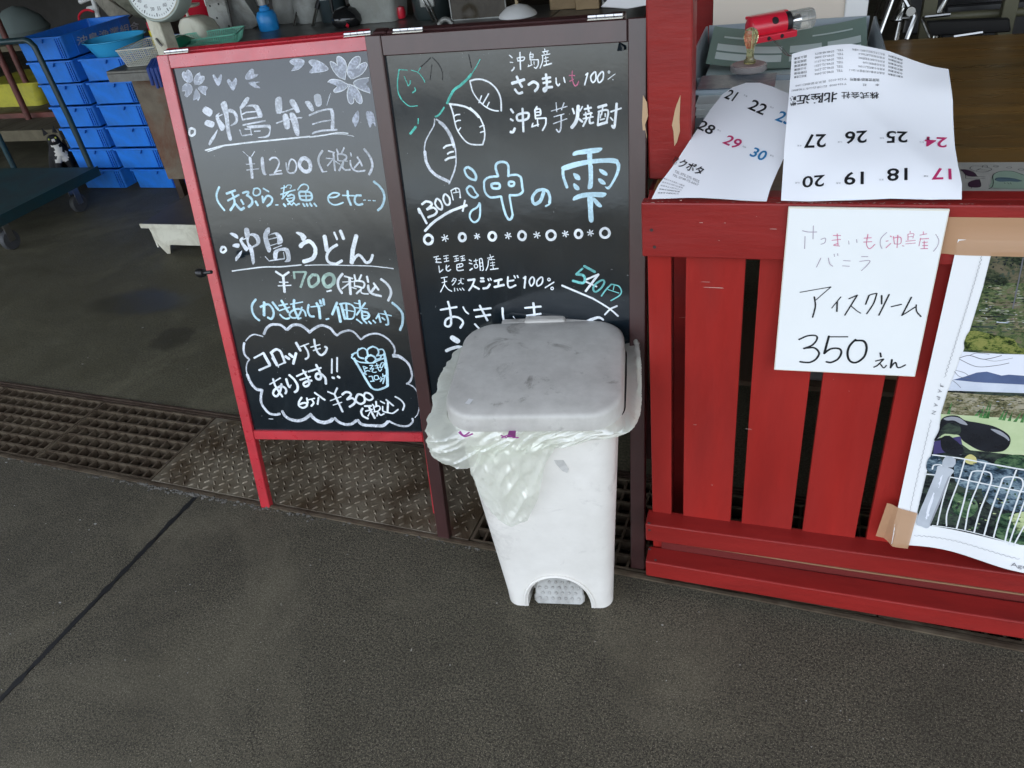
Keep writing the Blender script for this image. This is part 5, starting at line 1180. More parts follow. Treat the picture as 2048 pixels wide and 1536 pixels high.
for j in range(n+1):
    for i in range(n+1):
        u, v = i/n, j/n; q = (Q[3]*(1-u)+Q[2]*u)*(1-v)+(Q[0]*(1-u)+Q[1]*u)*v; onp = sm(q.x, PX0-.012, PX0+.004)
        h = .0030+PP.bend(q.x, q.y)*onp*1.0
        vs.append(SP.o*0+PP.o+PP.u*q.x+PP.v*q.y+PP.n*h)
mb.add(vs, [(j*(n+1)+i, j*(n+1)+i+1, (j+1)*(n+1)+i+1, (j+1)*(n+1)+i) for j in range(n) for i in range(n)]); mb.build('tape', m_tape2, tq)

# ------------------------------------------------------------------ calendar sheets leaning over the counter
m_cal = mat('calendar_paper', (.90, .91, .93), .5, bump=.05, bscale=20)
def cal_sheet(name, label, pl, outline, bend, step=.008):
    t = thing(name, label, 'calendar page', pl.at(.1, .02, 0)); pl.bend = bend
    P = [pl.uv(*p) for p in outline]; P = spline(P+[P[0]], 3)[:-1] if False else P
    bm = bmesh.new(); vv = [bm.verts.new((p.x, p.y, 0)) for p in P]; f = bm.faces.new(vv)
    x0, x1 = min(p.x for p in P), max(p.x for p in P); y0, y1 = min(p.y for p in P), max(p.y for p in P)
    for ax, lo, hi in ((0, x0, x1), (1, y0, y1)):
        k = math.floor(lo/step)+1
        while k*step < hi:
            co = (k*step, 0, 0) if ax == 0 else (0, k*step, 0); no = (1, 0, 0) if ax == 0 else (0, 1, 0)
            bmesh.ops.bisect_plane(bm, geom=bm.verts[:]+bm.edges[:]+bm.faces[:], plane_co=co, plane_no=no, dist=1e-7); k += 1
    for v_ in bm.verts: v_.co = pl.at(v_.co.x, v_.co.y, 0)
    me = bpy.data.meshes.new('page'); bm.to_mesh(me); bm.free()
    ob = link('page', me, m_cal, t, smooth=False); me.polygons.foreach_set('use_smooth', [True]*len(me.polygons))
    return t
A1, B1, C1 = Vector((-.218, 1.300, .9685)), Vector((-.024, 1.296, .9685)), on_y(1453, 163, 1.64)
v1 = (C1-A1); C_1 = Plane(A1, (B1-A1), v1)
def bend1(a, b): return .004*math.sin(b*12+a*6)+.010*sm(b, .2, .38)*0+.004*math.sin(a*22+b*9)+.014*sm(a-b*.2, .10, .2)*math.sin(max(0, b)*9)*.6
c1 = cal_sheet('calendar_page', 'white calendar page with dates 21 to 30 slumped against the letter tray', C_1,
    [(1303, 398), (1318, 372), (1332, 356), (1352, 332), (1372, 300), (1398, 255), (1420, 215), (1444, 182), (1465, 168), (1492, 161), (1520, 163), (1545, 172), (1585, 192), (1600, 230), (1592, 280), (1578, 310), (1566, 325), (1556, 345), (1548, 362), (1540, 380), (1533, 403), (1480, 403), (1400, 401), (1340, 400)], bend1)
A2, B2 = Vector((-.006, 1.292, .9685)), Vector((.262, 1.292, .9685)); T2 = on_y(1583, 105, 1.585)
C_2 = Plane(A2, (1, 0, 0), (T2-A2))
_f1, _f2 = C_2.uv(1700, 185), C_2.uv(1918, 392); _g1, _g2 = C_2.uv(1795, 250), C_2.uv(1922, 330); _h1, _h2 = C_2.uv(1570, 150), C_2.uv(1640, 400)
def _side(a, b, p, q): d = (q-p).normalized(); return (Vector((a, b))-p).dot(Vector((-d.y, d.x)))
def bend2(a, b):
    u = _side(a, b, _f1, _f2); v = _side(a, b, _g1, _g2); w_ = _side(a, b, _h1, _h2)
    return -.16*max(0, u)+.05*max(0, v-.01)-.10*max(0, -w_-.0)*0+.0045*math.sin(b*17+a*6)+.006*noise.noise(Vector((a*8, b*8, 2)))+.012*sm(b, .24, .34)*math.sin(a*17)
c2 = cal_sheet('calendar_page', 'larger white calendar page lying upside down with dates 17 to 27, over the plywood counter', C_2,
    [(1562, 401), (1566, 340), (1570, 280), (1577, 200), (1581, 150), (1584, 106), (1620, 103), (1660, 98), (1700, 95), (1735, 97), (1780, 97), (1820, 102), (1870, 109), (1905, 112), (1907, 150), (1911, 185), (1912, 230), (1913, 280), (1917, 330), (1923, 370), (1922, 402), (1860, 403), (1780, 400), (1700, 403), (1620, 403)], bend2)
Z = (1280, 0, 2.6667)
for s, bl_, br_, tl_, m_ in (('27', (992, 716), (876, 722), (990, 792), m_ink), ('26', (1212, 692), (1095, 700), (1208, 768), m_ink), ('25', (1430, 690), (1315, 697), (1427, 764), m_ink), ('24', (1648, 706), (1526, 711), (1642, 770), m_pink),
        ('20', (984, 942), (868, 945), (980, 1003), m_ink), ('19', (1190, 932), (1086, 936), (1190, 998), m_ink), ('18', (1422, 912), (1314, 917), (1422, 978), m_ink), ('17', (1658, 904), (1550, 910), (1658, 970), m_pink)):
    print_text(C_2, s, bl_, br_, tl_, m_, c2, .014, .0010, 'date_number', Z)
for s, bl_, br_, tl_, m_, bo in (('株式会社', (1278, 472), (1076, 480), (1278, 508), m_ink, .012), ('北陸近', (1056, 478), (838, 505), (1052, 534), m_ink, .02), ('畿', (834, 508), (800, 512), (834, 566), m_ink, .02), ('滋賀営業部/事業所', (1280, 406), (1120, 410), (1280, 420), m_ink, 0),
        ('本　　社', (1280, 430), (1190, 434), (1280, 442), m_ink, 0), ('〒526-0103  長浜市曽根町1399', (1103, 410), (830, 446), (1103, 422), m_grey, 0), ('〒924-0038  石川県白山市下柏野町', (1103, 433), (808, 472), (1103, 445), m_grey, 0)):
    print_text(C_2, s, bl_, br_, tl_, m_, c2, bo, .0010, 'lettering', Z)
rows = (('湖東営業所', '東近江市五個荘石塚町118番地', '0748-48-8075', '田上営業'), ('彦根営業所', '彦根市賀田山町360-4', '0749-43-2490', '湖南営業'), ('浅井営業所', '長浜市北池町字起西402', '0749-74-3711', '甲賀営業'), ('湖北営業所', '長浜市曽根町1399', '0749-72-3351', '土山営業'), ('今津営業所', '高島市今津町弘川1595', '0740-22-2395', '日野営業'), ('安曇川営業所', '高島市安曇川町常盤木1201-1', '0740-32-0494', '東近江営業'))
for k, (a, b, c, d) in enumerate(rows):
    y = 284+k*18.6
    print_text(C_2, a, (1408, y+3), (1326, y-4), (1408, y+14), m_ink, c2, 0, .0010, 'lettering', Z)
    print_text(C_2, b, (1308, y-4), (1308-(len(b)*12.0), y-6), (1308, y+7), m_grey, c2, 0, .0010, 'lettering', Z)
    print_text(C_2, 'TEL', (1082, y-2), (1046, y+1), (1082, y+8), m_grey, c2, 0, .0010, 'lettering', Z)
    print_text(C_2, c, (1032, y+5), (932, y+14), (1032, y+15), m_grey, c2, 0, .0010, 'lettering', Z)
    print_text(C_2, d, (888, y+18), (822, y+22), (888, y+30), m_ink, c2, 0, .0010, 'lettering', Z)
for s, (x, y) in zip(('大安', '仏滅', '先負', '友引', '仏滅', '先負', '友引', '先勝'), ((862, 780), (1078, 758), (1302, 735), (1518, 745), (852, 974), (1068, 985), (1296, 970), (1532, 952))):
    print_text(C_2, s, (x, y), (x-24, y), (x, y+9), m_grey, c2, 0, .0010, 'lettering', Z)
Y_ = (1300, 160, 6.143)
for s, bl_, br_, tl_, m_ in (('21', (905, 180), (1015, 225), (985, 75), m_ink), ('22', (1197, 318), (1385, 416), (1275, 208), m_ink), ('23', (1527, 500), (1700, 600), (1610, 385), m_blue), ('28', (567, 608), (740, 690), (650, 490), m_ink), ('29', (882, 782), (1062, 855), (970, 662), m_pink), ('30', (1215, 938), (1385, 1025), (1290, 828), m_blue)):
    print_text(C_1, s, bl_, br_, tl_, m_, c1, .014, .0010, 'date_number', Y_)
for s, bl_, br_, tl_, m_, bo in (('クボタ', (335, 1108), (620, 1222), (395, 1010), m_ink, .02), ('機', (268, 1066), (325, 1092), (312, 985), m_ink, .012), ('TEL 076-275-9555', (300, 1180), (600, 1308), (312, 1152), m_grey, 0), ('TEL 0749-72-6667', (272, 1220), (590, 1345), (284, 1196), m_grey, 0)):
    print_text(C_1, s, bl_, br_, tl_, m_, c1, bo, .0010, 'lettering', Y_)
for k in range(5):
    x, y = 165-k*18, 1250+k*40
    print_text(C_1, ('東近江市五個荘118番地', '長浜市北池町402番地', '甲賀市土山町北土山', '甲賀市日野町松尾', '高島市今津町弘川')[k], (x, y), (x+255, y+102-k*18), (x+8, y-16), m_ink if k > 2 else m_grey, c1, 0, .0010, 'lettering', Y_)
for s, (x, y) in zip(('先負', '赤口', '赤口', '先勝', '友引'), ((1150, 160), (1470, 325), (822, 612), (1132, 815), (1468, 960))):
    print_text(C_1, s, (x, y), (x+42, y+22), (x+9, y-16), m_grey, c1, 0, .0010, 'lettering', Y_)
# strip of drawings lying on the counter edge
sd_ = thing('drawing_strip', 'strip of cartoon fish drawings on the counter edge at the right', 'drawing', (.4, 1.45, .946))
DZ = Plane((0, 0, .9466), (1, 0, 0), (0, 1, 0))
Q = [DZ.uv(*p) for p in ((1905, 384), (1898, 325))]; 
mb = MB(); mb.box((.20, 1.380, .9455), (1.0, Q[1].y, .9464)); mb.build('sheet', mat('drawing_paper', (.50, .48, .42), .35, col2=(.42, .41, .36), vscale=5), sd_)
MK['n'] = plain('print_plum', (.06, .025, .05), .5); MK['v'] = plain('print_sea_green', (.30, .40, .30), .5); MK['u'] = plain('print_slate', (.10, .16, .19), .5)
write(DZ, """
# drawn_sea v 1880 300 12.19
f 1300,930 1250,800 1290,610 1450,530 1750,520 2048,600 2600,800 2600,940
# drawn_sail n 1880 300 12.19
f 500,480 660,490 800,540 900,640 740,650 620,610 560,540;f 700,790 950,720 970,900 720,900
# drawn_crayfish u 1880 300 12.19
f 1330,730 1380,680 1560,670 1760,690 1990,750 1900,780 1700,770 1450,775
# drawn_outline b 1880 300 12.19
c22 1190,945 1270,900 1300,780 1290,620 1450,530 1750,520 2048,620;c14 730,440 800,395 1000,400 1200,440 1260,480 1100,540 900,530 760,480 730,440;c14 1040,430 1050,380 1140,380 1150,430;l12 900,480 1200,500;l12 880,510 1000,440
c14 500,480 700,490 840,560 910,660;c14 540,500 610,580 630,700;l14 630,640 1100,660;l12 640,700 1100,700;c20 700,800 720,900 980,900 960,720;c12 1300,400 1360,385 1430,400 1360,425 1300,400;c10 1620,430 1690,410 1750,430 1690,455 1620,430
c12 1900,480 1980,455 2048,480 1980,505 1900,480;l12 1560,800 1590,830;l12 1640,800 1680,840;l12 1710,800 1740,840;c16 1340,740 1400,690 1600,700 1800,700 2000,760;l12 770,900 760,945;l10 1200,945 2048,960
""", sd_, .0003)

# ------------------------------------------------------------------ grey letter tray and what is in it
m_tray = mat('grey_tray', (.27, .31, .33), .35, spec=.5); m_trayd = m_tray
tr = thing('letter_tray', 'open grey plastic letter tray on the counter behind the calendar pages', 'tray', (-.02, 2.0, .945))
x0, x1, y0, y1, z0, z1 = -.218, .172, 1.735, 2.26, .9455, 1.055
mb = MB(); mb.box((x0, y0, z0), (x1, y1, z0+.006)); mb.build('base', m_tray, tr)
def wallq(name, p, q, t_=.005, flare=(0, 0)):
    p, q = Vector(p), Vector(q); n_ = (q-p).cross(Vector((0, 0, 1))).normalized(); fl = Vector((*flare, 0))
    mb = MB(); b = [p, q, q+n_*t_, p+n_*t_]; h = Vector((0, 0, z1-z0))
    mb.loft([b, [v+h+fl for v in b]]); mb.build(name, m_tray, tr)
wallq('side_wall', (x0, y0, z0), (x0, y1, z0), flare=(-.008, 0)); wallq('side_wall', (x1, y1, z0), (x1, y0, z0), flare=(.014, 0)); wallq('back_wall', (x0, y1, z0), (x1, y1, z0), flare=(0, .01))
MB().box((x0, y0, z0), (x1, y0+.005, z0+.028)).build('front_lip', m_tray, tr)
MB().box((x0+.006, 1.94, z0+.006), (x1-.006, 1.944, z0+.060)).build('divider', m_tray, tr)
m_gpaper = mat('pale_green_paper', (.62, .72, .68), .6); m_wpaper = mat('off_white_paper', (.80, .84, .80), .6); m_green = mat('sage_print', (.14, .24, .20), .4, spec=.5); m_blk = plain('matt_black', (.012, .012, .013), .5)
ps = thing('paper_stack', 'stack of off-white cards in a clear sleeve at the front of the tray', 'paper stack', (-.12, 1.82, .95))
for k in range(7): MB().box((-.195+.001*(k % 3), 1.765+.0012*(k % 2), .952+k*.0062), (.10, 1.935, .9575+k*.0062)).build('sheet_bundle', m_wpaper, ps)
MB().box((-.205, 1.762, .952), (-.197, 1.937, .9955)).build('binding', m_blk, ps)
ps2 = thing('paper_stack', 'stack of pale green slips behind the divider of the tray, right half', 'paper stack', (.05, 2.08, .95))
for k in range(6): MB().box((-.20+.001*(k % 2), 1.95, .952+k*.007), (.16-.001*(k % 3), 2.15, .9575+k*.007)).build('sheet_bundle', m_gpaper, ps2)
bk = thing('receipt_book', 'dark backed receipt book lying across the tray under the stamp', 'book', (-.10, 1.90, 1.0))
MB().box((-.20, 1.84, .9965), (-.035, 1.955, 1.004)).build('pages', m_wpaper, bk, bevel=.002); MB().box((-.201, 1.838, 1.0045), (-.034, 1.952, 1.0075)).build('cover', mat('slate_cover', (.09, .12, .15), .25, spec=.6, dirt=(.2, .25, .28), dscale=20, damt=.6), bk)
MB().tube([(-.203, 1.838, .9995), (-.034, 1.838, .9995)], .006, 10).build('spine', mat('pale_blue_spine', (.45, .53, .57), .3), bk, smooth=True)
cs = thing('green_form_pad', 'curved sage green card sleeve with white boxes at the back of the tray', 'form pad', (0, 2.12, 1.0))
GP = Plane((-.20, 2.02, 1.000), (1, 0, 0), (0, 1, .22)); GP.bend = lambda a, b: .02*abs((a-.18)/.18)**2
def gp(name, a0, b0, a1, b1, h, m_):
    mb = grid_quad(GP, [Vector((a0, b0)), Vector((a1, b0)), Vector((a1, b1)), Vector((a0, b1))], 16, 3, h); mb.build(name, m_, cs, smooth=True)
gp('sleeve', 0, 0, .36, .205, 0, m_green)
for a0 in (.018, .100, .19, .275):
    for b0 in (.03, .075): gp('form_box', a0, b0, a0+.072, b0+.036, .0008, m_gpaper)
gp('title_bar', .03, .145, .12, .155, .0008, m_gpaper); gp('title_bar', .24, .15, .33, .158, .0008, m_gpaper)
# ink pad with a crystal-handled stamp on it
sp_ = on_z(1497, 132, 1.018); 
ip = thing('ink_pad', 'round clear ink pad with pinkish felt lying on the receipt book', 'ink pad', (sp_.x, sp_.y, 1.008))
MB().lathe([(.040, .0085), (.042, .011), (.042, .020), (.040, .022)], (sp_.x, sp_.y, 1.0), 40).build('case', mat('clear_case', (.55, .50, .48), .08, spec=.6, alpha=.55), ip, smooth=True)
MB().lathe([(.036, .0215), (.036, .0235)], (sp_.x, sp_.y, 1.0), 40).build('felt', mat('pink_felt', (.34, .20, .20), .6, col2=(.45, .36, .33), vscale=30), ip, smooth=True)
m_crys = mat('yellowed_crystal', (.92, .86, .50), .04, trans=.85, spec=.7, ior=1.45)
sm_ = thing('rubber_stamp', 'rubber stamp with a faceted yellowish crystal handle standing on the ink pad', 'stamp', (sp_.x, sp_.y, 1.024))
c = (sp_.x+.002, sp_.y, 1.0240)
MB().lathe([(.013, 0), (.0135, .004), (.011, .008), (.009, .014), (.0082, .026), (.0095, .034), (.014, .045), (.0165, .056), (.0160, .066), (.0125, .073), (.006, .077), (.001, .078)], c, 9).build('handle', m_crys, sm_)
MB().lathe([(.0125, .0), (.0140, .002), (.0140, .007), (.0125, .0085)], c, 9).build('foot', m_crys, sm_)
# red lantern torch lying on the sleeve
la, lb_ = on_z(1500, 58, 1.085), on_z(1625, 38, 1.085)
ax = (lb_-la); ax.z = .004; L0 = ax.length; ax.normalize(); sx = ax; up_ = Vector((0, 0, 1)); sy = up_.cross(sx).normalized(); up_ = sx.cross(sy)
MT = Matrix.Identity(4)
for i in range(3): MT[i][0] = sx[i]; MT[i][1] = sy[i]; MT[i][2] = up_[i]; MT[i][3] = la[i]
to = thing('lantern_torch', 'red plastic lantern torch with a clear ribbed lens lying in the tray', 'torch', la)
m_lred = mat('bright_red_plastic', (.70, .02, .045), .28, spec=.55, coat=.2)
RX = Matrix.Rotation(R(90), 4, 'Y')
def lt(name, prof, m_, n=28, sm2=True): MB().lathe(prof, (0, 0, 0), n, RX).build(name, m_, to, True, sm2) if False else None
def lathe_ax(name, prof, m_, n=28, cap=True):
    mb = MB(); mb.lathe([(r_, z) for r_, z in prof], (0, 0, 0), n, RX, cap); mb.v = [MT @ v for v in mb.v]; mb.build(name, m_, to, smooth=True)
s = L0/.155
lathe_ax('barrel', [(.020, -.004), (.026, 0), (.027, .004), (.027, .080*s), (.0265, .082*s)], m_lred)
lathe_ax('collar', [(.0225, .083*s), (.0235, .086*s), (.0235, .096*s), (.0200, .098*s)], m_blk)
lathe_ax('reflector', [(.018, .0985*s), (.010, .104*s), (.014, .120*s)], mat('chrome', (.75, .75, .76), .12, 1.0), cap=False)
lathe_ax('lens', [(.0225, .099*s), (.0230, .148*s), (.0215, .153*s), (.010, .154*s)], mat('clear_lens', (.88, .90, .86), .06, trans=.85, alpha=.5))
for k in range(6):
    a = k*math.pi/3; p = [Vector((x_, .0228*math.cos(a), .0228*math.sin(a))) for x_ in (.099*s, .150*s)]
    mb = MB(); mb.tube(p, .0014, 6); mb.v = [MT @ v for v in mb.v]; mb.build('lens_rib', mat('lens_rib', (.35, .35, .33), .2, alpha=.8) if k == 0 else bpy.data.materials['lens_rib'], to, smooth=True)
mb = MB(); mb.box((-.004, -.040, -.027), (.100*s, -.018, -.012)); mb.v = [MT @ v for v in mb.v]; mb.build('base_foot', m_lred, to, bevel=.003, seg=2)
mb = MB(); mb.box((-.002, .010, .016), (.100*s, .026, .024)); mb.v = [MT @ v for v in mb.v]; mb.build('top_rail', m_lred, to, bevel=.002)
for px_p, r_ in ((.052, .0085),):
    mb = MB(); mb.lathe([(r_, 0), (r_*.9, .0015), (r_*.5, .002)], (px_p*s, 0, 0), 16, Matrix.Rotation(R(58), 4, 'X')); mb.v = [MT @ (v+Vector((0, -.0225, .0135))) for v in mb.v]; mb.build('switch_hole', m_blk, to, smooth=True)
for px_p in (.03, .062):
    mb = MB(); mb.lathe([(.0045, 0), (.004, .0012), (.001, .0012)], (0, 0, 0), 12, Matrix.Rotation(R(90), 4, 'X')); mb.v = [MT @ (v+Vector((px_p*s, -.0402, -.0195))) for v in mb.v]; mb.build('rivet_hole', m_blk, to, smooth=True)
mb = MB(); P0 = MT @ Vector((.035*s, -.042, -.02)); P1 = on_z(1588, 112, 1.035)
for k in range(26):
    t = k/25; p = P0.lerp(P1, t)+Vector((.004*math.sin(t*5), -.006*math.sin(t*3), -.010*math.sin(t*math.pi))); mb.lathe([(.0004, -.0013), (.0014, 0), (.0004, .0013)], p, 6)
    p = p+Vector((.004*math.sin(t*math.pi), .009*math.sin(t*math.pi), 0)); mb.lathe([(.0004, -.0013), (.0014, 0), (.0004, .0013)], p, 6)
mb.build('bead_chain', mat('chain_steel', (.6, .6, .58), .25, 1.0), to, smooth=True)
gb = thing('green_bottle', 'bright green bottle lying between the post and the calendar page', 'bottle', (-.19, 1.55, .945))
MB().lathe([(.001, 0), (.024, .001), (.026, .01), (.026, .09), (.012, .11), (.009, .12), (.009, .145), (.001, .1455)], (-.188, 1.60, .972), 20, Matrix.Rotation(R(-90), 4, 'X') @ Matrix.Rotation(R(180), 4, 'X')).build('glass', mat('green_glass', (.0, .22, .05), .12, spec=.6), gb, smooth=True)
MB().lathe([(.011, 0), (.011, .02)], (-.188, 1.455, .972), 14, Matrix.Rotation(R(90), 4, 'X')).build('cap', m_wpaper, gb, smooth=True)
# ------------------------------------------------------------------ inside the hall: blue crates
m_blue_c = mat('blue_crate_plastic', (.022, .22, .80), .38, spec=.5, bump=.1, bscale=50, var=.25, vscale=4, dirt=(.05, .10, .2), dscale=6, damt=.3)
def make_crate():
    t = thing('stacking_crate', 'blue crate', 'crate')
    W_, D_, H_ = .340, .600, .128
    mb = MB(); a, b = .1645, .168
    bt = rrect(2*a, D_-.02, .012, .004, .010, 3); tp_ = rrect(2*b, D_-.006, .014, H_-.006, .003, 3); ti = rrect(2*b-.010, D_-.016, .012, H_-.006, .008, 3); bi = rrect(2*a-.010, D_-.03, .010, .010, .015, 3)
    mb.loft([bt, tp_, ti, bi]); mb.build('tub', m_blue_c, t, False)
    mb = MB(); o = rrect(W_+.016, D_+.012, .016, H_-.010, -.006, 3); o2 = rrect(W_+.016, D_+.012, .016, H_-.0005, -.006, 3); i2 = rrect(W_-.012, D_-.018, .012, H_-.0005, .009, 3); i1 = rrect(W_-.012, D_-.018, .012, H_-.010, .009, 3)
    mb.loft([o, o2, i2, i1, o], (False, False)); mb.build('rim', m_blue_c, t, False)
    for x in (.124, .142, .156):
        MB().box((x-.0025, -.0035, .008), (x+.0025, .009, H_-.0105)).build('rib', m_blue_c, t, False)
    mb = MB(); mb.add([(-.10, -.011, H_-.010), (.045, -.011, H_-.010), (.030, -.010, H_-.030), (-.085, -.010, H_-.030), (-.10, .003, H_-.010), (.045, .003, H_-.010), (.030, .006, H_-.030), (-.085, .006, H_-.030)],
        [(0, 3, 2, 1), (4, 5, 6, 7), (0, 4, 7, 3), (1, 2, 6, 5), (3, 7, 6, 2), (0, 1, 5, 4)]); mb.build('grip', m_blue_c, t, False)
    for y in (.10, .20, .30, .40, .50):
        for s in (-1, 1): MB().box((s*.166-.003, y-.003, .012), (s*.166+.003, y+.003, H_-.0105)).build('rib', m_blue_c, t, False)
    return t
proto = make_crate(); first = True
ords = ('lowest', 'second', 'third', 'fourth', 'fifth', 'sixth', 'topmost')
for si, (xc, n, nm) in enumerate(((-3.785, 6, 'right'), (-4.150, 7, 'left'))):
    for k in range(n):
        o = proto if first else copy_tree(proto); first = False
        o.location = (xc+(.06 if (si == 0 and k == 0) else random.uniform(-.006, .006))-(.006*k if si else 0), 3.78+random.uniform(-.004, .004), .1315*k+.001)
        o.rotation_euler = (0, 0, R(random.uniform(-.7, .7)))
        od = 'topmost' if k == n-1 else ('lowest' if k == 0 else ords[k]+' from the floor')
        tag(o, 'blue plastic stacking crate, %s in the %s-hand stack' % (od, nm), 'crate', 'blue crates in two stacks')
        top = o
XP = Plane((top.location.x+.1705, 0, 0), (0, 1, 0), (0, 0, 1))
g = print_text(XP, '沖島漁業組合', (155, 92), (279, 58), (152, 74), mat('worn_white_print', (.45, .47, .5), .6), top, .01, .0012)
# light blue bowl standing in the top crate of the right stack
m_bowl = mat('bowl_blue', (.05, .42, .75), .22, spec=.5, coat=.2)
bw = thing('wash_bowl', 'light blue plastic bowl sitting on top of the right-hand crate stack', 'bowl', (-3.81, 3.965, .70))
MB().lathe([(.001, 0), (.085, 0), (.100, .008), (.150, .110), (.172, .150), (.182, .153), (.182, .157), (.170, .157), (.146, .112), (.096, .014), (.001, .010)], (-3.81, 3.965, .705), 40).build('body', m_bowl, bw, smooth=True)

# ------------------------------------------------------------------ steel work table with rusty side and the things on it
m_ss = mat('dull_steel', (.20, .20, .19), .38, .7, bump=.2, bscale=60, dirt=(.06, .05, .04), dscale=4, damt=.6)
m_rp = mat('rusty_side', (.17, .14, .10), .7, .1, bump=.5, bscale=80, col2=(.11, .085, .06), vscale=6, dirt=(.13, .045, .02), dscale=3.2, damt=.9)
wt = thing('work_table', 'long steel work table with rust-stained panels behind the red framed board', 'table', (-2.3, 3.8, 0))
MB().box((-3.365, 3.36, .785), (-1.15, 4.36, .80)).build('top', m_ss, wt, bevel=.003)
MB().box((-3.365, 3.36, .745), (-1.15, 3.375, .7845)).build('apron', m_ss, wt)
MB().box((-3.31, 3.45, .19), (-1.2, 3.465, .7445)).build('front_panel', m_rp, wt)
MB().box((-3.31, 3.466, .19), (-3.295, 4.3, .7445)).build('side_panel', m_rp, wt)
for x in (-3.30, -1.25):
    for y in (3.47, 4.26): MB().box((x, y, 0), (x+.04, y+.04, .189)).build('leg', m_rust, wt)
m_wbas = mat('white_basket', (.62, .62, .54), .5); m_gbas = mat('mint_basket', (.22, .62, .46), .4); m_cr = mat('cream_enamel', (.66, .64, .52), .4, bump=.1, dirt=(.3, .26, .18), dscale=8, damt=.5)
def basket(label, c, w_, d_, h_, rz, m_, nm='basket'):
    t = thing(nm, label, 'basket', c, rz); mb = MB()
    n1, n2 = 14, 10
    R0 = lambda s, z: rrect(w_*s, d_*s, .018*s, z, -d_*s/2, 2)
    mb.loft([R0(.84, 0), R0(.84, .003)]); mb.build('base', m_, t, False)
    mb = MB(); a = R0(1, h_); mb.tube(a, .0035, 5, False, True); mb.tube(R0(.84, .002), .002, 4, False, True)
    mb.build('rim', m_, t, False)
    mb = MB(); A_, B_ = R0(.85, .001), R0(.99, h_)
    def samp(rg, u):
        k = u*len(rg); i = int(k) % len(rg); return rg[i].lerp(rg[(i+1) % len(rg)], k-int(k))
    # dense bars
    per = 90
    la_ = perim(w_*.84, d_*.84, .015, -d_*.42, per); lb_ = perim(w_*.99, d_*.99, .018, -d_*.495, per)
    for i in range(per): mb.tube([la_[i]+Vector((0, 0, .001)), lb_[i]+Vector((0, 0, h_))], .0013, 3, False)
    for j in range(1, 9):
        t_ = j/9; mb.tube([la_[i].lerp(lb_[i], t_)+Vector((0, 0, h_*t_)) for i in range(0, per, 2)], .0013, 3, False, True)
    o = mb.build('mesh_wall', m_, t, False); tag(o, kind='stuff')
    return t
basket('white slotted plastic basket at the left end of the steel table', (-3.20, 3.56, .802), .23, .30, .085, R(8), m_wbas)
basket('mint green slotted plastic basket above the red board frame', (-3.05, 3.86, .802), .34, .24, .055, R(22), m_gbas)
gl_ = thing('rubber_gloves', 'green and dark blue rubber gloves hanging over the table edge beside the white basket', 'gloves', (-3.05, 3.42, .80))
m_gg = mat('green_glove', (.02, .30, .16), .45); m_bg = mat('navy_glove', (.02, .05, .22), .5)
mb = MB(); rg = []
for k, (x, y, z, w_, h_) in enumerate(((-3.20, 3.86, .83, .05, .02), (-3.13, 3.72, .86, .06, .03), (-3.07, 3.58, .86, .055, .028), (-3.03, 3.50, .83, .045, .02))):
    rg.append([Vector((x+w_*math.cos(2*math.pi*j/10), y, z+h_*math.sin(2*math.pi*j/10))) for j in range(10)])
mb.loft(rg); mb.build('green_cuff', m_gg, gl_, smooth=True)
mb = MB(); p0 = Vector((-3.03, 3.49, .825))
for dx, l_ in ((-.04, .10), (-.018, .115), (.004, .11), (.026, .09)):
    mb.tube([p0+Vector((dx*.4, 0, 0)), p0+Vector((dx, -.10, .005)), p0+Vector((dx*1.1, -.145, -.02)), p0+Vector((dx*1.2, -.15, -l_))], [.013, .013, .012, .008], 8)
mb.build('glove_fingers', m_bg, gl_, smooth=True)

# dial platform scale standing on the floor: low cream base, column and round dial
sc_ = thing('platform_scale', 'cream dial platform scale on the floor with a tall column and round dial', 'scale', (-2.85, 3.05, 0))
m_dial = mat('dial_face', (.74, .78, .76), .35); m_dk = plain('dark_steel', (.03, .035, .035), .4)
by0 = 2.905
mb = MB(); mb.box((-3.05, by0-.02, .150), (-2.62, 3.42, .172)); mb.build('platform', mat('scale_platform', (.075, .065, .05), .5, .2, dirt=(.12, .1, .07), dscale=6, damt=.5), sc_, bevel=.004)
mb = MB(); mb.box((-3.052, by0-.024, .150), (-2.618, by0-.0205, .1725)); mb.build('platform_edge', m_cr, sc_)
mb = MB(); mb.add([(-3.03, by0, .149), (-2.64, by0, .149), (-2.64, by0, .058), (-2.675, by0, .052), (-2.70, by0, .0), (-2.715, by0, 0), (-2.735, by0, .050), (-2.935, by0, .050), (-2.955, by0, 0), (-2.975, by0, 0), (-3.01, by0, .052)],
    [tuple(range(11))]); n = len(mb.v); mb.add([v+Vector((0, .006, 0)) for v in mb.v[:n]], [tuple(range(n-1, -1, -1))]); mb.f += [(i, i+n, (i+1) % n+n, (i+1) % n) for i in range(n)]
mb.build('base_skirt', m_cr, sc_); MB().box((-3.03, by0+.007, .03), (-3.02, 3.4, .149)).build('side_skirt', m_cr, sc_)
MB().box((-2.66, by0+.007, .03), (-2.65, 3.4, .149)).build('side_skirt', m_cr, sc_)
cx_ = -2.86
MB().box((-2.905, 3.255, .13), (-2.835, 3.335, 1.06)).build('column', m_cr, sc_, bevel=.004)
mb = MB().tube([(-2.88, 3.252, .955), (-2.855, 3.240, .93), (-2.85, 3.24, .925)], .006, 6); mb.build('lever', m_ss, sc_)
dc = on_y(305, -34, 3.24)
RY = Matrix.Rotation(R(90-12), 4, 'X')
MB().lathe([(.150, -.08), (.160, -.07), (.162, .0), (.158, .010), (.148, .012)], (dc.x, dc.y, dc.z), 48, RY).build('dial_housing', mat('sage_enamel', (.36, .42, .38), .35), sc_, smooth=True)
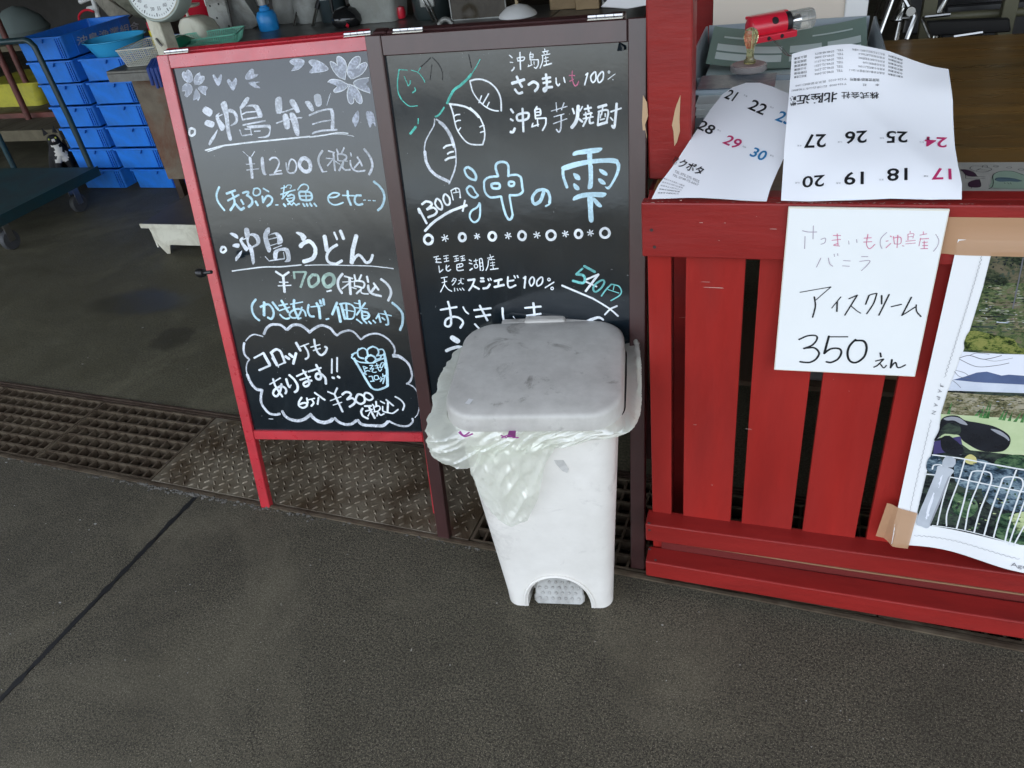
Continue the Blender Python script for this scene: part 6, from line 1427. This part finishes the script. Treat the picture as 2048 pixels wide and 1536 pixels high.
MB().lathe([(.147, .0125), (.001, .0130)], (dc.x, dc.y, dc.z), 48, RY, cap=False).build('dial_face', m_dial, sc_)
mb = MB()
for k in range(60):
    a = 2*math.pi*k/60; r1, r2 = (.124, .138) if k % 5 == 0 else (.131, .138)
    d1 = Vector((math.cos(a), math.sin(a), 0)); n_ = Vector((-d1.y, d1.x, 0))*(.0012 if k % 5 else .002)
    vs = [RY @ (d1*r1-n_+Vector((0, 0, .0142))), RY @ (d1*r2-n_+Vector((0, 0, .0142))), RY @ (d1*r2+n_+Vector((0, 0, .0142))), RY @ (d1*r1+n_+Vector((0, 0, .0142)))]
    mb.add([v+dc for v in vs], [(0, 1, 2, 3)])
tag(mb.build('dial_ticks', m_ink, sc_), kind='stuff')
dp = Plane(dc+RY @ Vector((0, 0, .0143)), (1, 0, 0), RY @ Vector((0, 1, 0)))
for k, s in enumerate(('40', '45', '50', '55', '60', '65')):
    a = R(-140+k*20); q = Vector((math.cos(a), math.sin(a)))*.108
    me = text_mesh(s); 
    for v in me.vertices: v.co = dp.at(q.x+(v.co.x-.5)*.022, q.y+(v.co.y-.3)*.022, .0003)
    me.materials.clear(); link('dial_number', me, m_grey, sc_)
MB().lathe([(.1485, .016), (.152, .012)], (dc.x, dc.y, dc.z), 48, RY, cap=False).build('dial_bezel', m_cr, sc_, smooth=True)

# small kitchen scale
ks = thing('kitchen_scale', 'small cream kitchen scale with a round pan behind the mint basket', 'scale', (-3.18, 4.15, .80))
mb = MB(); rg = []
for z, w_, d_ in ((.002, .20, .17), (.05, .20, .17), (.12, .18, .15), (.155, .13, .12), (.165, .09, .10)): rg.append([Vector((-3.23+p.x, 3.93+p.y, .80+z*.82)) for p in rrect(w_, d_, .04, 0, 0, 4)])
mb.loft(rg); mb.build('housing', m_cr, ks, smooth=True)
MB().lathe([(.008, .0), (.008, .055)], (-3.27, 4.0, .925), 10).lathe([(.001, .055), (.08, .056), (.084, .060), (.084, .066), (.001, .064)], (-3.27, 4.0, .925), 28).build('pan', m_cr, ks, smooth=True)
# red bucket
rb = thing('bucket', 'red plastic bucket behind the small kitchen scale', 'bucket', (-3.46, 4.6, .9))
tb = thing('rear_table', 'low table at the back carrying the bucket and cylinders', 'table', (-2.5, 5.0, 0))
MB().box((-4.5, 4.55, .70), (.2, 5.4, .73)).build('top', mat('dim_brown_top', (.09, .065, .045), .6), tb)
for x in (-4.45, -2.2, .1):
    for y in (4.58, 5.33): MB().box((x, y, 0), (x+.05, y+.05, .699)).build('leg', m_rust, tb)
MB().lathe([(.001, 0), (.11, 0), (.15, .26), (.158, .262), (.158, .272), (.145, .272), (.105, .01), (.001, .01)], (-3.72, 4.70, .732), 30).build('body', mat('red_bucket', (.50, .012, .03), .35), rb, smooth=True)
MB().box((-3.60, 4.60, .90), (-3.53, 4.606, .935), None).build('label', m_wpaper, rb)
yb = thing('bottle', 'yellow and red spray bottle standing left of the scale column', 'bottle', (-3.60, 4.35, .0))
pz = on_y(300, 60, 4.05)
MB().lathe([(.001, 0), (.026, 0), (.026, .10), (.001, .101)], (pz.x+.02, 4.05, pz.z-.10), 16).build('body', mat('yellow_plastic', (.72, .58, .02), .35), yb, smooth=True)
MB().lathe([(.024, 0), (.024, .04), (.012, .05), (.010, .07)], (pz.x+.02, 4.05, pz.z+.002), 16).build('cap', m_lred, yb, smooth=True)
MB().box((pz.x-.03, 4.0, 0), (pz.x+.07, 4.1, pz.z-.101)).build('stand', m_card, yb)
# sheet metal chutes leaning behind the basket
m_gal = mat('galvanised', (.36, .37, .35), .45, .4, bump=.2, dirt=(.12, .11, .09), dscale=7, damt=.7)
def slab(name, label, cat, pts, Y, th, m_, extra=None):
    t = thing(name, label, cat, on_y(pts[0][0], pts[0][1], Y)); P = [on_y(x, y, Y+ (dz if False else 0)) for x, y in pts]
    n = len(P); mb = MB(); mb.add(P+[p+Vector((0, th, 0)) for p in P], [tuple(range(n)), tuple(range(2*n-1, n-1, -1))]+[(i, i+n, (i+1) % n+n, (i+1) % n) for i in range(n)])
    mb.build('body', m_, t, bevel=.003); return t
t = slab('metal_bracket', 'perforated pale grey metal plate leaning right of the red bucket', 'metal plate', ((408, -2), (449, -2), (463, 58), (424, 60)), 4.22, .02, m_gal)
for px, py in ((437, 8), (420, 12), (434, 36), (464-6, 52), (436, 54)):
    p = on_y(px, py, 4.2185); MB().lathe([(.006, 0), (.006, .001)], p, 10, Matrix.Rotation(R(90), 4, 'X')).build('bolt_hole', m_blk, t)
slab('metal_hood', 'dull grey sheet metal hood leaning on the table right of the perforated plate', 'metal hood', ((455, -4), (486, -4), (514, 38), (516, 50), (492, 66), (466, 58)), 4.28, .12, m_gal)
slab('board_offcut', 'grey brown board leaning behind the dial scale', 'board', ((186, -2), (214, -2), (262, 30), (252, 42), (222, 38)), 4.6, .03, mat('grey_board', (.28, .26, .21), .7, dirt=(.08, .07, .05), dscale=5, damt=.8))
slab('board_offcut', 'olive grey board leaning closest to the dial', 'board', ((222, -2), (262, -2), (300, 40), (272, 36)), 4.5, .03, mat('olive_board', (.19, .19, .14), .7, dirt=(.05, .05, .03), dscale=5, damt=.8))
# white folding legs at the top left
fl = thing('folding_stool', 'white metal folding legs standing behind the left crate stack', 'stool', on_y(195, 38, 5.0)*1.0)
mb = MB()
for a, b in (((193, 14), (196, 38)), ((176, 18), (193, 14)), ((160, 4), (184, -6)), ((184, -6), (198, 36))): mb.tube([on_y(*a, 5.0), on_y(*b, 5.0)], .016, 8)
mb.build('legs', m_wh, fl, smooth=True)
hz = thing('red_hose', 'thin red hose loop behind the top of the left crate stack', 'hose', on_y(160, 40, 4.9))
MB().tube(spline([on_y(x, y, 4.9) for x, y in ((160, 46), (158, 32), (166, 22), (178, 20), (188, 24))], 5), .008, 8).build('hose', m_lred, hz, smooth=True)
# gas burner parts, cylinders, levers and dark pot
gc = thing('gas_canister', 'bright blue gas canister standing left of the two gas cylinders', 'canister', on_z(535, 58, .8))
q = on_z(540, 60, .8); MB().lathe([(.001, 0), (.055, 0), (.058, .01), (.058, .075), (.045, .10), (.03, .105), (.03, .12), (.022, .122), (.022, .135), (.001, .136)], (q.x, q.y, .801), 24).build('body', mat('canister_blue', (.02, .28, .70), .3), gc, smooth=True)
MB().lathe([(.034, .0), (.036, .03), (.028, .034)], (q.x-.0, q.y, .935), 20).build('valve', mat('valve_steel', (.5, .5, .5), .3, 1), gc, smooth=True)
m_cyl = mat('cylinder_grey', (.30, .31, .29), .45, bump=.1, dirt=(.12, .11, .09), dscale=8, damt=.4)
for k, (px, lb) in enumerate(((572, 'grey gas cylinder nearest the blue canister'), (612, 'grey gas cylinder next to the dark pot'))):
    t = thing('gas_cylinder', lb, 'gas cylinder', on_z(px, 50, .8), 0, 'grey gas cylinders on the steel table'); q = on_z(px, 48, .8)
    MB().lathe([(.001, 0), (.095, 0), (.100, .01), (.100, .10), (.088, .145), (.055, .17), (.03, .178), (.001, .179)], (q.x, q.y+.09, .801), 28).build('tank', m_cyl, t, smooth=True)
    MB().lathe([(.045, 0), (.045, .07), (.042, .07), (.042, 0)], (q.x, q.y+.09, .975), 20).build('valve_guard', m_cyl, t, smooth=True)
    MB().lathe([(.014, 0), (.014, .03), (.026, .035), (.026, .05), (.001, .051)], (q.x, q.y+.09, .978), 12).build('valve', m_dk, t, smooth=True)
    a = on_y(589+k*37, 52, q.y-.09); b = on_y(596+k*37, 18, q.y-.03); c_ = on_y(602+k*38, -6, q.y)
    tl_ = thing('lever_bar', ('bent steel bar with a black grip, left of the pair', 'bent steel bar with a black grip, right of the pair')[k], 'bar', a, 0, 'steel bars with black grips')
    MB().tube([a, a.lerp(b, .5), b], .0095, 8).build('bar', mat('bright_steel', (.55, .55, .53), .25, 1.0), tl_, smooth=True); MB().tube([b, c_], .014, 8).build('grip', m_blk, tl_, smooth=True)
pk = thing('oil_can', 'dark can with a white and blue label standing behind the steel bars', 'can', on_z(652, 40, .8)); q = on_z(655, 48, .8)
MB().lathe([(.001, 0), (.075, 0), (.078, .004), (.078, .30), (.001, .301)], (q.x, q.y+.1, .801), 28).build('body', mat('dark_can', (.035, .05, .055), .35), pk, smooth=True)
MB().lathe([(.0788, .12), (.0788, .22)], (q.x, q.y+.1, .801), 28, cap=False).build('label', m_wpaper, pk, smooth=True)
mb = MB().box((q.x-.012, q.y+.0195, .955), (q.x+.015, q.y+.021, .985)); mb.build('label_mark', m_blue, pk)
ke = thing('dark_kettle', 'shiny black kettle with a curved handle in front of the clear container', 'kettle', on_z(680, 58, .8)); q = on_z(690, 56, .8)
mke = mat('black_enamel', (.012, .012, .013), .12, spec=.6)
MB().lathe([(.001, 0), (.07, 0), (.085, .02), (.085, .05), (.06, .085), (.03, .095), (.001, .1)], (q.x-.01, q.y+.06, .801), 28).build('body', mke, ke, smooth=True)
MB().tube(spline([(q.x-.09, q.y+.06, .87), (q.x-.075, q.y+.06, .97), (q.x-.02, q.y+.06, 1.01), (q.x+.04, q.y+.06, .96)], 5), .010, 8).build('handle', mke, ke, smooth=True)
MB().lathe([(.001, -.012), (.012, 0), (.001, .012)], (q.x+.03, q.y-.02, .815), 10).build('knob', m_lred, ke, smooth=True)
cb_ = thing('clear_container', 'large cloudy clear plastic container above the hinges of the boards', 'container', on_z(745, 45, .8)); q = on_z(748, 47, .8)
m_clr = mat('cloudy_plastic', (.50, .52, .48), .3, alpha=.62, dirt=(.3, .3, .26), dscale=6, damt=.5)
mb = MB(); rg = [[Vector((q.x+p.x, q.y+p.y, .802+z)) for p in rrect(w_, d_, .03, 0, 0, 4)] for z, w_, d_ in ((0, .25, .2), (.10, .272, .22), (.112, .285, .23), (.118, .278, .225), (.30, .31, .25), (.305, .33, .27), (.31, .33, .27), (.31, .30, .24))]
mb.loft(rg, (True, False)); mb.build('body', m_clr, cb_, smooth=True)
rk = thing('red_clip', 'small pinkish red clip lying right of the clear container', 'clip', on_z(802, 35, .8)); q = on_z(804, 38, .8)
MB().lathe([(.001, 0), (.022, .003), (.028, .03), (.022, .06), (.001, .065)], (q.x, q.y, .802), 14).build('body', m_lred, rk, smooth=True)
# black fan or pump with hoses
fn = thing('electric_pump', 'dark machine with thin steel tubes between the clear container and the jar', 'pump', on_z(850, 40, .8)); q = on_z(850, 45, .8)
mb = MB(); mb.lathe([(.001, 0), (.10, 0), (.11, .02), (.11, .16), (.07, .22), (.001, .23)], (q.x, q.y+.14, .801), 20); mb.build('housing', mat('machine_green_black', (.025, .035, .035), .4), fn, smooth=True)
MB().box((q.x-.02, q.y+.015, .87), (q.x+.06, q.y+.03, .93)).build('plate', m_gal, fn, bevel=.004)
for k, (a, b, c_) in enumerate((((852, -4), (864, 20), (876, 46)), ((846, 0), (860, 26), (868, 44)))):
    MB().tube([on_y(*a, q.y+.02), on_y(*b, q.y), on_y(*c_, q.y-.05)], .007, 8).build('tube', bpy.data.materials['bright_steel'], fn, smooth=True)
hs_ = thing('hose_end', 'grey bent hose end arching just above the brown board', 'hose', on_z(890, 42, .8))
MB().tube(spline([on_y(x, y, 3.9) for x, y in ((878, 50), (886, 40), (897, 40), (908, 52))], 5), .013, 10).build('hose', m_gal, hs_, smooth=True)
# glass tank and timber behind the brown board
gt = thing('glass_tank', 'brownish glass tank with thin metal edges behind the brown board', 'tank', on_z(940, 30, .8)); A_ = on_z(905, 42, .8)
m_bg2 = mat('brown_glass', (.05, .04, .028), .12, spec=.6, dirt=(.10, .085, .06), dscale=6, damt=.6)
MB().box((A_.x, A_.y, .801), (A_.x+.30, A_.y+.25, 1.02)).build('body', m_bg2, gt); 
for x in (A_.x, A_.x+.30):
    MB().box((x-.003, A_.y-.004, .801), (x+.003, A_.y-.0005, 1.022)).build('edge_strip', m_gal, gt)
MB().box((A_.x-.003, A_.y-.0045, .801), (A_.x+.303, A_.y-.0008, .806)).build('edge_strip', m_gal, gt)
ws = thing('white_ladle', 'white enamel ladle head with a wooden handle, just above the brown board', 'ladle', on_z(1035, 32, .8)); q = on_z(1036, 33, .8)
MB().lathe([(.095, 0), (.098, .004), (.090, .018), (.055, .045), (.012, .056), (.001, .057)], (q.x, q.y, .802), 30).build('bowl', m_wh, ws, smooth=True)
MB().tube([(q.x, q.y, .855), (q.x-.002, q.y+.01, 1.02)], .008, 8).build('handle', mat('pale_wood', (.45, .36, .22), .6), ws, smooth=True)
m_tim = mat('pale_timber', (.30, .21, .11), .65, bump=.3, stretch=(.3, 1, 1), dirt=(.12, .08, .04), dscale=6, damt=.6)
for k, (x0p, x1p, dz, lb) in enumerate(((1082, 1130, .11, 'pale timber block right of the white ladle'), (1134, 1178, .12, 'yellowish timber block left of the grey slatted box'))):
    a, b = on_z(x0p, 30, .8), on_z(x1p, 30, .8); t = thing('timber_block', lb, 'timber block', (a.x, a.y+.3, .8)); MB().box((a.x+.02, a.y+.10, .801), (b.x+.02, a.y+.16, .80+dz+.1)).build('block', m_tim, t, bevel=.003)
a = on_z(1182, 28, .8); t = thing('vent_box', 'grey plastic box with slotted front and round knobs, left of the white tray', 'box', a)
MB().box((a.x+.03, a.y+.12, .801), (a.x+.18, a.y+.24, 1.0)).build('body', mat('vent_grey', (.30, .30, .27), .6), t, bevel=.004)
for k in range(10): MB().box((a.x+.04, a.y+.1165, .86+k*.012), (a.x+.17, a.y+.1195, .866+k*.012)).build('slot', m_dk, t)
for k in range(3): MB().lathe([(.012, 0), (.010, .012), (.001, .013)], (a.x+.05+.035*k, a.y+.119, .84), 12, Matrix.Rotation(R(90), 4, 'X')).build('knob', m_blk, t, smooth=True)
wtb = thing('side_bench', 'low bench behind the brown board under the tank and ladle', 'bench', (-.9, 4.1, 0)); MB().box((-1.14, 3.75, .76), (-.45, 4.6, .799)).build('top', m_ss, wtb)
for x in (-1.12, -.5):
    for y in (3.78, 4.54): MB().box((x, y, 0), (x+.04, y+.04, .7595)).build('leg', m_rust, wtb)
a = on_y(1190, 18, 2.6); t = thing('white_tray', 'white rectangular tray leaning in the gap left of the corner post', 'tray', a)
P = [on_y(x, y, 2.6) for x, y in ((1201, 14), (1228, -14), (1300, -20), (1300, 10), (1255, 18))]; n = 5
mb = MB(); mb.add(P+[p+Vector((0, .02, 0)) for p in P], [tuple(range(n)), tuple(range(2*n-1, n-1, -1))]+[(i, i+n, (i+1) % n+n, (i+1) % n) for i in range(n)]); mb.build('panel', m_wh, t, bevel=.002)

# ------------------------------------------------------------------ trolleys at the left edge
m_teal = mat('dark_teal_steel', (.012, .045, .055), .4, bump=.2, dirt=(.03, .03, .025), dscale=5, damt=.5); m_deck = mat('teal_deck', (.030, .075, .080), .6, bump=.3, dirt=(.04, .04, .035), dscale=4, damt=.6)
m_tyre = plain('grey_rubber', (.05, .052, .055), .6)
pt2 = thing('platform_trolley', 'dark teal platform trolley with a tube handle, left of the blue crates', 'trolley', (-4.4, 3.15, 0))
MB().box((-4.75, 2.83, .165), (-3.955, 3.60, .21)).build('deck', m_deck, pt2, bevel=.006); MB().box((-3.9545, 2.83, .16), (-3.948, 3.60, .216)).build('edge_strip', m_teal, pt2)
hp = [on_y(178, 352, 3.62), on_y(110, 200, 3.62), on_y(51, 82, 3.62)]
top_ = hp[2]; MB().tube([(-4.02, 3.615, .2), (-4.03, 3.62, .5), (-4.055, 3.62, .9), (-4.075, 3.62, .925), (-4.10, 3.62, .935), (-4.62, 3.62, .935), (-4.65, 3.62, .90), (-4.65, 3.615, .2)], .017, 12).build('handle', m_teal, pt2, smooth=True)
def caster(c, parent, r_=.055, hb=.16):
    x, y = c
    MB().box((x-.03, y-.03, hb-.012), (x+.03, y+.03, hb)).box((x-.022, y-.02, .05), (x-.018, y+.02, hb-.012)).box((x+.018, y-.02, .05), (x+.022, y+.02, hb-.012)).build('caster_fork', bpy.data.materials['valve_steel'], parent)
    MB().lathe([(.012, -.016), (r_-.004, -.016), (r_, -.010), (r_, .010), (r_-.004, .016), (.012, .016)], (x, y, r_), 28, Matrix.Rotation(R(90), 4, 'Y')).build('wheel', m_tyre, parent, smooth=True)
for c in ((-4.02, 2.90), (-4.02, 3.42), (-4.70, 2.90), (-4.70, 3.50)): caster(c, pt2)
# second trolley: wooden deck with rusty red uprights
wc = thing('wooden_trolley', 'old wooden flatbed trolley with rusty red uprights at the left edge', 'trolley', (-5.2, 4.3, 0))
m_oldw = mat('old_timber', (.14, .12, .075), .8, bump=.5, bscale=50, stretch=(1, .2, 1), dirt=(.06, .05, .03), dscale=4, damt=.7); m_ru = mat('rusty_red_tube', (.17, .055, .045), .5, .2, bump=.3, dirt=(.08, .04, .03), dscale=8, damt=.7)
for k in range(7): MB().box((-6.0+k*.18, 4.12, .27), (-6.0+k*.18+.172, 5.25, .295)).build('plank', m_oldw, wc, bevel=.003)
MB().box((-6.02, 4.08, .225), (-4.72, 4.115, .30)).build('edge_beam', m_oldw, wc, bevel=.003); MB().box((-4.718, 4.08, .225), (-4.685, 5.27, .30)).build('edge_beam', m_oldw, wc, bevel=.003)
for (a, b) in (((76, 277), (-6, 110)), ((96, 262), (8, 70))):
    Y = 4.35 if a[0] < 90 else 4.75
    p, q = on_y(*a, Y), on_y(*b, Y); p = Vector((p.x, p.y, .30)); MB().tube([p, (p.x+(q.x-p.x)*.0, p.y, q.z+.3)], .022, 10).build('upright', m_ru, wc, smooth=True)
MB().box((-5.6, 4.4, .296), (-4.75, 4.44, .33)).build('foot_rail', m_ru, wc)
for c in ((-4.85, 4.25), (-5.85, 4.25), (-4.85, 5.15), (-5.85, 5.15)): caster(c, wc, .07, .225)
m_yel = mat('yellow_plastic_tub', (.52, .48, .05), .45, dirt=(.25, .22, .06), dscale=5, damt=.6)
for k, (x, y, lb) in enumerate(((-5.75, 4.72, 'yellow plastic tub on the wooden trolley, cut by the left edge'), (-5.10, 5.0, 'yellow plastic tub lid farther back on the wooden trolley'))):
    t = thing('yellow_tub', lb, 'tub', (x, y, .3)); hh = .15 if k == 0 else .06
    mb = MB(); mb.loft([[Vector((x+p.x, y+p.y, .2965+z)) for p in rrect(w_, .5, .05, 0, 0, 4)] for z, w_ in ((0, .55), (hh, .62), (hh+.004, .65), (hh+.02, .65), (hh+.02, .60))]); mb.build('body', m_yel, t, smooth=True)
tt = thing('teal_basin', 'dull teal basin standing on the floor behind the wooden trolley', 'basin', (-6.0, 5.9, .0)); mb = MB(); mb.loft([[Vector((-5.7+p.x, 5.6+p.y, z)) for p in rrect(w_, .7, .08, 0, 0, 4)] for z, w_ in ((0.001, .9), (.42, 1.0), (.45, 1.04), (.45, .96))]); mb.build('body', mat('dull_teal', (.06, .17, .18), .5), tt, smooth=True)
sk_ = thing('grey_sack', 'pale grey sack lying behind the trolley handle', 'sack', on_y(35, 75, 5.0)); q = on_y(33, 84, 5.0)
mb = MB(); mb.lathe([(.001, 0), (.18, .01), (.21, .07), (.17, .15), (.08, .22), (.001, .24)], (q.x, q.y+.1, q.z), 18); mb.build('body', mat('sack_grey', (.16, .20, .19), .8, bump=.5, bscale=20), sk_, smooth=True)
sb = thing('storage_bench', 'dim bench at the back left carrying the sack', 'bench', (q.x, q.y, 0)); MB().box((q.x-1.6, q.y-.15, q.z-.04), (q.x+.45, q.y+.5, q.z-.001)).build('top', m_oldw, sb)
for x in (q.x-1.55, q.x+.38): MB().box((x, q.y-.1, 0), (x+.05, q.y+.4, q.z-.041)).build('leg', m_rust, sb)

# ------------------------------------------------------------------ black and white cat sitting in the shade behind the trolley
cat_ = thing('cat', 'black and white cat sitting in the shade behind the teal trolley', 'cat', (-4.55, 3.90, 0))
def cat_body(o0, s):
    J = [((0, .10, .10), .085), ((0, .04, .17), .080), ((0, -.02, .235), .062), ((0, -.045, .285), .040), ((0, -.065, .325), .047), ((0, -.105, .318), .026),
         ((.035, -.055, .16), .026), ((.037, -.075, .08), .018), ((.036, -.090, .012), .017), ((-.035, -.055, .16), .026), ((-.037, -.075, .08), .018), ((-.036, -.090, .012), .017),
         ((.075, .08, .075), .050), ((.085, .01, .03), .026), ((.083, -.035, .014), .018), ((-.075, .08, .075), .050), ((-.085, .01, .03), .026), ((-.083, -.035, .014), .018),
         ((0, .19, .035), .018), ((.08, .25, .018), .014), ((.17, .20, .015), .011), ((.037, -.112, .010), .014), ((-.037, -.112, .010), .014)]
    E = [(0, 1), (1, 2), (2, 3), (3, 4), (4, 5), (2, 6), (6, 7), (7, 8), (2, 9), (9, 10), (10, 11), (0, 12), (12, 13), (13, 14), (0, 15), (15, 16), (16, 17), (0, 18), (18, 19), (19, 20), (8, 21), (11, 22)]
    me = bpy.data.meshes.new('body'); me.from_pydata([tuple(Vector(p)*s) for p, r_ in J], E, [])
    ob = bpy.data.objects.new('body', me); COL.objects.link(ob)
    md = ob.modifiers.new('s', 'SKIN'); sv = me.skin_vertices[0].data
    for i, (p, r_) in enumerate(J): sv[i].radius = (r_*s, r_*s)
    sv[0].use_root = True
    md2 = ob.modifiers.new('d', 'SUBSURF'); md2.levels = 2
    dg = bpy.context.evaluated_depsgraph_get(); m2 = bpy.data.meshes.new_from_object(ob.evaluated_get(dg)); bpy.data.objects.remove(ob)
    for v in m2.vertices: v.co = v.co+Vector(o0)
    return m2
m_fur = mat('black_fur', (.012, .012, .013), .7, bump=.8, bscale=140); m_wf = mat('white_fur', (.72, .69, .62), .8, bump=.8, bscale=140)
O0 = Vector((-4.55, 3.90, 0)); me = cat_body(O0, .95); me.materials.clear(); me.materials.append(m_fur); me.materials.append(m_wf)
for f in me.polygons:
    c = (sum((me.vertices[i].co for i in f.vertices), Vector())/len(f.vertices)-O0)/.95
    w_ = .030+.012*noise.noise(Vector((c.z*30, c.x*20, 0)))
    if c.y < -.045 and abs(c.x) < w_*(.8 if c.z > .22 else 1.3) and .165 < c.z < .285: f.material_index = 1
    if c.z < .03 and c.y < -.02: f.material_index = 1
    if c.y < -.10 and .29 < c.z < .325 and abs(c.x) < .02: f.material_index = 1
    if c.y < -.10 and c.z > .30 and abs(c.x) < .008: f.material_index = 1
link('body', me, None, cat_, smooth=True)
for s in (-1, 1):
    MB().add([O0+Vector((s*x*.95, y*.95, z*.95)) for x, y, z in ((.012, -.062, .362), (.046, -.060, .350), (.036, -.066, .405), (.030, -.045, .355))], [(0, 1, 2), (1, 3, 2), (3, 0, 2), (0, 3, 1)]).build('ear', m_fur, cat_)
    MB().lathe([(.001, -.007), (.006, -.004), (.007, 0), (.006, .004), (.001, .007)], O0+Vector((s*.021*.95, -.103*.95, .333*.95)), 12).build('eye', mat('cat_eye', (.35, .38, .05), .1), cat_, smooth=True)
MB().add([O0+Vector((x, y, z))*.95 for x, y, z in ((-.006, -.1325, .322), (.006, -.1325, .322), (0, -.135, .314), (0, -.126, .318))], [(0, 1, 2), (0, 3, 1), (1, 3, 2), (2, 3, 0)]).build('nose', mat('cat_nose', (.25, .10, .09), .5), cat_)

cat_.rotation_euler = (0, 0, R(47))
# ------------------------------------------------------------------ folding chairs stacked behind the counter
m_st = mat('chair_steel', (.45, .45, .43), .22, 1.0); m_bs = mat('black_seat', (.012, .012, .012), .28, spec=.6); m_ol = mat('olive_upright', (.10, .095, .055), .5)
rf = thing('storage_rack', 'olive steel rack frame standing behind the plywood counter top', 'rack', (.6, 3.05, 0))
for px in (1850, 2008):
    a = on_y(px, 74, 2.95); MB().box((a.x-.020, 2.95, 0), (a.x+.020, 2.99, 2.0)).build('upright', m_ol, rf, bevel=.002)
a = on_y(1940, 32, 2.99); MB().tube([(.42, 3.0, a.z), (.95, 3.0, a.z+.002)], .013, 10).build('rail', m_ol, rf, smooth=True)
def chair(label, x, y, rz, lean):
    t = thing('folding_chair', label, 'folding chair', (x, y, 0), rz, 'folding chairs stored behind the counter')
    L_ = lambda z: z*math.tan(R(lean))
    for s in (-1, 1):
        MB().tube([(s*.20, L_(0), .012), (s*.20, L_(.5), .5), (s*.195, L_(.88), .88), (s*.17, L_(.94), .94)], .0105, 10).build('front_leg', m_st, t, False, True)
        MB().tube([(s*.18, L_(0)+.07, .012), (s*.18, L_(.6)+.02, .62)], .0105, 10).build('rear_leg', m_st, t, False, True)
        MB().tube([(s*.17, L_(.35)+.01, .30), (s*.17, L_(.8)+.03, .78)], .008, 8).build('link_arm', m_st, t, False, True)
    MB().tube([(-.17, L_(.94), .94), (.17, L_(.94), .94)], .0105, 10).build('top_rail', m_st, t, False, True)
    MB().tube([(-.20, L_(.15), .15), (.20, L_(.15), .15)], .008, 8).build('cross_rail', m_st, t, False, True)
    m_ = Matrix.Translation((0, L_(.82), .82)) @ Matrix.Rotation(R(-lean), 4, 'X'); MB().box((-.18, -.012, -.075), (.18, .012, .075), m_).build('backrest', m_bs, t, False, bevel=.008, seg=2)
    m_ = Matrix.Translation((0, L_(.46)+.035, .46)) @ Matrix.Rotation(R(-lean), 4, 'X'); MB().box((-.165, -.015, -.19), (.165, .015, .19), m_).build('seat', m_bs, t, False, bevel=.012, seg=2)
    return t
t = thing('folding_chair', 'folded steel chair with crossing legs just right of the letter tray', 'folding chair', on_y(1790, 75, 2.62), 0, 'folding chairs stored behind the counter')
def ctube(nm, r_, *pts): MB().tube([on_y(1700+x/5.885, y/5.885, Y) for x, y, Y in pts], r_, 8).build(nm, m_st, t, smooth=True)
ctube('leg', .0055, (372, -30, 2.70), (298, 195, 2.66)); ctube('leg', .0055, (446, -10, 2.68), (360, 240, 2.64)); ctube('leg', .0065, (505, -30, 2.60), (318, 480, 2.56)); ctube('leg', .0060, (612, -20, 2.66), (498, 245, 2.62))
ctube('leg', .0075, (640, -20, 2.60), (765, 195, 2.58), (660, 465, 2.56)); ctube('link_arm', .005, (625, 95, 2.63), (540, 245, 2.62), (600, 240, 2.62)); ctube('link_arm', .006, (622, 218, 2.61), (712, 212, 2.6)); ctube('leg', .0055, (850, 215, 2.62), (950, 445, 2.58))
MB().lathe([(.012, -.006), (.014, 0), (.012, .006)], on_y(1700+715/5.885, 130/5.885, 2.58), 12, Matrix.Rotation(R(90), 4, 'X')).build('joint_bolt', m_st, t, smooth=True)
ctube('seat_edge', .006, (880, 200, 2.9), (1180, 168, 2.9)); ctube('seat_edge', .006, (1220, 432, 2.62), (1560, 382, 2.62)); 
p = [on_y(1700+x/5.885, y/5.885, 2.64) for x, y in ((930, 430), (1900, 380), (1880, 215), (900, 250))]
MB().add(p+[v+Vector((0, .02, 0)) for v in p], [(0, 1, 2, 3), (7, 6, 5, 4), (0, 4, 5, 1), (1, 5, 6, 2), (2, 6, 7, 3), (3, 7, 4, 0)]).build('seat', m_bs, t, bevel=.004)
chair('steel folding chair with black seat, between the two olive uprights', .66, 3.08, R(4), 7)
chair('steel folding chair with black seat, leaning at an angle in the middle of the row', .50, 3.25, R(-20), 12)
chair('steel folding chair with black seat, at the right edge of the photo', .98, 3.02, R(-30), 8)
